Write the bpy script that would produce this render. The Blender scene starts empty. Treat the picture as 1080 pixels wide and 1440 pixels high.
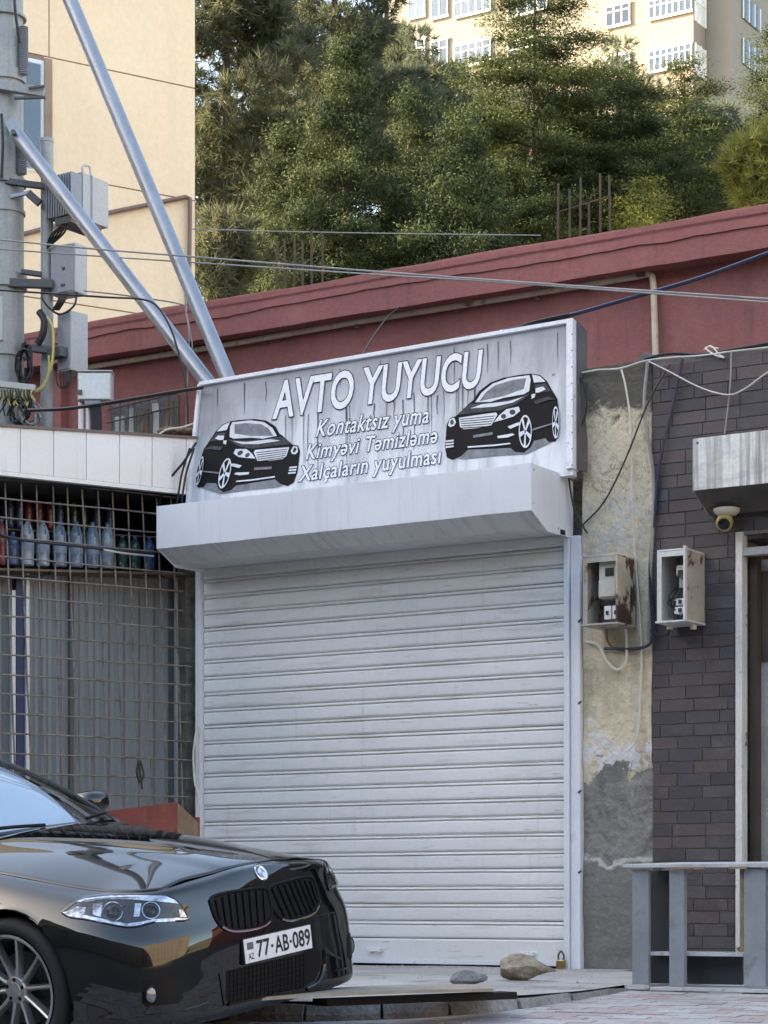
import bpy, bmesh, math, random
import numpy as np
from mathutils import Vector, Matrix
from mathutils.bvhtree import BVHTree
from mathutils.geometry import delaunay_2d_cdt

R_ = math.radians
sc = bpy.context.scene
C = sc.collection
random.seed(7)
rng = np.random.default_rng(11)

# ------------------------------------------------------------------ camera
# world frame: X runs along the shop front (to the right), Y goes into the block, Z is up
FPX, CX, CY = 3200.0, 540.0, 1266.0            # focal length and horizon, in photo pixels (1080 x 1440)
CAM = Vector((7.263, -13.976, 0.71))
YAW = math.atan2(0.5307, 0.8476)
cam_data = bpy.data.cameras.new('camera')
cam = bpy.data.objects.new('camera', cam_data)
C.objects.link(cam)
cam.location = CAM
cam.rotation_euler = (R_(90), 0, YAW)
cam_data.sensor_fit = 'AUTO'
cam_data.sensor_width = 36
cam_data.lens = FPX / 1440 * 36
cam_data.shift_y = (CY - 720) / 1440
cam_data.clip_end = 2000
cam_data.clip_start = 0.1
sc.camera = cam

# ------------------------------------------------------------------ light
SUN_EL, SUN_AZ = R_(27), R_(-112)                # azimuth measured from +Y towards +X
world = bpy.data.worlds.new('World')
sc.world = world
world.use_nodes = True
wn = world.node_tree
sky = wn.nodes.new('ShaderNodeTexSky')
sky.sky_type = 'NISHITA'
sky.sun_disc = False
sky.sun_elevation = SUN_EL
sky.sun_rotation = SUN_AZ
sky.altitude = 50
sky.air_density = 1.0
sky.dust_density = 2.2
sky.ozone_density = 2.4
bg = wn.nodes['Background']
bg.inputs[1].default_value = 0.15
wn.links.new(sky.outputs[0], bg.inputs[0])
sun_data = bpy.data.lights.new('sun', 'SUN')
sun_data.energy = 5.0
sun_data.angle = R_(0.6)
sun_data.color = (1.0, 0.90, 0.76)
sun = bpy.data.objects.new('sun', sun_data)
C.objects.link(sun)
sun_dir = Vector((math.sin(SUN_AZ) * math.cos(SUN_EL), math.cos(SUN_AZ) * math.cos(SUN_EL), math.sin(SUN_EL)))
sun.rotation_euler = sun_dir.to_track_quat('Z', 'Y').to_euler()
sun.location = (0, 0, 60)
vs = sc.view_settings
vs.view_transform = 'Standard'
vs.look = 'None'
vs.gamma = 1
vs.exposure = 2.6
vs.use_white_balance = True
vs.white_balance_temperature = 8500
vs.white_balance_tint = 10
vs.use_curve_mapping = False
sc.cycles.max_bounces = 8
sc.cycles.use_denoising = True

# ------------------------------------------------------------------ geometry of the view
SX, SY = Vector((math.cos(YAW), math.sin(YAW), 0)), Vector((-math.sin(YAW), math.cos(YAW), 0))

def ray(px, py):
    return SX * ((px - CX) / FPX) + SY + Vector((0, 0, (CY - py) / FPX))

def hit(px, py, p0, n):
    d = ray(px, py)
    return CAM + d * ((Vector(p0) - CAM).dot(Vector(n)) / d.dot(Vector(n)))

def at(px, py, Y=0.0):
    return hit(px, py, (0, Y, 0), (0, 1, 0))

def gz(px, py, z):
    return hit(px, py, (0, 0, z), (0, 0, 1))

def dp(px, py, d):
    return CAM + ray(px, py) * d

# the kiosk and the beige block stand at an angle to the shop front
PDIR = Vector((0.433, 0.901, 0)).normalized()
PN = Vector((PDIR.y, -PDIR.x, 0))              # faces the street
PQ = at(275, 900, 0.02)
PQ.z = 0

def pp(px, py, b=0.0):                          # on the kiosk front, b metres behind it
    return hit(px, py, PQ - PN * b, PN)

BQ = dp(274, 400, 30)
def bp(px, py, b=0.0):
    return hit(px, py, BQ - PN * b, PN)

# ------------------------------------------------------------------ materials
MATS = {}
def nd(nt, t, **kw):
    n = nt.nodes.new(t)
    for k, v in kw.items():
        setattr(n, k, v)
    return n

def noise(nt, vec, scale, detail=5, rough=0.55, dist=0.0):
    n = nd(nt, 'ShaderNodeTexNoise')
    n.inputs['Scale'].default_value = scale
    n.inputs['Detail'].default_value = detail
    n.inputs['Roughness'].default_value = rough
    n.inputs['Distortion'].default_value = dist
    nt.links.new(vec, n.inputs['Vector'])
    return n.outputs[0]

def mrange(nt, v, a, b, c, d):
    n = nd(nt, 'ShaderNodeMapRange')
    nt.links.new(v, n.inputs[0])
    for i, x in enumerate((a, b, c, d)):
        n.inputs[i + 1].default_value = x
    return n.outputs[0]

def mixc(nt, fac, a, b, blend='MIX'):
    n = nd(nt, 'ShaderNodeMix', data_type='RGBA', blend_type=blend)
    for sock, v in ((n.inputs[0], fac), (n.inputs[6], a), (n.inputs[7], b)):
        if hasattr(v, 'links'):
            nt.links.new(v, sock)
        elif isinstance(v, (int, float)):
            sock.default_value = v
        else:
            sock.default_value = (*v[:3], 1)
    return n.outputs[2]

def math_(nt, op, a, b):
    n = nd(nt, 'ShaderNodeMath', operation=op)
    for i, v in enumerate((a, b)):
        if hasattr(v, 'links'):
            nt.links.new(v, n.inputs[i])
        else:
            n.inputs[i].default_value = v
    return n.outputs[0]

def vscale(nt, vec, s):
    n = nd(nt, 'ShaderNodeVectorMath', operation='MULTIPLY')
    nt.links.new(vec, n.inputs[0])
    n.inputs[1].default_value = s
    return n.outputs[0]

def mat(name, col, rough=0.6, metal=0.0, var=0.15, vsc=2.5, fine=0.08, fsc=45, bump=0.15, bsc=60, bdist=0.004,
        layers=(), coat=0.0, spec=0.5, rand=0.0, rough_var=0.1, build=None):
    """layers: (colour, scale_vector, lo, hi, strength) patches and runs mixed over the base by noise"""
    m = bpy.data.materials.new(name)
    m.use_nodes = True
    nt = m.node_tree
    b = nt.nodes['Principled BSDF']
    geo = nd(nt, 'ShaderNodeNewGeometry')
    pos = geo.outputs['Position']
    n1 = noise(nt, pos, vsc, 6)
    n2 = noise(nt, pos, fsc, 3)
    f1 = mrange(nt, n1, 0.3, 0.7, 1 - var, 1 + var)
    f2 = mrange(nt, n2, 0.3, 0.7, 1 - fine, 1 + fine)
    k = math_(nt, 'MULTIPLY', f1, f2)
    if rand:
        oi = nd(nt, 'ShaderNodeObjectInfo')
        k = math_(nt, 'MULTIPLY', k, mrange(nt, oi.outputs['Random'], 0, 1, 1 - rand, 1 + rand))
    sv = nd(nt, 'ShaderNodeVectorMath', operation='SCALE')
    if build:
        colsock = build(nt, pos)
        nt.links.new(colsock, sv.inputs[0])
    else:
        sv.inputs[0].default_value = col[:3]
    nt.links.new(k, sv.inputs['Scale'])
    c = sv.outputs[0]
    for (lc, lsc, lo, hi, st) in layers:
        ln = noise(nt, vscale(nt, pos, lsc), 1.0, 6, 0.6)
        c = mixc(nt, mrange(nt, ln, lo, hi, 0, st), c, lc)
    nt.links.new(c, b.inputs['Base Color'])
    b.inputs['Metallic'].default_value = metal
    b.inputs['Specular IOR Level'].default_value = spec
    b.inputs['Coat Weight'].default_value = coat
    b.inputs['Coat Roughness'].default_value = 0.03
    b.inputs['Coat IOR'].default_value = 1.65
    if rough_var:
        nt.links.new(mrange(nt, n1, 0.3, 0.7, max(0.02, rough - rough_var), min(1, rough + rough_var)), b.inputs['Roughness'])
    else:
        b.inputs['Roughness'].default_value = rough
    if bump:
        bn = nd(nt, 'ShaderNodeBump')
        bn.inputs['Strength'].default_value = bump
        bn.inputs['Distance'].default_value = bdist
        nt.links.new(noise(nt, pos, bsc, 4), bn.inputs['Height'])
        nt.links.new(bn.outputs[0], b.inputs['Normal'])
    MATS[name] = m
    return m

def glass(name, col, rough=0.03, alpha_mix=0.75, ior=1.5):
    """thin glass: part clear, part mirror"""
    m = bpy.data.materials.new(name)
    m.use_nodes = True
    nt = m.node_tree
    nt.nodes.clear()
    out = nd(nt, 'ShaderNodeOutputMaterial')
    tr = nd(nt, 'ShaderNodeBsdfTransparent')
    tr.inputs[0].default_value = (*col, 1)
    gl = nd(nt, 'ShaderNodeBsdfGlossy')
    gl.inputs['Roughness'].default_value = rough
    fr = nd(nt, 'ShaderNodeFresnel')
    fr.inputs[0].default_value = ior
    mx = nd(nt, 'ShaderNodeMixShader')
    nt.links.new(fr.outputs[0], mx.inputs[0])
    nt.links.new(tr.outputs[0], mx.inputs[1])
    nt.links.new(gl.outputs[0], mx.inputs[2])
    nt.links.new(mx.outputs[0], out.inputs[0])
    MATS[name] = m
    return m

def leafmat(name, c1, c2, transl=0.3):
    m = bpy.data.materials.new(name)
    m.use_nodes = True
    nt = m.node_tree
    b = nt.nodes['Principled BSDF']
    geo = nd(nt, 'ShaderNodeNewGeometry')
    n = mrange(nt, noise(nt, geo.outputs['Position'], 1.3, 4), 0.35, 0.65, 0, 1)
    at_ = nd(nt, 'ShaderNodeAttribute', attribute_name='clump')   # each spray of needles has its own shade of green
    f = math_(nt, 'ADD', math_(nt, 'MULTIPLY', n, 0.35), math_(nt, 'MULTIPLY', at_.outputs['Fac'], 0.85))
    c = mixc(nt, f, c1, c2)
    nt.links.new(c, b.inputs['Base Color'])
    b.inputs['Roughness'].default_value = 0.8
    b.inputs['Specular IOR Level'].default_value = 0.05
    t = nd(nt, 'ShaderNodeBsdfTranslucent')
    nt.links.new(c, t.inputs[0])
    mx = nd(nt, 'ShaderNodeMixShader')
    mx.inputs[0].default_value = transl
    out = nt.nodes['Material Output']
    nt.links.new(b.outputs[0], mx.inputs[1])
    nt.links.new(t.outputs[0], mx.inputs[2])
    nt.links.new(mx.outputs[0], out.inputs[0])
    MATS[name] = m
    return m

DIRT = (0.10, 0.085, 0.07)
RUST = (0.11, 0.035, 0.016)
mat('asphalt', (0.085, 0.083, 0.08), 0.85, var=0.25, vsc=0.8, fine=0.25, fsc=120, bump=0.5, bsc=150)
mat('hill_soil', (0.22, 0.18, 0.115), 0.9, var=0.35, vsc=0.25, fine=0.3, fsc=6, bump=0.6, bsc=4, bdist=0.1,
    layers=[((0.07, 0.085, 0.04), (0.3, 0.3, 0.3), 0.45, 0.6, 0.8)])
mat('concrete_apron', (0.36, 0.35, 0.33), 0.85, var=0.25, vsc=1.2, fine=0.2, fsc=60, bump=0.5, bsc=45, bdist=0.01,
    layers=[((0.16, 0.155, 0.15), (2.2, 2.2, 2.2), 0.52, 0.68, 0.7), ((0.46, 0.46, 0.45), (5, 5, 5), 0.55, 0.7, 0.5)])
mat('kerb_stone', (0.21, 0.205, 0.20), 0.85, var=0.4, vsc=5, fine=0.25, fsc=60, bump=0.8, bsc=25, bdist=0.015)
mat('slat_paint', (0.70, 0.705, 0.70), 0.42, var=0.05, vsc=1.0, fine=0.03, fsc=30, bump=0.05, rand=0.035,
    layers=[((0.42, 0.40, 0.36), (1.6, 1.6, 14), 0.56, 0.72, 0.55), ((0.26, 0.23, 0.19), (5, 5, 50), 0.62, 0.72, 0.7),
            ((0.40, 0.39, 0.36), (26, 26, 1.2), 0.60, 0.75, 0.28)])
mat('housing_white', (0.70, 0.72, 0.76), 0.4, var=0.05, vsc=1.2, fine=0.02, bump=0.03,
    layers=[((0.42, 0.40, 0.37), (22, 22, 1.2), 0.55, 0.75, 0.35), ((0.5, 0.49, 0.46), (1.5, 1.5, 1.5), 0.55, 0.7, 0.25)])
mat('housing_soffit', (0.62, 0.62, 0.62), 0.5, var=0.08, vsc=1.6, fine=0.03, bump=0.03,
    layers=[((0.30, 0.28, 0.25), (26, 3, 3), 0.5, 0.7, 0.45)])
mat('rail_white', (0.66, 0.69, 0.74), 0.4, var=0.07, vsc=2, fine=0.04, bump=0.05,
    layers=[((0.3, 0.28, 0.25), (14, 14, 5), 0.62, 0.74, 0.5)])
mat('red_plaster', (0.30, 0.108, 0.10), 0.9, var=0.16, vsc=0.9, fine=0.10, fsc=22, bump=0.5, bsc=35, bdist=0.012,
    layers=[((0.25, 0.09, 0.094), (0.7, 0.7, 3.5), 0.5, 0.68, 0.5), ((0.37, 0.165, 0.15), (1.7, 1.7, 1.1), 0.53, 0.68, 0.5), ((0.13, 0.06, 0.058), (9, 9, 0.8), 0.58, 0.72, 0.4)])
mat('beige_render', (0.90, 0.65, 0.435), 0.9, var=0.05, vsc=0.5, fine=0.05, fsc=14, bump=0.25, bsc=30, bdist=0.01,
    layers=[((0.80, 0.61, 0.41), (3.5, 3.5, 0.35), 0.52, 0.7, 0.45), ((0.92, 0.74, 0.53), (0.8, 0.8, 0.8), 0.5, 0.7, 0.4)])
mat('opposite_render', (0.24, 0.205, 0.17), 0.9, var=0.06, vsc=0.4, fine=0.04, bump=0)
mat('joint_brown', (0.30, 0.21, 0.16), 0.9, var=0.2)
mat('pale_block', (0.225, 0.205, 0.175), 0.9, var=0.05, vsc=0.15, fine=0.03, fsc=2, bump=0.0)
mat('pink_block', (0.27, 0.22, 0.185), 0.9, var=0.05, vsc=0.15, fine=0.03, fsc=2, bump=0.0)
mat('white_plastic', (0.74, 0.74, 0.73), 0.4, var=0.05, bump=0.0)
mat('galvanised', (0.30, 0.32, 0.35), 0.42, metal=0.55, var=0.10, vsc=5, fine=0.07, fsc=60, bump=0.05,
    layers=[((0.26, 0.27, 0.28), (5, 5, 0.9), 0.55, 0.72, 0.5)])
mat('pole_metal', (0.36, 0.36, 0.35), 0.6, metal=0.25, var=0.18, vsc=3, fine=0.1, bump=0.15,
    layers=[((0.22, 0.20, 0.17), (9, 9, 0.6), 0.5, 0.7, 0.6)])
mat('dark_bracket', (0.10, 0.10, 0.10), 0.55, metal=0.4, var=0.2)
mat('unit_grey', (0.30, 0.31, 0.33), 0.5, var=0.06, bump=0.02)
mat('unit_white', (0.50, 0.48, 0.455), 0.45, var=0.06, bump=0.02, layers=[((0.4, 0.38, 0.34), (10, 10, 2), 0.58, 0.75, 0.4)])
mat('cable_black', (0.015, 0.015, 0.016), 0.5, var=0.2, bump=0)
mat('cable_grey', (0.28, 0.27, 0.26), 0.6, var=0.2, bump=0)
mat('cable_white', (0.58, 0.56, 0.50), 0.6, var=0.2, bump=0)
mat('cable_yellow', (0.48, 0.42, 0.14), 0.6, var=0.2, bump=0)
mat('cable_blue', (0.02, 0.025, 0.06), 0.45, var=0.2, bump=0)
mat('pipe_cream', (0.58, 0.50, 0.38), 0.6, var=0.12, vsc=4, layers=[(RUST, (7, 7, 7), 0.6, 0.68, 0.8)])
mat('pipe_brown', (0.20, 0.12, 0.10), 0.6, var=0.15)
mat('fascia_panel', (0.80, 0.765, 0.735), 0.35, var=0.05, vsc=1.5, fine=0.03, bump=0.03, rand=0.03,
    layers=[((0.42, 0.41, 0.39), (16, 16, 1.0), 0.57, 0.74, 0.35)])
mat('fascia_trim', (0.16, 0.12, 0.10), 0.6)
mat('rusty_bar', (0.22, 0.20, 0.17), 0.65, metal=0.2, var=0.25, vsc=7, fine=0.2, fsc=80, bump=0.3, bsc=120,
    layers=[((0.12, 0.07, 0.045), (9, 9, 9), 0.5, 0.66, 0.75)])
mat('door_sheet', (0.215, 0.24, 0.26), 0.5, var=0.12, vsc=1.5, fine=0.05, bump=0.08,
    layers=[((0.13, 0.15, 0.17), (8, 8, 0.7), 0.5, 0.7, 0.5), ((0.26, 0.28, 0.29), (2, 2, 2), 0.55, 0.7, 0.4)])
mat('blue_strip', (0.012, 0.035, 0.12), 0.5, var=0.15)
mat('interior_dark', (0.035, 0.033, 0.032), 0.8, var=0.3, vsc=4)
mat('shelf_wood', (0.16, 0.11, 0.07), 0.7, var=0.25, vsc=8)
mat('bottle_clear', (0.16, 0.24, 0.34), 0.18, var=0.35, vsc=16, spec=0.7, bump=0.3, bsc=40)
mat('bottle_pale', (0.27, 0.33, 0.40), 0.18, var=0.35, vsc=16, spec=0.7, bump=0.3, bsc=40)
mat('bottle_green', (0.02, 0.06, 0.045), 0.2, var=0.3, vsc=16, spec=0.7)
mat('bottle_red', (0.16, 0.035, 0.045), 0.25, var=0.3, vsc=16)
mat('bottle_blue', (0.035, 0.07, 0.16), 0.25, var=0.3, vsc=16)
mat('cap_blue', (0.05, 0.12, 0.35), 0.4, bump=0)
mat('label_white', (0.26, 0.31, 0.40), 0.5, bump=0)
mat('mortar', (0.17, 0.155, 0.15), 0.95, var=0.25, vsc=8, fine=0.2, fsc=70, bump=0.4)
BL = [((0.16, 0.15, 0.145), (5, 5, 5), 0.58, 0.72, 0.45)]
mat('brick_brown', (0.086, 0.064, 0.062), 0.6, var=0.2, vsc=7, fine=0.2, fsc=60, bump=0.35, bsc=60, rand=0.18, layers=BL)
mat('brick_dark', (0.056, 0.048, 0.052), 0.6, var=0.2, vsc=7, fine=0.2, fsc=60, bump=0.35, bsc=60, rand=0.2, layers=BL)
mat('brick_slate', (0.068, 0.059, 0.063), 0.6, var=0.25, vsc=7, fine=0.2, fsc=60, bump=0.35, bsc=60, rand=0.2, layers=BL)
mat('meter_metal', (0.40, 0.37, 0.32), 0.65, var=0.15, vsc=5, fine=0.1, bump=0.15,
    layers=[(RUST, (9, 9, 9), 0.57, 0.63, 0.95), ((0.2, 0.18, 0.15), (4, 4, 4), 0.55, 0.7, 0.5)])
mat('meter_beige', (0.50, 0.43, 0.32), 0.7, var=0.15, vsc=5, fine=0.1, bump=0.15,
    layers=[((0.07, 0.03, 0.022), (7, 7, 4), 0.52, 0.56, 1.0), ((0.28, 0.24, 0.19), (4, 4, 4), 0.55, 0.7, 0.6)])
mat('meter_inside', (0.22, 0.205, 0.19), 0.7, var=0.25, vsc=8, layers=[((0.08, 0.05, 0.04), (10, 10, 10), 0.55, 0.65, 0.8)])
mat('meter_case', (0.52, 0.49, 0.42), 0.45, var=0.06, bump=0.0)
mat('display_dark', (0.03, 0.035, 0.03), 0.3, bump=0)
mat('steel_stained', (0.70, 0.70, 0.69), 0.4, metal=0.3, var=0.08, vsc=2, bump=0.03,
    layers=[((0.16, 0.14, 0.12), (30, 30, 0.9), 0.45, 0.64, 0.7), ((0.24, 0.22, 0.2), (3, 3, 8), 0.5, 0.7, 0.5)])
mat('jamb_white', (0.62, 0.61, 0.58), 0.55, var=0.08, vsc=4, layers=[(RUST, (9, 9, 9), 0.62, 0.67, 0.9), ((0.35, 0.32, 0.28), (14, 14, 2), 0.55, 0.7, 0.4)])
mat('door_grey', (0.36, 0.36, 0.345), 0.6, var=0.15, vsc=4, layers=[((0.12, 0.09, 0.07), (5, 5, 1), 0.55, 0.68, 0.7)])
mat('door_brown', (0.075, 0.055, 0.043), 0.6, var=0.3, vsc=5)
mat('camera_cream', (0.58, 0.54, 0.44), 0.4, var=0.08, bump=0)
mat('camera_yellowed', (0.42, 0.31, 0.13), 0.4, var=0.2, vsc=20, bump=0)
mat('lens_black', (0.008, 0.008, 0.01), 0.08, bump=0, rough_var=0)
mat('bench_grey', (0.225, 0.255, 0.285), 0.5, var=0.1, vsc=5, fine=0.06, bump=0.1, rand=0.05,
    layers=[((0.40, 0.41, 0.42), (12, 12, 12), 0.62, 0.7, 0.5), ((0.10, 0.10, 0.10), (6, 6, 6), 0.62, 0.7, 0.5)])
mat('bench_top', (0.42, 0.44, 0.46), 0.6, var=0.15, vsc=6, bump=0.2, layers=[((0.2, 0.15, 0.11), (9, 9, 9), 0.58, 0.66, 0.7)])
mat('bench_dark', (0.030, 0.036, 0.044), 0.55, var=0.15)
mat('chipboard', (0.24, 0.17, 0.11), 0.85, var=0.3, vsc=20, fine=0.3, fsc=150)
mat('rock_brown', (0.24, 0.20, 0.145), 0.9, var=0.35, vsc=7, fine=0.3, fsc=40, bump=0.9, bsc=30, bdist=0.02,
    layers=[((0.36, 0.32, 0.25), (8, 8, 8), 0.5, 0.62, 0.7), ((0.09, 0.07, 0.05), (12, 12, 12), 0.56, 0.66, 0.7)])
mat('rock_grey', (0.16, 0.165, 0.17), 0.9, var=0.4, vsc=9, fine=0.3, fsc=50, bump=0.9, bsc=35, bdist=0.02,
    layers=[((0.30, 0.31, 0.32), (11, 11, 11), 0.52, 0.62, 0.7)])
mat('brass', (0.36, 0.25, 0.10), 0.35, metal=0.8, var=0.15)
mat('steel_bright', (0.55, 0.55, 0.56), 0.25, metal=0.9, var=0.1)
mat('plywood', (0.30, 0.255, 0.20), 0.8, var=0.2, vsc=4, layers=[((0.4, 0.38, 0.34), (3, 3, 3), 0.5, 0.65, 0.6)])
mat('red_wood', (0.22, 0.050, 0.038), 0.7, var=0.25, vsc=6, layers=[((0.22, 0.10, 0.06), (8, 8, 8), 0.55, 0.65, 0.7)])
mat('raw_wood', (0.24, 0.16, 0.10), 0.8, var=0.3, vsc=8)
mat('bark', (0.045, 0.036, 0.028), 0.9, var=0.35, vsc=4, bump=0.6, bsc=12, bdist=0.03)
mat('rebar', (0.09, 0.058, 0.042), 0.8, metal=0.2, var=0.25, vsc=8)
mat('roof_felt', (0.12, 0.115, 0.11), 0.9, var=0.3)
mat('debris_brown', (0.16, 0.10, 0.06), 0.9, var=0.45, vsc=20, fine=0.4, fsc=90)
mat('sign_black', (0.006, 0.006, 0.008), 0.6, spec=0.15, bump=0)
mat('sign_grey', (0.20, 0.21, 0.23), 0.6, spec=0.15, bump=0, var=0.3, vsc=14)
mat('sign_mid', (0.06, 0.063, 0.07), 0.6, spec=0.15, bump=0, var=0.4, vsc=14)
mat('sign_light', (0.62, 0.645, 0.68), 0.4, bump=0, var=0.1, vsc=9)
mat('sign_white', (0.74, 0.76, 0.80), 0.4, bump=0, var=0.05, vsc=9)
mat('sign_trim', (0.68, 0.69, 0.72), 0.45, var=0.1, vsc=6, layers=[((0.25, 0.22, 0.18), (12, 12, 12), 0.62, 0.7, 0.6)])
mat('sign_drip', (0.055, 0.055, 0.065), 0.6, bump=0, var=0.3, vsc=10)
mat('edge_dark', (0.10, 0.09, 0.085), 0.8, var=0.3, vsc=6)
# car
mat('car_paint', (0.0030, 0.0034, 0.0042), 0.35, var=0.0, fine=0.0, bump=0, coat=1.0, spec=0.0, rough_var=0.0)
mat('car_trim', (0.005, 0.005, 0.0055), 0.55, bump=0.0, rough_var=0.0, spec=0.2)
mat('car_gloss_black', (0.004, 0.004, 0.004), 0.12, bump=0.0, rough_var=0.0)
mat('car_chrome', (0.72, 0.73, 0.75), 0.12, metal=1.0, var=0.0, fine=0, bump=0.0, rough_var=0.0)
mat('lamp_inner', (0.035, 0.036, 0.04), 0.2, metal=0.3, var=0.6, vsc=30, bump=0.5, bsc=30, bdist=0.01, rough_var=0.0)
mat('lamp_bright', (0.55, 0.58, 0.62), 0.15, metal=0.8, var=0.5, vsc=40, bump=0.4, bsc=40, rough_var=0)
mat('fog_glass', (0.20, 0.21, 0.22), 0.12, metal=0.4, var=0.5, vsc=60, bump=0.3, bsc=60, rough_var=0)
mat('tyre', (0.014, 0.014, 0.015), 0.75, var=0.15, vsc=6, bump=0.3, bsc=90)
mat('rim_silver', (0.42, 0.42, 0.43), 0.28, metal=0.85, var=0.08, bump=0)
mat('brake_iron', (0.05, 0.048, 0.046), 0.5, metal=0.6, var=0.2)
mat('plate_white', (0.74, 0.75, 0.77), 0.4, var=0.03, bump=0)
mat('plate_black', (0.010, 0.010, 0.010), 0.5, bump=0)
mat('plate_grey', (0.10, 0.10, 0.11), 0.5, bump=0)
mat('roundel_blue', (0.25, 0.36, 0.52), 0.2, bump=0)
mat('seat_dark', (0.02, 0.02, 0.021), 0.8, bump=0)
glass('lamp_glass', (0.92, 0.94, 0.96), 0.02, ior=1.5)
glass('windshield_glass', (0.98, 0.99, 1.0), 0.01, ior=1.6)
glass('side_glass', (0.10, 0.11, 0.12), 0.01, ior=1.9)
mat('pale_panel_silver', (0.80, 0.88, 0.94), 0.45, var=0.02, fine=0.0, bump=0)
glass('window_glass', (0.8, 0.84, 0.87), 0.03, ior=1.6)
mat('curtain', (0.62, 0.62, 0.61), 0.9, var=0.25, vsc=1.5, bump=0)
mat('room_dark', (0.16, 0.16, 0.16), 0.8, var=0.3, vsc=2, bump=0)
leafmat('leaf_spruce', (0.016, 0.027, 0.017), (0.078, 0.100, 0.046), 0.2)
leafmat('leaf_layered', (0.016, 0.028, 0.016), (0.098, 0.122, 0.050), 0.2)
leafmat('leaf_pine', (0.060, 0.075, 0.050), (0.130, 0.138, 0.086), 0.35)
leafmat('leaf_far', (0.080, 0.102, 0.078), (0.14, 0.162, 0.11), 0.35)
leafmat('leaf_bright', (0.13, 0.145, 0.042), (0.25, 0.26, 0.085), 0.45)

def plaster_colour(nt, pos):
    """cream plaster, blackened along the top, bare grey render with a white salt line near the ground"""
    sep = nd(nt, 'ShaderNodeSeparateXYZ')
    nt.links.new(pos, sep.inputs[0])
    z = sep.outputs[2]
    nlow = noise(nt, pos, 2.4, 7, 0.6, 0.6)
    nfin = noise(nt, pos, 9, 6, 0.65, 1.0)
    base = mixc(nt, mrange(nt, nfin, 0.35, 0.7, 0, 1), (0.56, 0.475, 0.33), (0.66, 0.575, 0.43))
    base = mixc(nt, mrange(nt, noise(nt, vscale(nt, pos, (7, 7, 1.2)), 1, 6, 0.6), 0.5, 0.66, 0, 0.7), base, (0.40, 0.335, 0.23))
    zz = math_(nt, 'ADD', z, math_(nt, 'MULTIPLY', nlow, 1.1))
    # pale grey cement skim half-way up
    mid = mrange(nt, math_(nt, 'ABSOLUTE', math_(nt, 'SUBTRACT', zz, 3.75), 0), 0.12, 0.35, 0.75, 0)
    base = mixc(nt, math_(nt, 'MULTIPLY', mid, mrange(nt, nfin, 0.42, 0.55, 0, 1)), base, (0.46, 0.45, 0.44))
    # soot at the top
    base = mixc(nt, mrange(nt, math_(nt, 'ADD', z, math_(nt, 'MULTIPLY', nfin, 0.5)), 4.24, 4.34, 0, 0.92), base, (0.06, 0.056, 0.052))
    base = mixc(nt, mrange(nt, noise(nt, pos, 1.7, 7, 0.65, 0.8), 0.55, 0.68, 0, 0.7), base, (0.24, 0.21, 0.17))
    crk = mrange(nt, math_(nt, 'ABSOLUTE', math_(nt, 'SUBTRACT', noise(nt, vscale(nt, pos, (4, 4, 2)), 1, 8, 0.7, 1.2), 0.5), 0), 0.0, 0.012, 0.75, 0)
    base = mixc(nt, math_(nt, 'MULTIPLY', crk, mrange(nt, z, 2.9, 3.4, 0, 1)), base, (0.10, 0.085, 0.06))
    # bare render below
    grey = mixc(nt, mrange(nt, noise(nt, pos, 6, 7, 0.7, 1.5), 0.38, 0.62, 0, 1), (0.15, 0.14, 0.13), (0.27, 0.26, 0.24))
    z2 = math_(nt, 'ADD', z, math_(nt, 'MULTIPLY', nfin, 0.55))
    z2 = math_(nt, 'ADD', z2, math_(nt, 'MULTIPLY', math_(nt, 'SUBTRACT', nlow, 0.5), 1.0))
    wfac = math_(nt, 'MULTIPLY', mrange(nt, z2, 2.02, 2.06, 1, 0), mrange(nt, noise(nt, pos, 4.0, 5, 0.6, 0.5), 0.44, 0.50, 0, 1))
    base = mixc(nt, wfac, base, (0.60, 0.59, 0.58))
    base = mixc(nt, mrange(nt, z2, 1.86, 1.89, 1, 0), base, grey)
    z3 = math_(nt, 'ADD', z, math_(nt, 'MULTIPLY', nlow, 0.5))
    line = mrange(nt, math_(nt, 'ABSOLUTE', math_(nt, 'SUBTRACT', z3, 1.24), 0), 0.01, 0.03, 0.8, 0)
    base = mixc(nt, line, base, (0.50, 0.49, 0.47))
    base = mixc(nt, mrange(nt, z3, 1.20, 1.23, 0.85, 0), base, (0.155, 0.15, 0.14))
    return base
mat('old_plaster', (1, 1, 1), 0.9, var=0.12, vsc=3, fine=0.10, fsc=30, bump=0.9, bsc=14, bdist=0.025, build=plaster_colour)

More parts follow.
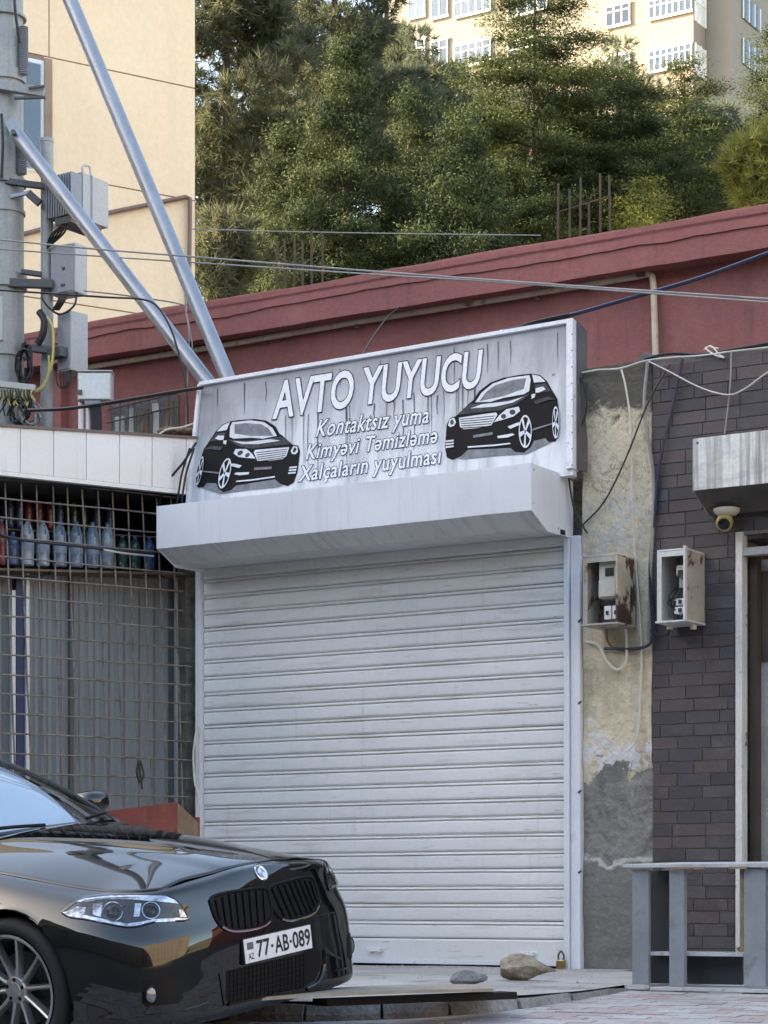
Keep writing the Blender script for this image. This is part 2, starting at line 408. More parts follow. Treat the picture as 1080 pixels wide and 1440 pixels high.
def sign_colour(nt, pos):
    sep = nd(nt, 'ShaderNodeSeparateXYZ')
    nt.links.new(pos, sep.inputs[0])
    x, z = sep.outputs[0], sep.outputs[2]
    runs = noise(nt, vscale(nt, pos, (9, 9, 0.8)), 1, 6, 0.6)
    blot = noise(nt, vscale(nt, pos, (1.8, 1.8, 1.8)), 1, 5, 0.6)
    c = mixc(nt, mrange(nt, runs, 0.42, 0.7, 0, 0.75), (0.64, 0.67, 0.70), (0.28, 0.295, 0.32))
    top = mrange(nt, math_(nt, 'ADD', z, math_(nt, 'MULTIPLY', blot, 0.6)), 4.42, 4.95, 0, 0.8)
    c = mixc(nt, top, c, (0.17, 0.18, 0.21))
    left = mrange(nt, math_(nt, 'SUBTRACT', x, math_(nt, 'MULTIPLY', blot, 0.8)), -3.5, -2.9, 0.6, 0)
    c = mixc(nt, math_(nt, 'MULTIPLY', left, mrange(nt, z, 3.9, 4.3, 0, 1)), c, (0.12, 0.13, 0.155))
    spots = noise(nt, pos, 16, 2, 0.5)
    sp = mrange(nt, spots, 0.68, 0.72, 0, 0.7)
    sp = math_(nt, 'MULTIPLY', sp, mrange(nt, x, -0.6, -0.2, 0, 1))
    c = mixc(nt, math_(nt, 'MULTIPLY', sp, mrange(nt, z, 4.15, 4.3, 0, 1)), c, (0.06, 0.06, 0.07))
    return c
mat('sign_print', (1, 1, 1), 0.38, var=0.04, vsc=3, fine=0.02, bump=0.06, bsc=6, bdist=0.02, build=sign_colour)

# ------------------------------------------------------------------ mesh helpers
def smooth_path(pts, n=6):
    P = [Vector(p) for p in pts]
    if len(P) < 3:
        return P
    out = []
    for i in range(len(P) - 1):
        p0 = P[i - 1] if i else P[0] * 2 - P[1]
        p1, p2 = P[i], P[i + 1]
        p3 = P[i + 2] if i + 2 < len(P) else P[-1] * 2 - P[-2]
        for k in range(n):
            t = k / n
            out.append(0.5 * ((2 * p1) + (p2 - p0) * t + (2 * p0 - 5 * p1 + 4 * p2 - p3) * t * t + (3 * p1 - p0 - 3 * p2 + p3) * t ** 3))
    out.append(P[-1])
    return out

class MB:
    def __init__(self):
        self.v, self.f = [], []
    def add(self, vs_, fs):
        o = len(self.v)
        self.v += [Vector(p) for p in vs_]
        self.f += [tuple(i + o for i in f) for f in fs]
        return self
    def box(self, x0, x1, y0, y1, z0, z1, M=None):
        x0, x1 = min(x0, x1), max(x0, x1); y0, y1 = min(y0, y1), max(y0, y1); z0, z1 = min(z0, z1), max(z0, z1)
        vs_ = [Vector((x, y, z)) for z in (z0, z1) for y in (y0, y1) for x in (x0, x1)]
        if M is not None:
            vs_ = [M @ p for p in vs_]
        return self.add(vs_, [(0, 2, 3, 1), (4, 5, 7, 6), (0, 1, 5, 4), (2, 6, 7, 3), (0, 4, 6, 2), (1, 3, 7, 5)])
    def hexa(self, a, b):
        """two quads (same winding, a seen from outside counter-clockwise) joined into a block"""
        return self.add(list(a) + list(b), [(0, 1, 2, 3), (7, 6, 5, 4), (0, 4, 5, 1), (1, 5, 6, 2), (2, 6, 7, 3), (3, 7, 4, 0)])
    def bar(self, p, q, w, h, up=(0, 0, 1)):
        p, q = Vector(p), Vector(q)
        d = (q - p).normalized()
        s = d.cross(Vector(up))
        if s.length < 1e-4:
            s = Vector((1, 0, 0))
        s.normalize()
        u = s.cross(d)
        A = [p + s * (w / 2 * i) + u * (h / 2 * j) for i, j in ((-1, -1), (1, -1), (1, 1), (-1, 1))]
        B = [a + (q - p) for a in A]
        return self.hexa(A, B)
    def tube(self, pts, r, n=8, cap=True, smooth=0):
        P = smooth_path(pts, smooth) if smooth else [Vector(p) for p in pts]
        m = len(P)
        rr = r if hasattr(r, '__len__') else [r] * m
        if len(rr) != m:
            rr = list(np.interp(np.linspace(0, 1, m), np.linspace(0, 1, len(rr)), rr))
        t0 = (P[1] - P[0]).normalized()
        nrm = t0.orthogonal().normalized()
        vs_, fs = [], []
        for i, p in enumerate(P):
            t = (P[min(i + 1, m - 1)] - P[max(i - 1, 0)])
            t = t.normalized() if t.length > 1e-9 else t0
            nrm = (nrm - t * nrm.dot(t))
            nrm = nrm.normalized() if nrm.length > 1e-6 else t.orthogonal().normalized()
            b = t.cross(nrm)
            for k in range(n):
                a = 2 * math.pi * k / n
                vs_.append(p + (nrm * math.cos(a) + b * math.sin(a)) * rr[i])
        for i in range(m - 1):
            for k in range(n):
                k2 = (k + 1) % n
                fs.append((i * n + k, i * n + k2, (i + 1) * n + k2, (i + 1) * n + k))
        if cap:
            fs.append(tuple(reversed(range(n))))
            fs.append(tuple((m - 1) * n + k for k in range(n)))
        return self.add(vs_, fs)
    def lathe(self, prof, M, n=24, closed=False, cap=True):
        """prof: (radius, height) pairs turned about the local Z axis of M"""
        vs_, fs = [], []
        for r, h in prof:
            for k in range(n):
                a = 2 * math.pi * k / n
                vs_.append(M @ Vector((r * math.cos(a), r * math.sin(a), h)))
        m = len(prof)
        for i in range(m - 1 + (1 if closed else 0)):
            j = (i + 1) % m
            for k in range(n):
                k2 = (k + 1) % n
                fs.append((i * n + k, i * n + k2, j * n + k2, j * n + k))
        if not closed and cap:
            fs.append(tuple(reversed(range(n))))
            fs.append(tuple((m - 1) * n + k for k in range(n)))
        return self.add(vs_, fs)
    def prism(self, prof, x0, x1, M=None):
        """profile of (y, z) pairs pulled along X"""
        n = len(prof)
        vs_ = [Vector((x, y, z)) for x in (x0, x1) for y, z in prof]
        if M is not None:
            vs_ = [M @ p for p in vs_]
        fs = [(i, (i + 1) % n, n + (i + 1) % n, n + i) for i in range(n)]
        fs += [tuple(reversed(range(n))), tuple(range(n, 2 * n))]
        return self.add(vs_, fs)
    def build(self, name, m, parent=None, bevel=0, smooth=False, angle=35, label=None, keep=False):
        vs_ = self.v
        if parent is None and not keep:
            lo = Vector([min(p[i] for p in vs_) for i in range(3)])
            hi = Vector([max(p[i] for p in vs_) for i in range(3)])
            org = Vector(((lo.x + hi.x) / 2, (lo.y + hi.y) / 2, lo.z))
        else:
            org = Vector((0, 0, 0))
        me = bpy.data.meshes.new(name)
        me.from_pydata([tuple(p - org) for p in vs_], [], self.f)
        bm = bmesh.new()
        bm.from_mesh(me)
        bmesh.ops.recalc_face_normals(bm, faces=bm.faces)
        bm.to_mesh(me)
        bm.free()
        return finish(name, me, m, parent, org, bevel, smooth, angle, label)

WM = {}                                        # world matrices of the roots
def finish(name, me, m, parent=None, org=Vector((0, 0, 0)), bevel=0, smooth=False, angle=35, label=None):
    me.materials.append(MATS[m])
    if smooth:
        me.shade_smooth()
        if angle < 180:
            me.set_sharp_from_angle(angle=R_(angle))
    o = bpy.data.objects.new(name, me)
    C.objects.link(o)
    o.location = org
    if parent is not None:
        o.parent = parent
        if parent in WM and not parent.get('_local'):
            o.matrix_parent_inverse = WM[parent].inverted()
            WM[o] = Matrix.Identity(4)
        elif parent not in WM:
            pass
    else:
        WM[o] = Matrix.Translation(org)
    if bevel:
        b = o.modifiers.new('bevel', 'BEVEL')
        b.width = bevel
        b.segments = 2
        b.limit_method = 'ANGLE'
        b.angle_limit = R_(40)
    if label:
        o['label'] = label
    return o

LOCAL = set()
def thing(name, label, cat, loc=(0, 0, 0), group=None, M=None):
    o = bpy.data.objects.new(name, None)
    C.objects.link(o)
    o.empty_display_size = 0.2
    m = M if M is not None else Matrix.Translation(Vector(loc))
    o.matrix_world = m
    WM[o] = m
    tag(o, label, cat, group)
    return o

def tag(o, label, cat, group=None, kind=None):
    o['label'] = label
    o['category'] = cat
    if group:
        o['group'] = group
    if kind:
        o['kind'] = kind
    return o

def struct(o):
    o['kind'] = 'structure'
    return o

def basis(o, x, y, z):
    M = Matrix.Identity(4)
    for i, a in enumerate((x, y, z)):
        for k in range(3):
            M[k][i] = a[k]
    for k in range(3):
        M[k][3] = o[k]
    return M

def frame_at(o, axis):
    """matrix whose Z axis points along axis"""
    z = Vector(axis).normalized()
    x = z.orthogonal().normalized()
    return basis(Vector(o), x, z.cross(x), z)

def cable(name, label, pts, r, m='cable_black', group=None, n=6, sm=6):
    return tag(MB().tube(pts, r, n, smooth=sm).build(name, m, smooth=True), label, 'cable', group)

# ================================================================== SETTING
def street_z(y):
    if y > -2.5:
        return 0.20
    if y > -26:
        return 0.20 + 0.068 * (y + 2.5)
    return 0.20 + 0.068 * (-23.5)

def hill_z(x, y):
    base = np.interp(y, [7, 12, 24, 45, 62, 95, 140, 220], [0.19, 2.5, 7.5, 17.0, 23.0, 29.0, 33.0, 34.0])
    return float(base) + 0.5 * math.sin(x * 0.21) * math.cos(y * 0.13) * min(1, max(0, (y - 8) / 10))

g = MB()
xs = [-400, -150, -60, -30, -15, -8, -4, 0, 4, 8, 15, 30, 60, 150, 400]
ys = [-400, -150, -60, -26, -20, -14, -10, -7, -5, -4, -3, -2.5, -1, 7.5]
idx = lambda i, j: i * len(ys) + j
g.add([(x, y, street_z(y)) for x in xs for y in ys],
      [(idx(i, j), idx(i + 1, j), idx(i + 1, j + 1), idx(i, j + 1)) for i in range(len(xs) - 1) for j in range(len(ys) - 1)])
struct(g.build('ground', 'asphalt', keep=True))

g = MB()
xs = list(np.linspace(-120, 120, 61))
xs = [-400] + xs + [400]
ys = list(np.linspace(7, 100, 48)) + [140, 220, 500]
idx = lambda i, j: i * len(ys) + j
g.add([(x, y, hill_z(x, min(y, 220))) for x in xs for y in ys],
      [(idx(i, j), idx(i + 1, j), idx(i + 1, j + 1), idx(i, j + 1)) for i in range(len(xs) - 1) for j in range(len(ys) - 1)])
struct(g.build('hill', 'hill_soil', keep=True, smooth=True, angle=180))

# concrete apron in front of the shutter, with a rounded front corner
def apron_z(y):
    return 0.24 if y > -2.5 else 0.24 + 0.030 * (y + 2.5)
edge = [(-5.2, 0.02), (-5.2, -4.3), (-2.5, -4.42), (-0.8, -4.40), (0.3, -4.36), (0.75, -4.26), (1.12, -4.06), (1.38, -3.80), (1.55, -3.45),
        (1.64, -3.0), (1.69, -2.5), (1.73, -1.6), (1.75, -0.9), (1.1, -0.55), (0.62, -0.42), (0.58, 0.02)]
def apron_side(pts, drop):
    return [Vector((x, y, apron_z(y) - drop)) for x, y in pts]
top, bot = apron_side(edge, 0), apron_side(edge, 0.30)
rows = []
bm = bmesh.new()
tv = [bm.verts.new(p) for p in top]
bm.faces.new(tv)
bmesh.ops.triangulate(bm, faces=bm.faces)
for _ in range(3):
    bmesh.ops.subdivide_edges(bm, edges=bm.edges, cuts=1, use_grid_fill=True)
for v in bm.verts:
    v.co.z = apron_z(v.co.y) + 0.004 * math.sin(v.co.x * 5.1 + v.co.y * 3.3)
me = bpy.data.meshes.new('pavement')
bm.to_mesh(me)
bm.free()
apron = struct(finish('pavement', me, 'concrete_apron'))
# broken kerb stones under the lip of the apron: each stone its own piece
kerb_pts = [Vector((x, y, 0)) for x, y in edge[3:13]]
path = smooth_path(kerb_pts, 8)
seg = [0.0]
for a, b in zip(path, path[1:]):
    seg.append(seg[-1] + (b - a).length)
s, k = 0.0, 0
rk = random.Random(4)
def on_path(t):
    t = max(0, min(seg[-1] - 1e-4, t))
    for i in range(len(seg) - 1):
        if seg[i + 1] >= t:
            return path[i].lerp(path[i + 1], (t - seg[i]) / (seg[i + 1] - seg[i]))
while s < seg[-1] - 0.1:
    L = rk.uniform(0.28, 0.5)
    e = min(seg[-1], s + L - 0.012)
    a, m_, b = on_path(s), on_path((s + e) / 2), on_path(e)
    pts = [a, m_, b]
    mb = MB()
    ring = []
    for q_, p in enumerate(pts):
        t = (pts[min(q_ + 1, 2)] - pts[max(q_ - 1, 0)]).normalized()
        out = Vector((-t.y, t.x, 0)) * -1
        if out.dot(Vector((0.4, -1, 0))) < 0:
            out = -out
        z1 = apron_z(p.y) - 0.012 + rk.uniform(-0.006, 0.004)
        j = rk.uniform(0, 0.02)
        ring += [p - out * 0.10 + Vector((0, 0, z1)), p + out * (0.012 + j) + Vector((0, 0, z1)),
                 p + out * (0.03 + j) + Vector((0, 0, z1 - 0.05)), p + out * (0.02 + j) + Vector((0, 0, z1 - 0.30)), p - out * 0.10 + Vector((0, 0, z1 - 0.30))]
    mb.add(ring, [(q_ * 5 + w, q_ * 5 + (w + 1) % 5, q_ * 5 + 5 + (w + 1) % 5, q_ * 5 + 5 + w) for q_ in range(2) for w in range(5)] + [(0, 1, 2, 3, 4), (14, 13, 12, 11, 10)])
    mb.build('kerb_stone', 'kerb_stone', apron)
    s += L

# interlocking paving blocks of the footway (too thin in view to pick apart)
def paver_mat():
    m = mat('paver', (0.3, 0.3, 0.3), 0.85, var=0.15, vsc=1.5, fine=0.15, fsc=70, bump=0.4, bsc=60,
            build=lambda nt, pos: pick(nt))
def pick(nt):
    geo = nd(nt, 'ShaderNodeNewGeometry')
    r = nd(nt, 'ShaderNodeValToRGB')
    r.color_ramp.interpolation = 'CONSTANT'
    e = r.color_ramp.elements
    e[0].color = (0.34, 0.33, 0.325, 1); e[0].position = 0
    e[1].color = (0.32, 0.265, 0.26, 1); e[1].position = 0.5
    x = e.new(0.82); x.color = (0.375, 0.37, 0.37, 1)
    nt.links.new(geo.outputs['Random Per Island'], r.inputs[0])
    return r.outputs[0]
paver_mat()
vs_, fs = [], []
bw, bh = 0.20, 0.10
for j in range(0, 62):
    for i in range(0, 22):
        x0 = 0.2 + i * bw + (0.1 if j % 2 else 0)
        y0 = -7.2 + j * bh
        if y0 > -0.75 and x0 < 2.0 and y0 > -0.1:
            continue
        gx, gy = 0.003, 0.003
        o = len(vs_)
        jz = rng.normal(0, 0.0015)
        for (xx, yy, dz) in ((x0 + gx, y0 + gy, 0), (x0 + bw - gx, y0 + gy, 0), (x0 + bw - gx, y0 + bh - gy, 0), (x0 + gx, y0 + bh - gy, 0)):
            vs_.append((xx, yy, street_z(yy) + 0.012 + jz))
        for (xx, yy, dz) in ((x0 + gx, y0 + gy, 0), (x0 + bw - gx, y0 + gy, 0), (x0 + bw - gx, y0 + bh - gy, 0), (x0 + gx, y0 + bh - gy, 0)):
            vs_.append((xx, yy, street_z(yy) - 0.03))
        fs += [(o, o + 1, o + 2, o + 3), (o, o + 4, o + 5, o + 1), (o + 1, o + 5, o + 6, o + 2), (o + 2, o + 6, o + 7, o + 3), (o + 3, o + 7, o + 4, o)]
me = bpy.data.meshes.new('paving_blocks')
me.from_pydata(vs_, [], fs)
tag(finish('paving_blocks', me, 'paver'), 'pink and grey paving blocks of the footway at lower right', 'paving', kind='stuff')

# ================================================================== SHOP ROW (the block behind shutter, pillar and brick)
ROOF_Z = 4.34
XP0 = at(818, 900, -0.02).x                    # pillar left edge
XP1 = at(915, 900, -0.02).x                    # pillar / brick edge
XD0 = at(1034, 900, 0.0).x                     # door jamb
t = thing('shop_row', 'low flat roofed shop row behind the roller shutter and pillar', 'building', (0, 1.2, 0.2))
MB().box(-3.32, XD0 + 0.02, 0.16, 2.36, 0.1, ROOF_Z - 0.08).build('wall', 'old_plaster', t)
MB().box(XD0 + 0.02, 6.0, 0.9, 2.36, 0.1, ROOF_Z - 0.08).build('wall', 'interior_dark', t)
MB().box(XD0 + 1.55, 6.0, 0.06, 0.9, 0.1, ROOF_Z - 0.08).build('wall', 'mortar', t)
MB().box(XD0 + 0.02, XD0 + 1.55, 0.06, 0.9, 3.1, ROOF_Z - 0.08).build('lintel', 'mortar', t)
MB().box(-3.36, 6.0, 0.17, 2.36, ROOF_Z - 0.078, ROOF_Z - 0.02).build('roof', 'roof_felt', t)

# concrete pillar with flaking plaster (gently uneven face)
pl = MB()
nx, nz = 10, 60
for i in range(nx + 1):
    for j in range(nz + 1):
        x = XP0 + (XP1 - XP0) * i / nx
        z = 0.2 + (ROOF_Z + 0.02 - 0.2) * j / nz
        y = 0.0 + 0.012 * math.sin(z * 5 + x * 7) * math.sin(z * 2.3) + rng.normal(0, 0.003)
        if z < 1.6:
            y += 0.015
        pl.v.append(Vector((x, y, z)))
for i in range(nx):
    for j in range(nz):
        a = i * (nz + 1) + j
        pl.f.append((a, a + nz + 1, a + nz + 2, a + 1))
pm = pl.build('plaster_face', 'old_plaster', None, smooth=True, angle=180, keep=True)
pil = thing('concrete_pillar', 'flaking cream and grey plaster pillar between shutter and brick wall', 'pillar', ((XP0 + XP1) / 2, 0.08, 0.2))
pm.parent = pil
pm.matrix_parent_inverse = WM[pil].inverted()
MB().box(XP0, XP1, 0.02, 0.155, 0.2, ROOF_Z + 0.015).build('core', 'old_plaster', pil)

# brick wall: each brick slip is its own piece on a mortar bed
BX0, BX1 = XP1 + 0.004, XD0
bwall = thing('brick_wall', 'dark brown and slate brick slip wall with cables and meter box', 'wall', ((BX0 + BX1) / 2, 0.08, 0.2))
MB().box(BX0, BX1, 0.004, 0.155, 0.2, ROOF_Z + 0.02).build('mortar_bed', 'mortar', bwall)
MB().box(BX1, 3.2, 0.004, 0.055, 3.12, ROOF_Z + 0.02).build('mortar_bed', 'mortar', bwall)
course, blen = 0.0835, 0.245
bmats = ['brick_brown', 'brick_dark', 'brick_slate']
cache = {}
rb = random.Random(21)
def brick(x0, x1, z0, z1):
    key = (round(x1 - x0, 3), round(z1 - z0, 3), rb.choice(bmats))
    if key not in cache:
        w, h = key[0], key[1]
        mb = MB()
        c = 0.002
        A = [Vector((0, 0, 0)), Vector((w, 0, 0)), Vector((w, 0, h)), Vector((0, 0, h))]
        B = [Vector((c, -0.007, c)), Vector((w - c, -0.007, c)), Vector((w - c, -0.007, h - c)), Vector((c, -0.007, h - c))]
        mb.hexa(B, A)
        me = bpy.data.meshes.new('brick')
        me.from_pydata([tuple(p) for p in mb.v], [], mb.f)
        me.materials.append(MATS[key[2]])
        cache[key] = me
    o = bpy.data.objects.new('brick', cache[key])
    C.objects.link(o)
    o.parent = bwall
    o.matrix_parent_inverse = WM[bwall].inverted()
    o.location = (x0, 0.0035 + rb.uniform(-0.002, 0.002), z0)
nb = 0
nc = int((ROOF_Z - 0.2) / course)
for r in range(nc):
    z0 = 0.22 + r * course
    off = [0, 0.5, 0.25, 0.75, 0.4][rb.randrange(5)] * blen
    xe = BX1 if z0 < 3.14 else 3.0
    x = BX0 - off
    while x < xe - 0.02:
        a, b = max(x, BX0), min(x + blen, xe)
        if b - a > 0.03 and nb < 300:
            brick(a + 0.0015, b - 0.0015, z0 + 0.002, z0 + course - 0.004)
            nb += 1
        x += blen

# ================================================================== ROLLER SHUTTER
XR, XL = 0.0, -3.10
sh = thing('roller_shutter', 'closed pale grey roller shutter with white guide rails', 'shutter', ((XR + XL) / 2, 0, 0.24))
PIT = 0.1233
ztop = 3.029 + PIT * 1
k = 0
zj = 3.029 + 2 * PIT
slat_me = None
prof = [(0.006, 0.0), (-0.004, 0.004), (-0.0105, 0.014), (-0.0125, PIT * 0.42), (-0.0095, PIT * 0.70), (-0.002, PIT * 0.765), (0.005, PIT * 0.785),
        (0.004, PIT * 0.80), (-0.010, PIT * 0.825), (-0.0125, PIT * 0.86), (-0.010, PIT * 0.895), (0.004, PIT * 0.92), (0.006, PIT * 0.985),
        (0.018, PIT * 0.985), (0.018, 0.0)]
mb = MB()
NSEG = 14
for i in range(NSEG + 1):
    x = XL + (XR - XL) * i / NSEG
    for (y, z) in prof:
        mb.v.append(Vector((x, y, z)))
n = len(prof)
for i in range(NSEG):
    for q_ in range(n):
        mb.f.append((i * n + q_, i * n + (q_ + 1) % n, (i + 1) * n + (q_ + 1) % n, (i + 1) * n + q_))
rs = random.Random(3)
for k in range(23):
    zb = 0.44 + PIT * k
    if zb > 3.2:
        break
    m2 = MB()
    dents = [(rs.uniform(XL, XR), rs.uniform(0.08, 0.3), rs.uniform(-0.004, 0.004)) for _ in range(3)]
    tilt = rs.uniform(-0.0015, 0.0015)
    for p in mb.v:
        d = sum(a * math.exp(-((p.x - c) / w) ** 2) for c, w, a in dents)
        m2.v.append(Vector((p.x, p.y + d, p.z + zb + tilt * (p.x + 1.5) + 0.6 * d)))
    m2.f = list(mb.f)
    m2.build('slat', 'slat_paint', sh, smooth=True, angle=28)
bb = MB().prism([(-0.014, 0.262), (-0.014, 0.425), (-0.004, 0.435), (0.02, 0.435), (0.02, 0.262)], XL, XR).build('bottom_bar', 'slat_paint', sh, bevel=0.003)
MB().prism([(-0.024, 0.255), (-0.024, 0.285), (0.02, 0.285), (0.02, 0.255)], XL, XR).build('foot_strip', 'rail_white', bb)
for px, py in ((528, 1335), (743, 1340)):
    c = at(px, py, -0.016)
    h = MB().box(c.x - 0.075, c.x + 0.075, -0.020, -0.013, c.z - 0.012, c.z + 0.012)
    h.box(c.x - 0.05, c.x - 0.03, -0.045, -0.02, c.z - 0.02, c.z + 0.005).box(c.x + 0.03, c.x + 0.05, -0.045, -0.02, c.z - 0.02, c.z + 0.005)
    h.tube([(c.x - 0.04, -0.04, c.z - 0.01), (c.x + 0.04, -0.04, c.z - 0.01)], 0.007)
    h.build('lock_hasp', 'slat_paint', bb, bevel=0.002)
rr = MB().prism([(-0.055, 0.225), (-0.055, 3.225), (0.05, 3.225), (0.05, 0.225)], XR + 0.003, XR + 0.045).build('guide_rail', 'rail_white', sh, bevel=0.004)
MB().prism([(-0.035, 0.225), (-0.035, 3.215), (0.05, 3.215), (0.05, 0.225)], XR + 0.048, XP0 - 0.004).build('jamb', 'rail_white', sh, bevel=0.004)
MB().prism([(-0.055, 0.235), (-0.055, 3.222), (0.05, 3.222), (0.05, 0.235)], XL - 0.05, XL - 0.003).build('guide_rail', 'rail_white', sh, bevel=0.004)
for zz in (0.9, 1.45, 2.06, 2.62):
    MB().tube([(XP0 - 0.015, -0.036, zz), (XP0 + 0.012, -0.055, zz + 0.01)], 0.008).build('anchor_pin', 'dark_bracket', sh)

# housing over the shutter
HX0, HX1 = -3.09, 0.044
hs = thing('shutter_housing', 'white sheet metal roller housing under the sign', 'housing', ((HX0 + HX1) / 2, -0.3, 3.21))
ZT, ZF, ZB = 3.615, 3.313, 3.21
def sheet(p, q, x0, x1, th=0.012):
    """thin plate between two profile points (y,z), pulled along X"""
    p, q = Vector((0, *p)), Vector((0, *q))
    d = (q - p).normalized()
    nn = Vector((0, -d.z, d.y)) * th
    return MB().hexa([Vector((x0, *p[1:])), Vector((x1, *p[1:])), Vector((x1, *q[1:])), Vector((x0, *q[1:]))],
                     [Vector((x0, *(p + nn)[1:])), Vector((x1, *(p + nn)[1:])), Vector((x1, *(q + nn)[1:])), Vector((x0, *(q + nn)[1:]))])
NB = 20
fm = MB()
for i in range(NB + 1):
    x = HX0 + (HX1 - HX0) * i / NB
    w = 0.004 * math.sin(i * 1.7) + 0.003 * math.sin(i * 0.6)
    fm.v += [Vector((x, -0.6 + w * 0.6, ZT)), Vector((x, -0.603 + w, (ZT + ZF) / 2)), Vector((x, -0.6 + w * 0.3, ZF)),
             Vector((x, -0.588, ZF + 0.004)), Vector((x, -0.588, ZT - 0.004))]
for i in range(NB):
    for q_ in range(5):
        fm.f.append((i * 5 + q_, i * 5 + (q_ + 1) % 5, i * 5 + 5 + (q_ + 1) % 5, i * 5 + 5 + q_))
fm.build('front_panel', 'housing_white', hs, smooth=True, angle=30)
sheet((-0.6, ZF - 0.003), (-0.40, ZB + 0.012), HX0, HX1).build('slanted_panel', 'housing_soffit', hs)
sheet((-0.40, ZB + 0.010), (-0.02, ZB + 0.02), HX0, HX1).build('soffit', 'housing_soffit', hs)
MB().box(HX0 + 0.002, HX1 - 0.002, -0.597, 0.15, ZT - 0.002, ZT + 0.010).build('top_panel', 'housing_white', hs)
for xx0, xx1 in ((HX0 - 0.005, HX0 - 0.001), (HX1 + 0.001, HX1 + 0.005)):
    MB().prism([(-0.604, ZT + 0.012), (-0.604, ZF - 0.002), (-0.385, ZB - 0.006), (-0.36, ZB - 0.012), (0.0, ZB - 0.006), (0.0, ZT - 0.02)], xx0, xx1).build('end_cap', 'housing_white', hs)
nt_ = MB().box(HX1 + 0.0055, HX1 + 0.007, -0.19, -0.12, ZB - 0.004, ZB + 0.03)
nt_.build('notch', 'cable_black', hs)
for yy, zz in ((-0.57, ZT - 0.03), (-0.22, ZB + 0.03), (-0.57, ZF + 0.05)):
    MB().lathe([(0.006, 0), (0.006, 0.004), (0.002, 0.006)], frame_at((HX1 + 0.005, yy, zz), (1, 0, 0)), 8).build('rivet', 'galvanised', hs)

# ================================================================== SHOP SIGN
sBL, sTL, sTR = at(265, 712, -0.20), at(282, 541, -0.05), at(806, 452, -0.03)
SN = (sTR - sBL).cross(sTL - sBL).normalized()
if SN.y > 0:
    SN = -SN
def sg(px, py, off=0.0):
    return hit(px, py, sBL + SN * off, SN)
sBR = sg(806, 660)
sBLx = sg(263, 730); sBRx = sg(806, 668)
sgn = thing('shop_sign', 'weathered grey and white car wash sign board above the shutter', 'sign', (sBL + sBR) / 2)
MB().hexa([sBLx, sBRx, sTR, sTL], [p - SN * 0.05 for p in (sBLx, sBRx, sTR, sTL)]).build('printed_panel', 'sign_print', sgn)
def trim(a, b, w, h, off):
    return MB().bar(a + SN * off, b + SN * off, w, h, up=SN)
trim(sTL, sTR, 0.03, 0.085, -0.018).build('frame_top', 'sign_trim', sgn, bevel=0.003)
trim(sg(264.5, 716), sTL, 0.028, 0.085, -0.019).build('frame_side', 'sign_trim', sgn, bevel=0.003)
e0, e1 = sg(803, 660), sg(803, 450)
trim(e0, e1, 0.05, 0.09, -0.020).build('frame_side', 'sign_trim', sgn, bevel=0.003)
MB().hexa([e0 + Vector((0.028, 0.03, 0)), e0 + Vector((0.034, 0.16, 0)), e1 + Vector((0.034, 0.16, -0.05)), e1 + Vector((0.028, 0.03, 0))],
          [e0 + Vector((0.036, 0.03, 0)), e0 + Vector((0.044, 0.16, 0)), e1 + Vector((0.044, 0.16, -0.05)), e1 + Vector((0.036, 0.03, 0))]).build('side_board', 'edge_dark', sgn)
for i in range(9):
    y = 470 + i * 23
    MB().lathe([(0.005, 0), (0.005, 0.003), (0.002, 0.005)], frame_at(sg(804.5, y, 0.027), SN), 7).build('rivet', 'edge_dark', sgn)
# torn foil flecks along the top edge
fl = random.Random(9)
for i in range(26):
    px = fl.uniform(330, 790)
    py = 541 + (452 - 541) * (px - 282) / (806 - 282) - 2
    c = sg(px, py, -0.02)
    w, h = fl.uniform(0.015, 0.05), fl.uniform(0.006, 0.02)
    MB().hexa([c + Vector((-w, 0, -0.01)), c + Vector((w, 0, -0.01)), c + Vector((w * 0.6, 0, h)), c + Vector((-w * 0.4, 0, h * 0.7))],
              [c + Vector((-w, 0.01, -0.01)), c + Vector((w, 0.01, -0.01)), c + Vector((w * 0.6, 0.01, h)), c + Vector((-w * 0.4, 0.01, h * 0.7))]).build('foil_scrap', 'sign_white', sgn)

def text_mesh(body, shear=0.0, offset=0.0, space=1.0):
    turned = (5, 10, 16, 18) if 'ə' in body else ()
    body = body.replace('ə', 'e')
    cu = bpy.data.curves.new('txt', 'FONT')
    cu.body = body
    cu.shear = shear
    cu.offset = offset
    cu.space_character = space
    cu.resolution_u = 4
    ob = bpy.data.objects.new('txt', cu)
    C.objects.link(ob)
    dg = bpy.context.evaluated_depsgraph_get()
    me = bpy.data.meshes.new_from_object(ob.evaluated_get(dg))
    v = np.array([p.co[:] for p in me.vertices])
    f = [tuple(p.vertices) for p in me.polygons]
    if turned:                                  # the font has no schwa: turn the e's upside down
        par_ = list(range(len(v)))
        def root(i):
            while par_[i] != i:
                par_[i] = par_[par_[i]]
                i = par_[i]
            return i
        for p in f:
            for i in p[1:]:
                par_[root(i)] = root(p[0])
        isl = {}
        for i in range(len(v)):
            isl.setdefault(root(i), []).append(i)
        order = sorted(isl.values(), key=lambda q: v[q, 0].mean() - shear * v[q, 1].mean())
        for k in turned:
            q = order[k]
            c_ = (v[q].min(0) + v[q].max(0)) / 2
            v[q, :2] = 2 * c_[:2] - v[q, :2]
    bpy.data.objects.remove(ob)
    bpy.data.curves.remove(cu)
    bpy.data.meshes.remove(me)
    return v, f
CAP = None
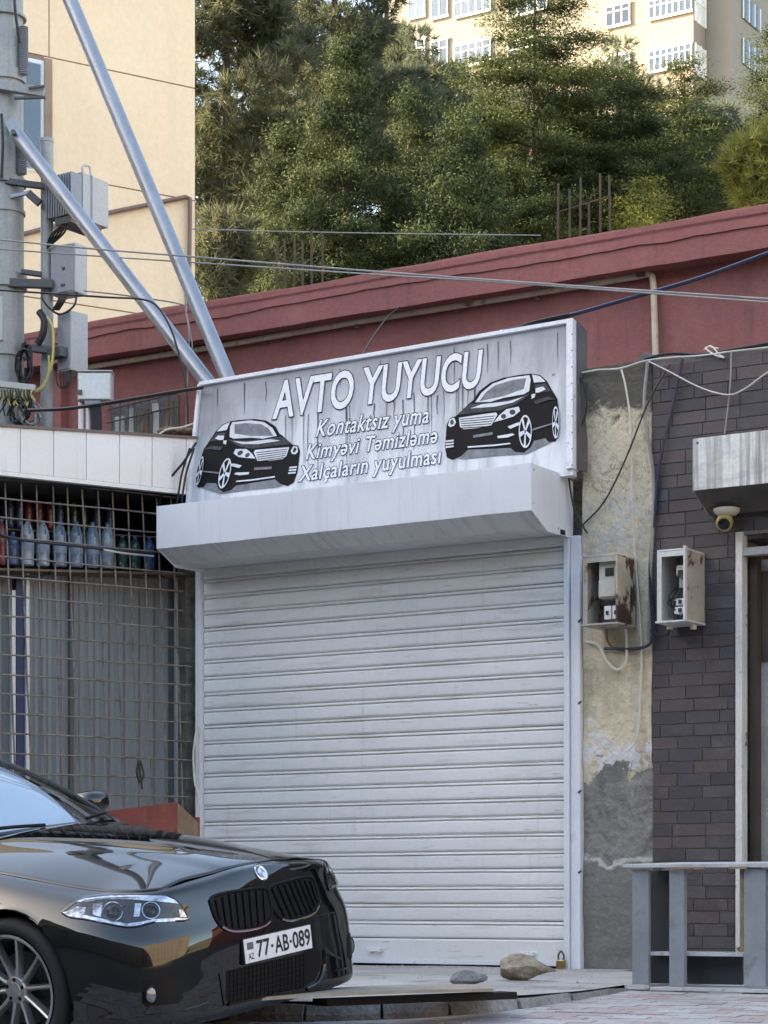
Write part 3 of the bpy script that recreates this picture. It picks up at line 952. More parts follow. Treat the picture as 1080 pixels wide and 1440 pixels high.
def text_on(body, quad, place, parent, m, name, shear=0.0, bold=0.0, off=0.0, outline=None, space=1.0, otl_m='sign_black', otl_off=0.0):
    """lay lettering into a quad given by base-left, base-right, cap-right, cap-left"""
    global CAP
    if CAP is None:
        CAP = text_mesh('H')[0][:, 1].max()
    v0, _ = text_mesh(body, shear, 0.0, space)
    x0, x1 = v0[:, 0].min(), v0[:, 0].max()
    jobs = []
    if outline:
        jobs.append((outline, otl_m, otl_off, name + '_outline'))
    jobs.append((bold, m, off, name))
    for ofs, mm, of, nm in jobs:
        v, f = text_mesh(body, shear, ofs, space)
        mb = MB()
        for p in v:
            s_, t_ = (p[0] - x0) / (x1 - x0), p[1] / CAP
            a = Vector(quad[0]).lerp(Vector(quad[1]), s_)
            b = Vector(quad[3]).lerp(Vector(quad[2]), s_)
            q_ = a + (b - a) * t_
            mb.v.append(place(q_[0], q_[1], of))
        mb.f = f
        me = bpy.data.meshes.new(nm)
        me.from_pydata([tuple(p) for p in mb.v], [], mb.f)
        finish(nm, me, mm, parent)
text_on('AVTO YUYUCU', [(384, 588), (673, 543), (678, 493), (389, 538)], sg, sgn, 'sign_white', 'lettering', 0.0, 0.022, 0.009, 0.040, 1.02, otl_off=0.006)
text_on('Kontaktsız yuma', [(444, 614), (602, 594), (604, 571), (449, 591)], sg, sgn, 'sign_white', 'lettering', 0.12, 0.014, 0.009, 0.040, 1.08, otl_off=0.006)
text_on('Kimyəvi Təmizləmə', [(430, 646), (614, 622), (616, 600), (434, 625)], sg, sgn, 'sign_white', 'lettering', 0.08, 0.014, 0.009, 0.040, 1.08, otl_off=0.006)
text_on('Xalçaların yuyulması', [(420, 677), (619, 651), (620, 629), (423, 656)], sg, sgn, 'sign_white', 'lettering', 0.08, 0.014, 0.009, 0.040, 1.08, otl_off=0.006)
# ink runs below the letters
dr = random.Random(5)
for i in range(34):
    px = dr.uniform(392, 672) if i < 24 else dr.uniform(300, 790)
    y0 = 588 - (px - 384) * 0.157 + dr.uniform(-8, 6) if i < 24 else 548 - (px - 290) * 0.17 + dr.uniform(-2, 4)
    L = dr.uniform(25, 85) if i < 24 else dr.uniform(18, 50)
    ymax = 700 - (px - 300) * 0.105
    y1 = min(y0 + L, ymax)
    w = dr.uniform(0.35, 0.9)
    j = dr.uniform(-1.5, 1.5)
    me = bpy.data.meshes.new('ink_run')
    me.from_pydata([tuple(sg(px - w, y0, 0.0035)), tuple(sg(px + w, y0, 0.0035)), tuple(sg(px + w * 0.7 + j, (y0 + y1) / 2, 0.0035)), tuple(sg(px + w * 0.3, y1, 0.0035)),
                    tuple(sg(px - w * 0.3, y1, 0.0035)), tuple(sg(px - w * 0.7 + j, (y0 + y1) / 2, 0.0035))], [], [(0, 1, 2, 5), (5, 2, 3, 4)])
    finish('ink_run', me, 'sign_drip', sgn)

# the two printed saloons (flat print on the board); traced once, mirrored for the other one
def zc(x, y):                                   # tracing sheet -> photo pixels
    return (520 + x / 3.176, 440 + y / 3.176)
def ell(cx, cy, rx, ry, n=20, rot=0):
    return [(cx + rx * math.cos(2 * math.pi * i / n) * math.cos(rot) - ry * math.sin(2 * math.pi * i / n) * math.sin(rot),
             cy + rx * math.cos(2 * math.pi * i / n) * math.sin(rot) + ry * math.sin(2 * math.pi * i / n) * math.cos(rot)) for i in range(n)]
ART = []
ART.append(('sign_grey', [(340, 640), (420, 655), (560, 640), (700, 632), (790, 590), (845, 560), (790, 555), (600, 590), (420, 600)]))
ART.append(('sign_black', [(345, 500), (360, 470), (385, 462), (425, 425), (445, 405), (462, 392), (490, 350), (540, 312), (600, 290), (680, 276), (722, 272), (762, 278), (792, 305),
    (815, 345), (838, 382), (845, 430), (845, 540), (830, 575), (800, 578), (785, 560), (735, 572), (720, 600), (690, 626), (650, 622), (630, 604), (560, 607), (440, 612), (410, 640),
    (370, 658), (345, 645), (337, 600), (340, 560)]))
ART.append(('sign_light', [(472, 400), (502, 356), (550, 317), (620, 292), (714, 279), (720, 300), (713, 350), (690, 364), (600, 380), (540, 398)]))
ART.append(('sign_grey', [(490, 396), (520, 355), (560, 325), (640, 300), (700, 292), (690, 340), (600, 372)]))
ART.append(('sign_light', [(726, 276), (760, 283), (786, 308), (735, 312)]))
ART.append(('sign_mid', [(738, 322), (788, 316), (812, 350), (745, 358)]))
ART.append(('sign_light', [(742, 338), (775, 330), (788, 342), (760, 356), (742, 358)]))
ART.append(('sign_light', [(724, 365), (742, 362), (738, 378), (724, 385)]))
ART.append(('sign_mid', [(420, 428), (450, 408), (540, 402), (640, 386), (718, 362), (650, 412), (585, 436), (480, 446), (400, 456)]))
ART.append(('sign_light', [(500, 410), (620, 396), (690, 376), (640, 402), (560, 420), (450, 428)]))
ART.append(('sign_light', [(400, 470), (480, 458), (566, 446), (572, 456), (545, 503), (480, 516), (420, 521), (405, 510)]))
for i in range(5):
    y = 472 + i * 9.5
    ART.append(('sign_black', [(405 + i * 2, y + 4), (482, y - 4 + i), (560 - i * 5, y - 12 + i * 2), (560 - i * 5, y - 8.5 + i * 2), (482, y + i - 0.5), (405 + i * 2, y + 7.5)]))
ART.append(('sign_light', [(556, 490), (580, 460), (612, 432), (668, 420), (674, 440), (644, 464), (600, 478)]))
ART.append(('sign_mid', ell(640, 445, 14, 12, 10)))
ART.append(('sign_mid', ell(600, 464, 12, 11, 10)))
ART.append(('sign_light', [(352, 504), (360, 476), (380, 470), (388, 490), (380, 506), (362, 512)]))
ART.append(('sign_mid', ell(370, 490, 8, 12, 10)))
ART.append(('sign_grey', [(465, 548), (552, 534), (552, 546), (465, 560)]))
ART.append(('sign_light', [(618, 510), (662, 492), (682, 488), (672, 502), (630, 520)]))
ART.append(('sign_light', [(572, 552), (640, 540), (650, 546), (620, 558), (575, 562)]))
for i in range(3):
    ART.append(('sign_light', [(342, 572 + i * 13), (378, 568 + i * 13), (378, 575 + i * 13), (342, 580 + i * 13)]))
ART.append(('sign_light', [(440, 598), (560, 590), (630, 582), (632, 588), (560, 597), (440, 605)]))
ART.append(('sign_grey', [(730, 520), (818, 494), (818, 500), (730, 528)]))
ART.append(('sign_mid', [(735, 395), (800, 375), (832, 388), (800, 392), (745, 410)]))
for (cx_, cy_, rx, ry, nsp) in ((698, 532, 29, 74, 5), (834, 492, 15, 72, 5)):
    ART.append(('sign_light', ell(cx_, cy_, rx, ry, 22)))
    ART.append(('sign_black', ell(cx_, cy_, rx * 0.86, ry * 0.88, 22)))
    for q_ in range(nsp):
        a = 2 * math.pi * q_ / nsp + 0.4
        d = (math.cos(a), math.sin(a)); e = (-math.sin(a), math.cos(a))
        ART.append(('sign_light', [(cx_ + rx * (d[0] * t_ + e[0] * w), cy_ + ry * (d[1] * t_ + e[1] * w)) for t_, w in ((0.1, -0.09), (0.92, -0.16), (0.92, 0.16), (0.1, 0.09))]))
# board axes, to move the tracing from one side to the other without the perspective
UA = (sBR - sBL).normalized()
UB = SN.cross(UA).normalized()
if UB.z < 0:
    UB = -UB
def to_uv(p):
    return ((p - sBL).dot(UA), (p - sBL).dot(UB))
def from_uv(u, v, off):
    return sBL + UA * u + UB * v + SN * off
ruv = [to_uv(sg(*zc(x, y))) for x, y in ART[1][1]]
ru0, ru1 = min(u for u, v in ruv), max(u for u, v in ruv)
rv0, rv1 = min(v for u, v in ruv), max(v for u, v in ruv)
lz = lambda x, y: to_uv(sg(220 + x / 3.176, 440 + y / 3.176))
lu0, lu1 = lz(185, 700)[0], lz(640, 640)[0]
lv0, lv1 = lz(330, 800)[1], lz(430, 472)[1]
for side in (0, 1):
    grp = thing('tmp', 'x', 'x') if False else None
    merged = {}
    base_o = None
    for i, (mm, poly) in enumerate(ART):
        pts = []
        for x, y in poly:
            u, v = to_uv(sg(*zc(x, y)))
            if side:
                fu, fv = (u - ru0) / (ru1 - ru0), (v - rv0) / (rv1 - rv0)
                u, v = lu1 - fu * (lu1 - lu0), lv0 + fv * (lv1 - lv0)
            pts.append((u, v))
        merged.setdefault(i, []).append(pts)
        off = 0.004 + 0.0005 * i / 2
        me = bpy.data.meshes.new('print_area')
        vv = [tuple(from_uv(u, v, off)) for u, v in pts]
        res = delaunay_2d_cdt([Vector(p) for p in pts], [], [list(range(len(pts)))], 1, 1e-6)
        me.from_pydata([tuple(from_uv(p[0], p[1], off)) for p in res[0]], [], [tuple(f_) for f_ in res[2]])
        if i == 0:
            par = sgn
        o = finish('printed_car' if i == 1 else 'print_area', me, mm, sgn if i < 2 else base_o)
        if i == 1:
            base_o = o
            o['label'] = 'printed black saloon at the %s end of the sign' % ('left' if side else 'right')

# ================================================================== RIGHT HAND SIDE
def meter_box(px0, px1, py0, py1, body_m, side_m, label, seed):
    """open metal box standing 0.3 m off the wall: back, top, bottom, two sides, lip; meter and fuses inside"""
    Yf = -0.30
    a, b = at(px0, py1, Yf), at(px1, py0, Yf)
    x0, x1, z0, z1 = a.x, b.x, a.z, b.z
    t = thing('meter_box', label, 'meter box', ((x0 + x1) / 2, -0.15, z0))
    T = 0.012
    MB().box(x0, x1, -0.022, -0.010, z0, z1).build('back_plate', 'meter_inside', t)
    MB().box(x0, x1, Yf, -0.023, z1 - T, z1).build('top_plate', body_m, t, bevel=0.002)
    MB().box(x0 - 0.01, x1 + 0.01, Yf - 0.01, -0.023, z0 - T, z0).build('bottom_plate', body_m, t, bevel=0.002)
    MB().box(x0, x0 + T, Yf, -0.023, z0 + 0.001, z1 - T - 0.001).build('side_plate', body_m, t)
    MB().box(x1 - T, x1, Yf, -0.023, z0 + 0.001, z1 - T - 0.001).build('side_plate', side_m, t)
    lip = MB().box(x0 + T + 0.001, x1 - T - 0.001, Yf + 0.002, Yf + 0.012, z1 - T - 0.035, z1 - T - 0.001)
    lip.box(x0 + T + 0.001, x0 + T + 0.018, Yf + 0.002, Yf + 0.012, z0 + 0.002, z1 - T - 0.036)
    lip.build('lip', body_m, t)
    return t, x0, x1, z0, z1
t, x0, x1, z0, z1 = meter_box(820, 868, 778, 878, 'meter_metal', 'meter_beige', 'rusty beige open meter box on the flaking pillar', 1)
w = x1 - x0
mt = MB().box(x0 + w * 0.36, x1 - 0.03, -0.25, -0.13, z0 + 0.17, z1 - 0.03).build('meter', 'meter_case', t, bevel=0.008)
MB().box(x0 + w * 0.56, x1 - 0.05, -0.256, -0.251, z1 - 0.14, z1 - 0.085).build('display', 'display_dark', mt)
MB().box(x0 + w * 0.38, x1 - 0.032, -0.265, -0.251, z0 + 0.18, z0 + 0.29).build('terminal_cover', 'meter_case', mt, bevel=0.004)
for i in range(2):
    f = MB().box(x0 + w * (0.5 + 0.24 * i), x0 + w * (0.70 + 0.24 * i), -0.24, -0.14, z0 + 0.03, z0 + 0.12).build('breaker', 'white_plastic', t, bevel=0.003)
    MB().box(x0 + w * (0.57 + 0.24 * i), x0 + w * (0.63 + 0.24 * i), -0.252, -0.241, z0 + 0.06, z0 + 0.085).build('switch', 'display_dark', f)
t, x0, x1, z0, z1 = meter_box(924, 966, 770, 874, 'jamb_white', 'meter_metal', 'dirty white open meter box on the brick wall', 2)
w = x1 - x0
MB().box(x1 - 0.008, x1 + 0.004, -0.34, -0.305, z0 - 0.005, z1 + 0.01).build('door_edge', 'jamb_white', t)
mt = MB().box(x0 + w * 0.50, x1 - 0.03, -0.24, -0.13, z0 + 0.30, z1 - 0.10).build('meter', 'meter_case', t, bevel=0.01)
MB().box(x0 + w * 0.58, x1 - 0.05, -0.246, -0.241, z1 - 0.18, z1 - 0.135).build('display', 'display_dark', mt)
MB().box(x0 + w * 0.56, x1 - 0.035, -0.22, -0.14, z0 + 0.22, z0 + 0.295).build('terminal_cover', 'unit_grey', t, bevel=0.006)
for i in range(2):
    f = MB().box(x0 + w * 0.45, x1 - 0.03, -0.24, -0.15, z0 + 0.05 + 0.055 * i, z0 + 0.095 + 0.055 * i).build('breaker', 'white_plastic', t, bevel=0.003)
    MB().box(x0 + w * 0.60, x0 + w * 0.70, -0.25, -0.241, z0 + 0.06 + 0.055 * i, z0 + 0.085 + 0.055 * i).build('switch', 'display_dark', f)
wr = MB()
for i in range(3):
    wr.tube([(x1 - 0.07 - 0.02 * i, -0.2, z0 + 0.24), (x1 - 0.09 - 0.03 * i, -0.25, z0 + 0.17), (x0 + 0.05 + 0.02 * i, -0.24, z0 + 0.13 - 0.02 * i), (x0 + w * 0.5, -0.245, z0 + 0.075 + 0.03 * i)], 0.005, 6, smooth=5)
wr.build('wire', 'cable_black', t, smooth=True)

# roller housing of the neighbouring door, stained with soot
AY = -0.32
a, b = at(975, 690, AY), at(975, 617, AY)
ax0, az0, az1 = a.x, a.z, b.z
ax1 = ax0 + 1.9
aw = thing('door_housing', 'soot streaked metal roller housing above the right hand doorway', 'housing', ((ax0 + ax1) / 2, -0.16, az0 - 0.1))
MB().box(ax0, ax1, AY, AY + 0.012, az0, az1).build('front_panel', 'steel_stained', aw, bevel=0.002)
MB().hexa([Vector((ax0, AY + 0.001, az0 - 0.002)), Vector((ax1, AY + 0.001, az0 - 0.002)), Vector((ax1, -0.06, az0 - 0.13)), Vector((ax0, -0.06, az0 - 0.13))],
          [Vector((ax0, AY + 0.012, az0 + 0.008)), Vector((ax1, AY + 0.012, az0 + 0.008)), Vector((ax1, -0.06, az0 - 0.118)), Vector((ax0, -0.06, az0 - 0.118))]).build('slanted_panel', 'edge_dark', aw)
MB().box(ax0, ax1, AY + 0.013, -0.015, az1 - 0.014, az1 - 0.002).build('top_panel', 'steel_stained', aw)
MB().prism([(AY + 0.002, az1 - 0.003), (AY + 0.002, az0), (-0.06, az0 - 0.125), (-0.015, az0 - 0.125), (-0.015, az1 - 0.003)], ax0 - 0.006, ax0 - 0.001).build('end_cap', 'steel_stained', aw)
MB().lathe([(0.008, 0), (0.008, 0.004), (0.002, 0.006)], frame_at((ax0 + 0.03, AY, az1 - 0.03), (0, -1, 0)), 8).build('rivet', 'edge_dark', aw)

# security camera under the housing
c = at(1022, 722, -0.14)
cm = thing('security_camera', 'small yellowed dome security camera under the stained housing', 'camera', c)
MB().lathe([(0.035, -0.02), (0.062, -0.012), (0.085, 0.012), (0.088, 0.03), (0.07, 0.036)], Matrix.Translation(c + Vector((0, 0, 0.0))), 20).build('mount', 'camera_cream', cm, smooth=True)
lz_ = frame_at(c + Vector((-0.01, -0.01, -0.055)), (0.25, -0.85, -0.45))
MB().lathe([(0.02, -0.06), (0.048, -0.045), (0.056, -0.01), (0.056, 0.03), (0.050, 0.046), (0.040, 0.048)], lz_, 20).build('body', 'camera_yellowed', cm, smooth=True)
MB().lathe([(0.040, 0.0485), (0.038, 0.054), (0.024, 0.056), (0.018, 0.060)], lz_, 18).build('lens', 'lens_black', cm, smooth=True)

# doorway: white jamb, door leaf standing in a dark opening
dw = thing('doorway', 'grey shop door behind a rust spotted white steel jamb', 'door', (XD0 + 0.3, 0.1, 0.2))
jb0, jb1 = at(1034, 900, -0.03).x, at(1043.5, 900, -0.03).x
MB().box(jb0, jb1, -0.03, 0.06, 0.2, at(1038, 748, -0.03).z).build('jamb', 'jamb_white', dw, bevel=0.003)
MB().box(XD0 + 0.05, XD0 + 0.10, 0.12, 0.2, 0.2, 3.05).build('inner_frame', 'door_brown', dw)
dx0 = at(1052, 900, 0.16).x
dl = MB().box(dx0, dx0 + 0.95, 0.22, 0.27, 0.22, 2.98).build('door_leaf', 'door_grey', dw, bevel=0.004)
MB().box(dx0 + 0.07, dx0 + 0.88, 0.208, 0.219, 2.3, 2.9).build('pane', 'door_brown', dl)
MB().box(dx0 + 0.07, dx0 + 0.12, 0.20, 0.219, 0.3, 2.26).build('stile', 'door_grey', dl, bevel=0.004)
MB().box(dx0 + 0.16, dx0 + 0.85, 0.212, 0.219, 0.3, 2.2).build('door_panel', 'door_grey', dl, bevel=0.004)
MB().box(jb1 + 0.002, jb1 + 1.4, -0.02, 0.05, 2.98, 3.03).build('head_rail', 'door_grey', dw)

# low grey shelf unit on the footway
SYf = -2.50
s_l, s_r = at(880, 1300, SYf).x, at(1100, 1300, SYf).x
sz0 = 0.215
bt = at(900, 1217, SYf).z
sb = thing('shelf_bench', 'low grey painted open shelf unit with chipped top on the footway', 'shelf', ((s_l + s_r) / 2, SYf + 0.2, sz0))
def bxp(px0, px1, y0, y1, z0_, z1_, nm, m, par, bv=0.002, dz=(0, 0)):
    return MB().box(at(px0, 1300, y0).x, at(px1, 1300, y0).x, y0, y1, z0_, z1_).build(nm, m, par, bevel=bv)
tp = MB()
xa, xb = at(875, 1217, SYf - 0.03).x, s_r
zt = bt
tp.hexa([Vector((xa, SYf - 0.03, zt - 0.012)), Vector((xb, SYf - 0.06, zt - 0.018)), Vector((xb, SYf - 0.06, zt + 0.006)), Vector((xa, SYf - 0.03, zt + 0.006))],
        [Vector((xa + 0.16, SYf + 0.36, zt + 0.004)), Vector((xb, SYf + 0.36, zt - 0.004)), Vector((xb, SYf + 0.36, zt + 0.020)), Vector((xa + 0.16, SYf + 0.36, zt + 0.022))])
tb = tp.build('top_board', 'bench_top', sb, bevel=0.002)
for px0, px1 in ((936, 970), (975, 990), (1024, 1050)):
    bxp(px0, px1, SYf - 0.062, SYf - 0.052, zt - 0.024, zt - 0.012, 'chipped_edge', 'chipboard', tb, 0)
zb_ = zt - 0.022
bxp(889, 912, SYf, SYf + 0.03, sz0 + 0.03, zb_, 'upright', 'bench_grey', sb)
bxp(941, 962, SYf - 0.02, SYf + 0.02, sz0 + 0.02, zb_, 'upright', 'bench_grey', sb)
bxp(1046, 1076, SYf - 0.03, SYf - 0.005, sz0 + 0.03, zb_, 'upright', 'bench_grey', sb)
bxp(1078, 1092, SYf - 0.01, SYf + 0.02, sz0 + 0.03, zb_, 'upright', 'bench_grey', sb)
sm_ = at(900, 1341, SYf).z
bxp(912.5, 941, SYf + 0.20, SYf + 0.22, sm_ + 0.012, zb_ - 0.005, 'back_panel', 'bench_dark', sb)
bxp(912, 945, SYf + 0.12, SYf + 0.14, sz0 + 0.03, sm_ - 0.012, 'back_panel', 'bench_dark', sb)
bxp(964, 1044, SYf + 0.16, SYf + 0.18, sz0 + 0.03, sm_ - 0.014, 'back_panel', 'bench_dark', sb)
bxp(912.5, 1045, SYf + 0.022, SYf + 0.30, sm_ - 0.01, sm_ + 0.01, 'shelf_board', 'bench_top', sb)
bxp(1040, 1046, SYf + 0.0, SYf + 0.02, sm_ + 0.02, zb_ - 0.002, 'edge_strip', 'chipboard', sb)
bxp(878, 912, SYf - 0.05, SYf + 0.3, sz0, sz0 + 0.026, 'base_board', 'bench_top', sb)
bxp(914, 1098, SYf - 0.07, SYf + 0.3, sz0 - 0.002, sz0 + 0.018, 'base_board', 'bench_top', sb)

# stones, padlock, board on the apron
def rock(name, px0, px1, py0, py1, m, label, seed, squash=1.0, beak=0.0):
    base = gz((px0 + px1) / 2, py1, apron_z(-2))
    dd = (base - CAM).dot(SY)
    w = (px1 - px0) * dd / FPX / 2
    h = (py1 - py0) * dd / FPX
    bm = bmesh.new()
    bmesh.ops.create_icosphere(bm, subdivisions=4, radius=1.0)
    r = np.random.default_rng(seed)
    dirs = r.normal(size=(12, 3)); dirs /= np.linalg.norm(dirs, axis=1)[:, None]
    cuts = r.uniform(0.60, 0.95, 12)
    for v in bm.verts:
        n = np.array(v.co)
        s_ = 1.0
        for d, c_ in zip(dirs, cuts):
            q_ = n @ d
            if q_ * s_ > c_:
                s_ = c_ / q_
        n = n * s_ * (1 + 0.03 * math.sin(9 * n[0] + seed) * math.sin(11 * n[1]) + r.normal(0, 0.006))
        if beak:
            kx = n[0] + 0.2
            n[2] = n[2] * (1 - 0.62 * max(0, min(1, (n[0] + 0.1) * 1.1))) - beak * max(0, n[0]) * 0.2
        v.co = n
    me = bpy.data.meshes.new(name)
    lo = min(v.co.z for v in bm.verts); hi = max(v.co.z for v in bm.verts)
    lx = min(v.co.x for v in bm.verts); hx = max(v.co.x for v in bm.verts)
    for v in bm.verts:
        v.co = Vector(((v.co.x - lx) / (hx - lx) * 2 * w - w, v.co.y * w * squash, (v.co.z - lo) / (hi - lo) * h))
    bm.to_mesh(me)
    bm.free()
    o = finish(name, me, m, smooth=True, angle=22)
    o.location = base - Vector((0, 0, 0.012))
    o.rotation_euler.z = YAW
    WM[o] = Matrix.Translation(base)
    return tag(o, label, 'stone')
rock('stone', 703, 783, 1338, 1379, 'rock_brown', 'large brown boulder with a pointed end before the shutter', 5, 0.62, 1.0)
rock('stone', 632, 686, 1361, 1384, 'rock_grey', 'smaller flat grey stone before the shutter', 14, 0.6)
c = at(789, 1354, -0.09)
pd = thing('padlock', 'brass padlock hanging at the foot of the right rail', 'padlock', c)
MB().box(c.x - 0.033, c.x + 0.033, -0.105, -0.075, c.z - 0.055, c.z + 0.02).build('body', 'brass', pd, bevel=0.006)
MB().tube([(c.x - 0.02, -0.09, c.z + 0.021), (c.x - 0.02, -0.09, c.z + 0.055), (c.x, -0.09, c.z + 0.078), (c.x + 0.02, -0.09, c.z + 0.055), (c.x + 0.02, -0.09, c.z + 0.021)], 0.007, 8, smooth=5).build('shackle', 'dark_bracket', pd, smooth=True)
# warped plywood board, propped off the concrete
bz = 0.262
p1, p2 = gz(692, 1387, bz), gz(694, 1393, bz + 0.0)
q1, q2 = gz(440, 1394, bz), gz(300, 1410, bz - 0.02)
vsb = []
N = 10
bd = MB()
for i in range(N + 1):
    f = i / N
    A = p1.lerp(q1, f); B = p2.lerp(q2, f)
    dz = 0.012 * math.sin(f * 3.1)
    for P_, e in ((A, 0.0), (B, 0.0)):
        bd.v += [P_ + Vector((0, 0, dz + 0.010)), P_ + Vector((0, 0, dz - 0.006))]
for i in range(N):
    o = i * 4
    bd.f += [(o, o + 2, o + 6, o + 4), (o + 1, o + 5, o + 7, o + 3), (o + 2, o + 3, o + 7, o + 6), (o, o + 4, o + 5, o + 1)]
bd.f += [(0, 1, 3, 2), (N * 4, N * 4 + 2, N * 4 + 3, N * 4 + 1)]
tag(bd.build('plywood_board', 'plywood'), 'thin warped plywood board lying on the apron beside the car', 'board')
sk = MB()  # black strip put in as the shaded gap under the board
pa, pb = gz(700, 1399, 0.232), gz(430, 1411, 0.215)
sk.bar(pa + Vector((0, 0.12, -0.004)), pb + Vector((0, 0.12, 0.0)), 0.14, 0.034)
tag(sk.build('gap_shade_strip', 'car_trim'), 'black strip standing for the shaded gap under the plywood board', 'strip')

# red painted wooden trough in front of the kiosk grille
c0, c1, c2 = gz(160, 1300, 0), 0, 0
ry = -1.2
ra, rb_, rc_ = at(155, 1160, ry), at(246, 1160, ry), at(268, 1158, ry + 0.25)
zt_ = at(246, 1128, ry).z
zl_ = at(160, 1143, ry).z
rt = thing('red_crate', 'faded red wooden box beside the kiosk grille, behind the bonnet', 'crate', (rb_.x - 0.3, ry, 0.23))
MB().hexa([Vector((ra.x - 0.2, ry, 0.235)), Vector((rb_.x, ry, 0.235)), Vector((rb_.x, ry, zt_)), Vector((ra.x - 0.2, ry, zl_))],
          [Vector((ra.x - 0.2, ry + 0.03, 0.235)), Vector((rb_.x, ry + 0.03, 0.235)), Vector((rb_.x, ry + 0.03, zt_)), Vector((ra.x - 0.2, ry + 0.03, zl_))]).build('front_board', 'red_wood', rt)
MB().hexa([Vector((rb_.x - 0.002, ry + 0.031, 0.235)), Vector((rc_.x, ry + 0.35, 0.235)), Vector((rc_.x, ry + 0.35, zt_ - 0.14)), Vector((rb_.x - 0.002, ry + 0.031, zt_))],
          [Vector((rb_.x - 0.03, ry + 0.04, 0.235)), Vector((rc_.x - 0.03, ry + 0.36, 0.235)), Vector((rc_.x - 0.03, ry + 0.36, zt_ - 0.14)), Vector((rb_.x - 0.03, ry + 0.04, zt_))]).build('end_board', 'raw_wood', rt)
MB().box(ra.x - 0.2, rb_.x - 0.05, ry + 0.33, ry + 0.36, 0.235, zl_ - 0.03).build('back_board', 'red_wood', rt)

# grit and crumbs of plaster swept up on the apron and footway
gv, gf = [], []
gr_ = np.random.default_rng(77)
for i in range(460):
    if i < 240:
        x, y = gr_.uniform(-3.0, 1.6), -abs(gr_.normal(0, 0.35)) - 0.06
    elif i < 360:
        x, y = gr_.uniform(-0.5, 1.6), gr_.uniform(-3.9, -0.2)
    else:
        x, y = gr_.uniform(0.6, 3.4), gr_.uniform(-4.4, -0.2)
    if x > 1.5 or (x > 0.6 and y > -0.5):
        z = street_z(y) + 0.012
    else:
        z = apron_z(y) + 0.002
    r_ = abs(gr_.normal(0, 0.005)) + 0.0025
    o = len(gv)
    a = gr_.uniform(0, 6)
    for q_ in range(4):
        gv.append((x + r_ * math.cos(a + q_ * 1.57) * gr_.uniform(0.6, 1.3), y + r_ * math.sin(a + q_ * 1.57) * gr_.uniform(0.6, 1.3), z - 0.003))
    gv.append((x, y, z + r_ * gr_.uniform(0.5, 1.1)))
    gf += [(o, o + 1, o + 4), (o + 1, o + 2, o + 4), (o + 2, o + 3, o + 4), (o + 3, o, o + 4)]
me = bpy.data.meshes.new('grit')
me.from_pydata(gv, [], gf)
tag(finish('grit', me, 'concrete_apron'), 'loose grit and crumbs scattered over the apron and footway', 'grit', kind='stuff')

# ================================================================== CABLES ON THE RIGHT
cable('cable', 'thick white cable hanging down the flaking pillar', [at(874, 520, -0.03), at(880, 545, -0.04), at(887, 600, -0.035), at(889, 700, -0.03), at(893, 780, -0.03), at(899, 860, -0.04),
      at(902, 920, -0.03), at(900, 990, -0.03), at(896, 1035, -0.03), at(883, 1056, -0.05)], 0.007, 'cable_white')
cable('cable', 'pair of black cables dropping beside the meter box on brick', [at(960, 505, -0.04), at(948, 560, -0.03), at(930, 640, -0.035), at(921, 720, -0.03), at(914, 800, -0.03), at(918, 880, -0.05),
      at(914, 905, -0.05), at(893, 912, -0.05), at(850, 912, -0.04)], 0.011, 'cable_blue')
cable('cable', 'grey cable running along the edge between pillar and bricks', [at(911, 508, -0.03), at(906, 560, -0.03), at(908, 600, -0.03), at(918, 660, -0.03), at(919, 720, -0.03), at(914, 820, -0.03), at(912, 900, -0.03)], 0.012, 'cable_grey')
cable('cable', 'thin black cable crossing the pillar diagonally', [at(942, 512, -0.03), at(912, 565, -0.04), at(880, 645, -0.045), at(850, 705, -0.04), at(820, 738, -0.03)], 0.006, 'cable_black')
cable('cable', 'black cable looping from the sign edge down to the pillar', [at(813, 526, -0.02), at(824, 548, -0.05), at(823, 585, -0.05), at(806, 630, -0.08), at(800, 665, -0.10), at(806, 710, -0.09), at(817, 735, -0.05), at(826, 750, -0.03)], 0.007, 'cable_black')
cable('cable', 'long white cable drooping across the top of the bricks', [at(912, 508, -0.03), at(940, 522, -0.06), at(985, 545, -0.06), at(1022, 555, -0.06), at(1045, 548, -0.06), at(1070, 530, -0.04), at(1085, 520, -0.03)], 0.005, 'cable_white')
cable('cable', 'thin grey cable hanging from the roof edge to the stained housing', [at(1028, 494, -0.03), at(1028, 520, -0.04), at(1025, 560, -0.04), at(1019, 610, -0.04)], 0.005, 'cable_grey')
cable('cable', 'cream cable loop hanging below the left meter box', [at(824, 902, -0.02), at(842, 908, -0.05), at(852, 928, -0.06), at(868, 942, -0.06), at(880, 930, -0.05), at(881, 900, -0.05), at(880, 884, -0.08)], 0.010, 'cable_white')
cable('cable', 'dark cable bent below the left meter box', [at(853, 884, -0.08), at(855, 902, -0.05), at(866, 913, -0.04), at(890, 915, -0.04), at(910, 908, -0.05)], 0.009, 'pipe_brown')
cable('cable', 'thin black wire below the right meter box', [at(915, 886, -0.05), at(925, 893, -0.06), at(938, 892, -0.06), at(944, 880, -0.09)], 0.005, 'cable_black')
ec = thing('conduit_stubs', 'pale conduit sockets under the right meter box', 'conduit', at(960, 890, -0.1))
for px in (942, 975):
    MB().lathe([(0.022, 0), (0.022, 0.05), (0.03, 0.052), (0.03, 0.07)], Matrix.Translation(at(px, 885, -0.12)), 10).build('socket', 'camera_cream', ec)
rp = [at(818, 524, -0.02), at(842, 520, -0.03), at(872, 518, -0.03), at(905, 508, -0.03), at(940, 503, -0.02), at(985, 500, -0.02), at(1030, 494, -0.02), at(1085, 488, -0.02)]
cable('cable', 'white cable lying along the roof edge above the bricks', rp, 0.0055, 'cable_white')
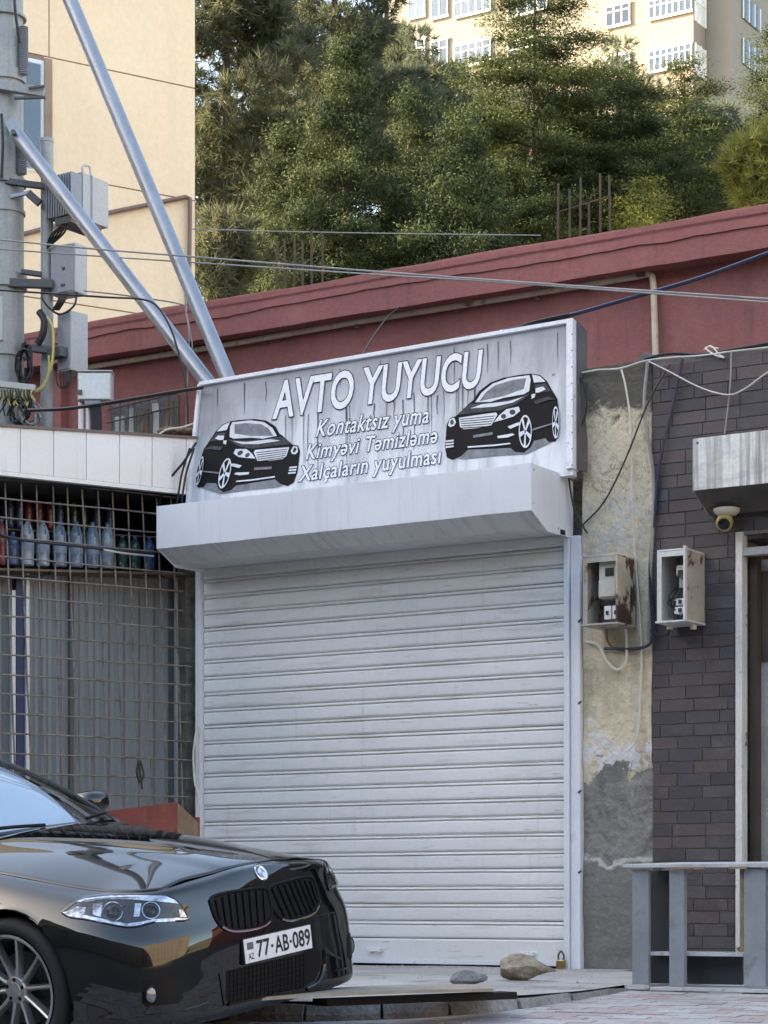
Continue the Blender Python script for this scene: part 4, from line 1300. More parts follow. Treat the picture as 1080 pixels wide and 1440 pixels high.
cable('cable', 'black cable lying along the roof edge above the bricks', [p + Vector((0, 0.02, 0.02 + 0.012 * math.sin(i * 2))) for i, p in enumerate(rp[3:])], 0.010, 'cable_black')
cable('cable', 'loose white flex knotted on the roof edge', [at(990, 492, 0.0), at(1000, 487, 0.0), at(1012, 499, -0.02), at(1018, 503, -0.03), at(1005, 499, -0.02), at(992, 489, 0.0), at(1010, 490, 0.02)], 0.006, 'cable_white')
c = at(904, 507, 0.0)
MBp = MB().lathe([(0.055, 0), (0.062, 0.002), (0.062, 0.2), (0.055, 0.2)], frame_at(c + Vector((0.04, 0.25, 0.0)), (-0.35, -0.9, 0.05)), 14)
tag(MBp.build('pipe_stub', 'dark_bracket', smooth=True), 'short black pipe end lying on the roof edge above the pillar', 'pipe')

# ================================================================== RED BUILDING
RY, RYp = 2.62, 2.40
rz_top = 6.07
rb0 = thing('red_building', 'long dark red rendered building behind the shops with low parapet', 'building', (-4, 4.0, 0.2))
wallm = MB().box(-16, 16, RY, 7.0, 0.15, 5.722)
wallm.build('wall', 'red_plaster', rb0)
par = MB()
NX = 120
r2 = random.Random(8)
zlow = 5.725
for i in range(NX + 1):
    x = -16 + 32 * i / NX
    wob = 0.008 * math.sin(x * 2.1) + r2.uniform(-0.006, 0.006)
    par.v += [Vector((x, RYp, zlow + r2.uniform(-0.004, 0.004))), Vector((x, RYp + 0.005, rz_top - 0.10 + wob * 0.3)), Vector((x, RYp + 0.035, rz_top + wob)), Vector((x, RYp + 0.35, rz_top + wob)), Vector((x, RYp + 0.35, zlow))]
for i in range(NX):
    for q_ in range(5):
        par.f.append((i * 5 + q_, i * 5 + (q_ + 1) % 5, i * 5 + 5 + (q_ + 1) % 5, i * 5 + 5 + q_))
par.build('parapet', 'red_plaster', rb0)
# ragged laps of the painted roofing felt along the parapet
for base, amp, seed, y_off, thick in ((rz_top - 0.165, 0.020, 3, 0.012, 0.012), (rz_top - 0.075, 0.006, 5, 0.008, 0.008)):
    r3 = random.Random(seed)
    lap = MB()
    NL = 260
    zz = base
    for i in range(NL + 1):
        x = -15.9 + 31.8 * i / NL
        zz += r3.uniform(-amp, amp) * 0.5 + (base - zz) * 0.12
        lap.v += [Vector((x, RYp - thick, zz)), Vector((x, RYp - 0.002, zz - 0.001)), Vector((x, RYp - 0.001, rz_top - 0.10)), Vector((x, RYp - thick * 0.5, rz_top - 0.10))] if base < rz_top - 0.1 else \
                 [Vector((x, RYp - thick * 1.9, zz)), Vector((x, RYp - 0.013, zz - 0.001)), Vector((x, RYp - 0.0125, rz_top - 0.03)), Vector((x, RYp - thick * 1.6, rz_top - 0.03))]
    for i in range(NL):
        for q_ in range(4):
            lap.f.append((i * 4 + q_, i * 4 + (q_ + 1) % 4, i * 4 + 4 + (q_ + 1) % 4, i * 4 + 4 + q_))
    lap.build('felt_lap', 'red_plaster', rb0)
MB().box(-16, 16, RYp + 0.351, 7.0, 5.726, 5.80).build('roof', 'roof_felt', rb0)
# pilaster at the left and the barred window
pa = at(82, 560, RY - 0.1)
MB().box(pa.x - 0.12, pa.x + 0.03, RY - 0.1, RY - 0.001, 0.2, zlow - 0.01).build('pilaster', 'red_plaster', rb0)
w0, w1 = at(158, 612, RY - 0.02), at(250, 556, RY - 0.02)
wnd = MB().box(w0.x, w1.x, RY - 0.012, RY - 0.002, w0.z - 0.4, w1.z).build('window', 'room_dark', rb0)
wq = random.Random(2)
for i in range(5):
    xa = w0.x + (w1.x - w0.x) * (0.04 + 0.19 * i)
    MB().box(xa, xa + (w1.x - w0.x) * wq.uniform(0.09, 0.15), RY - 0.022, RY - 0.013, w0.z - 0.4, w1.z - wq.uniform(0.02, 0.12)).build('pane', wq.choice(['curtain', 'raw_wood', 'unit_grey']), wnd)
for i in range(9):
    xa = w0.x + (w1.x - w0.x) * i / 8
    MB().tube([(xa, RY - 0.05, w0.z - 0.4), (xa + 0.02, RY - 0.05, w0.z + 0.12), (xa + 0.03 * math.sin(i), RY - 0.055, w1.z)], 0.009, 6).build('window_bar', 'dark_bracket', wnd)
for zz in (w0.z + 0.14, w1.z - 0.02):
    MB().tube([(w0.x - 0.03, RY - 0.06, zz - 0.03), (w1.x + 0.03, RY - 0.06, zz + 0.03)], 0.008, 6).build('window_bar', 'dark_bracket', wnd)
# gas pipe below the parapet
gp = MB().tube([at(120, 517, RY - 0.06), at(300, 488, RY - 0.06), at(500, 453, RY - 0.06), at(700, 421, RY - 0.06), at(900, 388, RY - 0.06)], 0.026, 10)
gas = tag(gp.build('gas_pipe', 'pipe_cream', smooth=True), 'peeling cream pipe running under the red parapet', 'pipe')
g2 = MB().tube([at(897, 388, RY - 0.06), at(912, 385, RY - 0.06), at(917, 388, RY - 0.06), at(919, 400, RY - 0.06), at(922, 502, RY - 0.06)], 0.026, 10)
g2.build('down_pipe', 'pipe_cream', gas, smooth=True)
for px, py in ((370, 475), (500, 453), (640, 431), (755, 413)):
    c = at(px, py, RY - 0.06)
    MB().bar(c + Vector((0, 0, -0.04)), c + Vector((0, 0.06, -0.04)), 0.02, 0.015).build('bracket', 'pipe_brown', gas)
c = at(902, 384, RY - 0.08)
MB().box(c.x - 0.035, c.x + 0.035, c.y - 0.03, c.y + 0.04, c.z - 0.03, c.z + 0.05).tube([c, c + Vector((0.0, 0, 0.09))], 0.012).build('valve', 'dark_bracket', gas)

# starter bars standing on the red roof
def rebar(px0, px1, tops, d, label, seed):
    r = random.Random(seed)
    base = dp((px0 + px1) / 2, 330, d)
    t = thing('starter_bars', label, 'rebar', (base.x, base.y, 5.7))
    n = len(tops)
    for i, ty in enumerate(tops):
        px = px0 + (px1 - px0) * i / (n - 1) + r.uniform(-2, 2)
        dd = d + r.choice([0, 0.35])
        a = dp(px, ty, dd)
        MB().tube([(a.x, a.y, 5.69), (a.x + r.uniform(-0.02, 0.02), a.y, (a.z + 5.7) / 2), a], 0.012, 6).build('bar', 'rebar', t)
    a, b = dp(px0, tops[0] + 40, d), dp(px1, tops[-1] + 30, d)
    MB().tube([a, b], 0.008, 5).build('tie_wire', 'rebar', t)
rebar(388, 452, [340, 338, 332, 338, 324, 330], 23.2, 'rusty starter bars rising over the parapet near the middle tree', 2)
rebar(786, 858, [258, 266, 250, 286, 244, 246], 22.4, 'tall rusty starter bars rising over the parapet below the layered conifer', 3)

# ================================================================== BEIGE BLOCK
bb_ = thing('beige_block', 'plain beige rendered apartment block at upper left', 'building', (BQ.x, BQ.y, 5))
def bbox_(a0, a1, b0, b1, z0_, z1_, nm, m, par, bv=0):
    """a: metres left of the near corner, b: metres behind the face"""
    M_ = basis(Vector((BQ.x, BQ.y, 0)), -PDIR, -PN, Vector((0, 0, 1)))
    return MB().box(a0, a1, b0, b1, z0_, z1_, M_).build(nm, m, par, bevel=bv)
def a_of(px, py):
    p = bp(px, py)
    return -(p - BQ).dot(PDIR), p.z
aw0, zs0 = a_of(40, 245); aw1, zs1 = a_of(62, 85)
z_j1 = a_of(170, 102)[1]; z_j2 = a_of(190, 267)[1]
a_v = a_of(69, 60)[0]
bbox_(0, 5.2, 0.02, 9, -1, 13.6, 'core', 'beige_render', bb_)
a_wr = a_of(62, 160)[0]; a_wl = a_wr + 1.3
zs_lo, zs_hi = a_of(50, 243)[1], a_of(55, 84)[1]
# rendered panels with real joints between them
J = 0.009
cells = []
zedges = [3.0, z_j2 - 3.2, z_j2 - 1.6, z_j2, z_j1, 13.6]
for k in range(len(zedges) - 1):
    z0_, z1_ = zedges[k] + J, zedges[k + 1] - J
    if k == 3:
        bbox_(0, a_wr, 0, 0.019, z0_, z1_, 'render_panel', 'beige_render', bb_)
        bbox_(a_wl, 5.2, 0, 0.019, z0_, z1_, 'render_panel', 'beige_render', bb_)
        bbox_(a_wr + 0.001, a_wl - 0.001, 0, 0.019, z0_, zs_lo, 'render_panel', 'beige_render', bb_)
    elif k == 4:
        bbox_(0, a_v - J, 0, 0.019, z0_, z1_, 'render_panel', 'beige_render', bb_)
        bbox_(a_v + J, 5.2, 0, 0.019, z0_, z1_, 'render_panel', 'beige_render', bb_)
    else:
        bbox_(0, 5.2, 0, 0.019, z0_, z1_, 'render_panel', 'beige_render', bb_)
bbox_(0.003, 5.19, 0.0135, 0.0195, 3, 13.59, 'joint', 'joint_brown', bb_)
wn_ = bbox_(a_wr, a_wl, 0.006, 0.0125, zs_lo, zs_hi, 'window', 'white_plastic', bb_)
bbox_(a_wr + 0.05, a_wr + 0.60, -0.004, 0.005, zs_lo + 0.06, zs_hi - 0.06, 'pane', 'room_dark', wn_)
bbox_(a_wr + 0.04, a_wr + 0.61, -0.008, -0.0045, zs_lo + 0.05, zs_hi - 0.05, 'glass', 'window_glass', wn_)
bbox_(a_wr - 0.10, a_wr - 0.001, -0.03, -0.001, zs_lo - 0.05, zs_hi + 0.03, 'reveal', 'joint_brown', wn_)
pw = MB().tube([bp(0, 338, -0.06), bp(30, 330, -0.06), bp(140, 302, -0.06), bp(262, 277, -0.06), bp(267, 279, -0.06), bp(267, 300, -0.06), bp(265, 480, -0.06)], 0.03, 8)
tag(pw.build('brown_pipe', 'pipe_brown', smooth=True), 'thin brown pipe crossing the beige block and dropping at its corner', 'pipe')

# ================================================================== KIOSK WITH GRILLE
ks = thing('kiosk', 'kiosk with pale panel fascia, blue strip and grey sheet doors', 'kiosk', PQ - PDIR * 0.9 - PN * 0.5)
def kq(px0, px1, yt0, yt1, yb0, yb1, b0, b1, nm, m, par, bv=0):
    """block seen between two pixel columns, top and bottom edge each given left and right"""
    A = [pp(px0, yb0, b0), pp(px1, yb1, b0), pp(px1, yt1, b0), pp(px0, yt0, b0)]
    B = [p - PN * (b1 - b0) for p in A]
    return MB().hexa(A, B).build(nm, m, par, bevel=bv)
ftop = lambda x: 600 + 17 * x / 270
fbot = lambda x: 662 + 28 * x / 270
edges = [-110, -64, -18, 28.6, 75.5, 121.5, 168, 214, 262, 285]
FB = -0.16                                      # the fascia stands proud of the grille
for i in range(len(edges) - 1):
    x0_, x1_ = edges[i] + 0.35, edges[i + 1] - 0.35
    kq(x0_, x1_, ftop(x0_), ftop(x1_), fbot(x0_), fbot(x1_), FB, FB + 0.02, 'fascia_panel', 'fascia_panel', ks, 0.002)
kq(-110, 285, ftop(-110) + 1, ftop(285) + 1, fbot(-110) - 1, fbot(285) - 1, FB + 0.022, FB + 0.05, 'fascia_backing', 'fascia_trim', ks)
kq(-110, 286, ftop(-110) - 4, ftop(286) - 4, ftop(-110) - 0.3, ftop(286) - 0.3, FB - 0.015, FB + 0.1, 'top_trim', 'fascia_trim', ks)
kq(-110, 285, fbot(-110) + 0.3, fbot(285) + 0.3, fbot(-110) + 6, fbot(285) + 6, FB - 0.004, FB + 0.05, 'bottom_trim', 'fascia_panel', ks)
# soffit, roof and shell
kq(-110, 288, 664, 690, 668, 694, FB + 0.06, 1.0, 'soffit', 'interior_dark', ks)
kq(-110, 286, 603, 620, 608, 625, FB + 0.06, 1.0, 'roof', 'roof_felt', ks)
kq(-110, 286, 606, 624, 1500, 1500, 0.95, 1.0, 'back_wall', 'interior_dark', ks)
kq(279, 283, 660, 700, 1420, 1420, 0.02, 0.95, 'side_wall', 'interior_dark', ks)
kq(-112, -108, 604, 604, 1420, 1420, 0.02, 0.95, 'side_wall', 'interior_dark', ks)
kq(-108, 279, 796, 806, 799, 809, 0.04, 0.55, 'shelf', 'shelf_wood', ks)
kq(-108, 279, 737, 757, 739, 759, 0.30, 0.60, 'shelf', 'shelf_wood', ks)
kq(262, 279, 706, 706, 1420, 1420, 0.05, 0.20, 'corner_post', 'rusty_bar', ks)
# corrugated sheet doors below the shelf, built as folds
def sheet_door(px0, px1, yt, yb, b, folds, m, nm='door_sheet'):
    mb = MB()
    for i in range(folds * 2 + 1):
        x = px0 + (px1 - px0) * i / (folds * 2)
        d = b + (0.0 if i % 4 in (0, 1) else 0.022)
        p0 = pp(x, yt, b); p1 = pp(x, yb, b)
        for p in (p0, p1):
            mb.v.append(p - PN * (d - b))
        for p in (p0, p1):
            mb.v.append(p - PN * (d - b + 0.006))
    for i in range(folds * 2):
        o = i * 4
        mb.f += [(o, o + 4, o + 5, o + 1), (o + 2, o + 3, o + 7, o + 6), (o, o + 2, o + 6, o + 4), (o + 1, o + 5, o + 7, o + 3)]
    return mb.build(nm, m, ks)
sheet_door(41, 98, 806, 1420, 0.26, 6, 'door_sheet')
sheet_door(104, 252, 810, 1420, 0.28, 14, 'door_sheet')
sheet_door(-108, 17, 806, 1420, 0.26, 12, 'door_sheet')
kq(98, 104, 808, 808, 1420, 1420, 0.24, 0.27, 'mullion', 'dark_bracket', ks)
kq(23, 36, 790, 790, 1420, 1420, 0.22, 0.25, 'blue_strip', 'blue_strip', ks)
kq(17, 22, 830, 830, 1420, 1420, 0.19, 0.23, 'white_jamb', 'white_plastic', ks)
kq(37, 41.5, 800, 800, 1420, 1420, 0.19, 0.23, 'white_jamb', 'white_plastic', ks)
kq(248, 253, 812, 812, 1420, 1420, 0.19, 0.23, 'white_jamb', 'unit_white', ks)
# bottles: a row of big water bottles on the shelf, smaller ones behind
def bottle(px, base_y, top_y, b, w_px, m, cap_m, label, group):
    p = pp(px, base_y, b)
    dd = (p - CAM).dot(SY)
    h = (base_y - top_y) * dd / FPX
    r = w_px * dd / FPX / 2
    t = thing('bottle', label, 'bottle', p, group)
    prof = [(r * 0.86, 0), (r, h * 0.03), (r, h * 0.18), (r * 0.93, h * 0.22), (r, h * 0.27), (r, h * 0.55), (r * 0.94, h * 0.6), (r, h * 0.65), (r * 0.92, h * 0.74), (r * 0.6, h * 0.87), (r * 0.3, h * 0.93), (r * 0.3, h * 0.955)]
    bd_ = MB().lathe(prof, Matrix.Translation(p), 16).build('body', m, t, smooth=True)
    MB().lathe([(r * 0.36, h * 0.956), (r * 0.36, h)], Matrix.Translation(p), 10).build('cap', cap_m, t, smooth=True)
    MB().lathe([(r * 1.012, h * 0.30), (r * 1.012, h * 0.52)], Matrix.Translation(p), 16).build('label_band', 'label_white' if m in ('bottle_clear', 'bottle_pale') else m, t, smooth=True)
    if m in ('bottle_pale', 'bottle_clear'):
        MB().tube([p + PN * (r * 0.35) + Vector((0, 0, h * 0.9)), p + PN * (r * 1.1) + Vector((0, 0, h * 0.86)), p + PN * (r * 1.12) + Vector((0, 0, h * 0.74)), p + PN * (r * 0.9) + Vector((0, 0, h * 0.68))], r * 0.09, 6, smooth=4).build('handle', m, t, smooth=True)
sh_y = lambda x: 796 + 10 * (x + 0) / 279
front = [(2, 'bottle_red', 14), (18, 'bottle_blue', 18), (38, 'bottle_pale', 20), (60, 'bottle_pale', 20), (84, 'bottle_clear', 20), (107, 'bottle_clear', 20), (130, 'bottle_clear', 19), (151, 'bottle_pale', 19),
         (172, 'bottle_green', 16), (190, 'bottle_green', 16), (210, 'bottle_blue', 17)]
for i, (px, m, w) in enumerate(front):
    names = {'bottle_red': 'dark red bottle at the left end of the kiosk shelf', 'bottle_pale': 'large clear water bottle on the kiosk shelf',
             'bottle_clear': 'large blue tinted water bottle on the kiosk shelf', 'bottle_green': 'dark green bottle at the right of the kiosk shelf',
             'bottle_blue': 'dark blue bottle on the kiosk shelf'}
    ordn = ['first', 'second', 'third', 'fourth', 'fifth', 'sixth', 'seventh', 'eighth', 'ninth', 'tenth', 'eleventh']
    lab = names[m] + ', %s from the left' % ordn[i]
    if m == 'bottle_blue':
        lab = 'dark blue bottle at the %s of the lower kiosk shelf' % ('left' if px < 100 else 'far right end')
    bottle(px, sh_y(px) - 1, sh_y(px) - (66 if 'green' not in m and 'blue' not in m else 48), 0.16, w, m, 'cap_blue', lab, 'bottles on the lower kiosk shelf')
back = [(14, 'bottle_blue'), (27, 'bottle_blue'), (40, 'bottle_red'), (55, 'bottle_red'), (70, 'bottle_red'), (84, 'bottle_blue'), (104, 'bottle_green'), (118, 'bottle_green'), (136, 'bottle_blue'), (154, 'bottle_blue')]
for i, (px, m) in enumerate(back):
    nm = {'bottle_blue': 'small blue bottle on the upper kiosk shelf under the fascia', 'bottle_red': 'small dark red bottle on the upper kiosk shelf under the fascia', 'bottle_green': 'small green bottle on the upper kiosk shelf under the fascia'}[m]
    nm += ', %s from the left' % ordn[i]
    y = 737 + 20 * (px + 108) / 387 - 1
    bottle(px, y, y - 40, 0.42, 11, m, 'cap_blue', nm, 'bottles on the upper kiosk shelf')

gr = thing('bar_grille', 'rusty welded bar grille fixed across the kiosk front', 'grille', PQ - PDIR * 0.8)
lean = lambda x, y: x + 0.034 * (y - 690)
vx = [-101, -79, -57, -36, -14, 8, 29.6, 51, 73.5, 95.4, 116.4, 137.8, 159, 180, 200, 221, 241]
gq = random.Random(12)
for i, x in enumerate(vx):
    pts = []
    for y in (675 + 28 * x / 252, 800, 930, 1060, 1200, 1405):
        pts.append(pp(lean(x, y) + gq.uniform(-1.2, 1.2), y, 0.0))
    MB().tube(pts, 0.0068, 6, smooth=3).build('vertical_bar', 'rusty_bar', gr, smooth=True)
for k in range(27):
    yl, yr = 672 + 27.6 * k, 700 + 26.3 * k
    if yl > 1400:
        break
    pts = []
    for f in (-0.42, -0.2, 0, 0.3, 0.6, 0.9, 1.02 + 0.05 * (k > 6)):
        pts.append(pp(252 * f, yl + (yr - yl) * f + gq.uniform(-0.8, 0.8), -0.013))
    MB().tube(pts, 0.0068, 6, smooth=3).build('horizontal_bar', 'rusty_bar', gr, smooth=True)
cable('cable', 'bundle of dark wires tied across the kiosk grille', [pp(-20, 745, -0.03), pp(20, 757, -0.03), pp(60, 763, -0.03), pp(110, 768, -0.03), pp(160, 774, -0.03), pp(215, 779, -0.03)], 0.011, 'cable_black')
cable('cable', 'short white wire tied to the kiosk grille', [pp(146, 773, -0.045), pp(175, 778, -0.045), pp(216, 782, -0.045)], 0.008, 'cable_white')
cable('cable', 'thick black cable sagging inside the kiosk below the shelf', [pp(-20, 808, 0.1), pp(45, 810, 0.1), pp(85, 804, 0.1), pp(130, 803, 0.1), pp(230, 810, 0.1)], 0.010, 'cable_black')
cable('cable', 'black cable arching from the sign down behind the housing', [at(276, 622, -0.25), at(258, 650, -0.3), at(240, 672, -0.3), at(227, 695, -0.3), at(222, 730, -0.2)], 0.009, 'cable_black')
for i, (dx, lab) in enumerate(((0, 'first of two black cables dropping at the sign corner'), (6, 'second of two black cables dropping at the sign corner'))):
    cable('cable', lab, [at(273 - dx, 630, -0.28), at(262 - dx, 665, -0.3), at(256 - dx, 700, -0.3), at(252 - dx, 722, -0.2)], 0.008, 'cable_black')
cable('cable', 'white cable hanging beside the left shutter rail', [at(277, 1022, -0.1), at(272, 1060, -0.12), at(274, 1100, -0.12), at(279, 1118, -0.1), at(276, 1150, -0.1)], 0.008, 'cable_white')
cable('cable', 'black loop of wire hooked on the kiosk grille', [pp(195, 1070, -0.03), pp(192, 1085, -0.04), pp(197, 1100, -0.04), pp(202, 1088, -0.04), pp(196, 1070, -0.03), pp(200, 1110, -0.04)], 0.007, 'cable_black')
# rubbish on the kiosk roof
dq = random.Random(31)
for i in range(9):
    px = 232 + i * 4.4
    c = pp(px, 606 + (px - 230) * 0.06, 0.0)
    bm = bmesh.new()
    bmesh.ops.create_icosphere(bm, subdivisions=2, radius=0.05)
    for v in bm.verts:
        v.co = Vector((v.co.x * dq.uniform(0.8, 1.5), v.co.y, v.co.z * dq.uniform(0.4, 0.8)))
    me = bpy.data.meshes.new('rubble_piece')
    bm.to_mesh(me); bm.free()
    o = finish('rubble_piece', me, 'debris_brown')
    o.location = c + Vector((0, 0, 0.0))
    tag(o, 'lump of brown rubble on the kiosk roof, %s from the left' % ordn[i], 'rubble', 'rubble on the kiosk roof')
cable('cable', 'thin white cable trailing over the rubble on the kiosk roof', [pp(222, 612, -0.1), pp(235, 604, -0.1), pp(255, 601, -0.1), pp(268, 597, -0.1), pp(276, 594, -0.1)], 0.007, 'cable_white')

# ================================================================== UTILITY POLE, MAST AND UNITS
PD = 19.5
pc = dp(6, 600, PD)
ps = PD / FPX
pole = thing('utility_pole', 'grey metal utility pole with clamps and cable coils at left edge', 'pole', (pc.x, pc.y, 0.2))
def polep(px, py, dd=0.0):
    return dp(px, py, PD + dd)
zt2 = dp(6, -260, PD).z
MB().lathe([(0.19, 0.15), (0.175, 2.5), (0.168, 6.0), (0.155, zt2)], Matrix.Translation((pc.x, pc.y, 0)), 24).build('shaft', 'pole_metal', pole, smooth=True)
for py, rr_, hh in ((26, 0.19, 0.02), (110, 0.185, 0.09), (258, 0.19, 0.05), (300, 0.18, 0.03), (398, 0.195, 0.12), (500, 0.19, 0.05)):
    z = dp(6, py, PD).z
    MB().lathe([(rr_ - 0.012, z - hh / 2), (rr_, z - hh / 2), (rr_, z + hh / 2), (rr_ - 0.012, z + hh / 2)], Matrix.Translation((pc.x, pc.y, 0)), 24).build('clamp', 'pole_metal', pole, smooth=True)
def pbar(px0, py0, px1, py1, w, h, m='dark_bracket', nm='bracket', d0=-0.15, d1=-0.15, par=None):
    return MB().bar(polep(px0, py0, d0), polep(px1, py1, d1), w, h).build(nm, m, par or pole, bevel=0.003)
pbar(-20, 117, 62, 131, 0.07, 0.075, 'pole_metal', 'crossarm', -0.2, -0.2)
pbar(20, 138, 64, 137, 0.03, 0.02, d0=-0.22, d1=-0.22)
pbar(40, 124, 62, 121, 0.02, 0.02, d0=-0.26, d1=-0.26)
pbar(8, 255, 62, 262, 0.05, 0.05)
pbar(14, 277, 45, 270, 0.03, 0.03, 'galvanised')
pbar(40, 272, 56, 286, 0.06, 0.06)
pbar(14, 398, 75, 400, 0.06, 0.07)
pbar(30, 382, 58, 386, 0.05, 0.04)
pbar(30, 488, 88, 495, 0.06, 0.06)
# corrugated sleeve beside the shaft
cs = MB()
for i in range(26):
    z = dp(30, 45 + i * 2.6, PD).z
    cs.lathe([(0.030, z - 0.008), (0.042, z - 0.002), (0.042, z + 0.002), (0.030, z + 0.008)], Matrix.Translation((*(polep(33, 80, -0.1)[:2]), 0)), 12)
for i in range(18):
    z = dp(30, 205 + i * 2.6, PD).z
    cs.lathe([(0.030, z - 0.008), (0.042, z - 0.002), (0.042, z + 0.002), (0.030, z + 0.008)], Matrix.Translation((*(polep(31, 80, -0.1)[:2]), 0)), 12)
cs.build('ribbed_sleeve', 'unit_grey', pole, smooth=True)['kind'] = 'stuff'
# coils of spare cable and the terminal strip with yellow tails
def coil(px, py, rx, ry, n, m, r, seed, nm='cable_coil'):
    q_ = random.Random(seed)
    mb = MB()
    for k in range(n):
        ox, oy = q_.uniform(-3, 3), q_.uniform(-4, 4)
        a0 = q_.uniform(0, 6)
        pts = [polep(px + ox + rx * q_.uniform(0.75, 1.1) * math.cos(a0 + a), py + oy + ry * q_.uniform(0.8, 1.08) * math.sin(a0 + a), -0.28 + q_.uniform(-0.05, 0.05)) for a in np.linspace(0, 6.1, 11)]
        mb.tube(pts, r, 5, smooth=3)
    return mb.build(nm, m, pole, smooth=True)
coil(34, 512, 9, 26, 9, 'cable_black', 0.008, 1)
coil(40, 582, 14, 17, 8, 'cable_grey', 0.008, 2)
coil(28, 582, 12, 16, 5, 'cable_black', 0.007, 3)
pbar(-6, 540, 50, 546, 0.06, 0.05, 'unit_white', 'terminal_strip', -0.3, -0.3)
yq = random.Random(6)
yt = MB()
for i in range(14):
    px = -2 + i * 3.7
    yt.tube([polep(px, 548, -0.33), polep(px + yq.uniform(-5, 5), 556, -0.36), polep(px + yq.uniform(-6, 8), 560 + yq.uniform(0, 12), -0.36), polep(px + yq.uniform(-4, 10), 556, -0.33)], 0.006, 5, smooth=3)
yt.tube([polep(50, 550, -0.3), polep(62, 540, -0.3), polep(72, 515, -0.3), polep(75, 490, -0.28), polep(74, 460, -0.25), polep(66, 445, -0.2)], 0.012, 6, smooth=4)
yt.tube([polep(48, 552, -0.3), polep(60, 545, -0.3), polep(68, 528, -0.3), polep(69, 500, -0.28)], 0.010, 6, smooth=4)
yt.build('yellow_wires', 'cable_yellow', pole, smooth=True)['kind'] = 'stuff'
bw_ = MB()
for i in range(11):
    px = 2 + i * 4
    bw_.tube([polep(px, 548, -0.34), polep(px + yq.uniform(-2, 2), 558, -0.38), polep(px + yq.uniform(-6, 6), 566, -0.36), polep(px + yq.uniform(-10, 10), 585, -0.33)], 0.007, 5, smooth=3)
bw_.tube([polep(2, 160, -0.2), polep(4, 200, -0.22), polep(2, 250, -0.2)], 0.012, 6, smooth=4)
bw_.tube([polep(20, -10, -0.2), polep(22, 20, -0.22), polep(28, 60, -0.2)], 0.012, 6, smooth=4)
bw_.build('black_wires', 'cable_black', pole, smooth=True)['kind'] = 'stuff'

# thin mast beside the pole
ma = polep(66, 197, -0.05)
mast = tag(MB().tube([(ma.x, ma.y, 0.2), (ma.x, ma.y, ma.z)], 0.054, 14).build('mast_pipe', 'pole_metal', smooth=True, angle=50), 'thin grey pipe mast standing beside the utility pole', 'mast')
MB().lathe([(0.058, 0), (0.058, 0.03), (0.02, 0.035)], Matrix.Translation((ma.x, ma.y, ma.z - 0.02)), 14).build('cap', 'pole_metal', mast)

def unit(label, px0, pxc, px1, py0, py1, yaw, front_m, side_m, d=-0.25, fins=False, name='radio_unit', vert=True):
    """box seen with its left face (px0..pxc) and its right face (pxc..px1)"""
    c = polep(pxc, (py0 + py1) / 2, d)
    t_ = thing(name, label, 'equipment box', (c.x, c.y, polep(pxc, py1, d).z))
    k = (PD + d) / FPX
    h = (py1 - py0) * k
    aL, aR = R_(yaw), R_(90 - yaw)
    wL = (pxc - px0) * k / max(0.2, math.cos(aL))
    wR = (px1 - pxc) * k / max(0.2, math.cos(aR))
    uL = (-SX * math.cos(aL) + SY * math.sin(aL)).normalized()
    uR = (SX * math.cos(aR) + SY * math.sin(aR)).normalized()
    z0_ = polep(pxc, py1, d).z
    o = Vector((c.x, c.y, z0_))
    up = Vector((0, 0, h))
    A = [o + uL * wL, o, o + up, o + uL * wL + up]
    B = [p + uR * wR for p in A]
    if fins:
        MB().hexa([p + uR * (wR * 0.30) for p in A], B).build('case', side_m, t_, bevel=0.006)
        for i in range(11):
            f0 = i / 11
            s0 = o + uL * (wL * f0); s1 = o + uL * (wL * (f0 + 0.035))
            MB().hexa([s1 + up * 0.04, s0 + up * 0.04, s0 + up * 0.93, s1 + up * 0.93], [p + uR * (wR * 0.31) for p in (s1 + up * 0.04, s0 + up * 0.04, s0 + up * 0.93, s1 + up * 0.93)]).build('fin', front_m, t_)
        MB().hexa([p + uR * (wR * 0.28) for p in A], [p + uR * (wR * 0.305) for p in A]).build('fin_plate', 'unit_grey', t_)
    else:
        MB().hexa(A, B).build('case', side_m, t_, bevel=0.008)
        ins = 0.05
        F = [o + uL * (wL * (1 - ins)) + up * 0.03, o + uL * (wL * ins) + up * 0.03, o + uL * (wL * ins) + up * 0.97, o + uL * (wL * (1 - ins)) + up * 0.97]
        MB().hexa([p - uR * 0.008 for p in F], [p - uR * 0.0005 for p in F]).build('cover', front_m, t_, bevel=0.003)
    return t_, o, uL, uR, wL, wR, h
t, o, uL, uR, wL, wR, h = unit('large finned grey radio unit with pale cover, topmost on the mast', 58, 100, 145, 236, 302, 35, 'unit_grey', 'unit_white', -0.3, fins=True)
MB().hexa([o + uR * wR * 0.52 + uL * (-0.006) + Vector((0, 0, 0.01)), o + uR * wR * 0.56 - uL * 0.006 + Vector((0, 0, 0.01)), o + uR * wR * 0.56 - uL * 0.006 + Vector((0, 0, h)), o + uR * wR * 0.52 - uL * 0.006 + Vector((0, 0, h))],
          [p + uL * 0.005 for p in (o + uR * wR * 0.52 + uL * (-0.006) + Vector((0, 0, 0.01)), o + uR * wR * 0.56 - uL * 0.006 + Vector((0, 0, 0.01)), o + uR * wR * 0.56 - uL * 0.006 + Vector((0, 0, h)), o + uR * wR * 0.52 - uL * 0.006 + Vector((0, 0, h)))]).build('seam', 'unit_grey', t)
hd = o + uR * wR * 0.3 + Vector((0, 0, h))
MB().tube([hd, hd + Vector((0, 0, 0.05)), hd + uR * 0.08 + Vector((0, 0, 0.07)), hd + uR * 0.1], 0.010, 6, smooth=4).build('handle', 'unit_white', t, smooth=True)
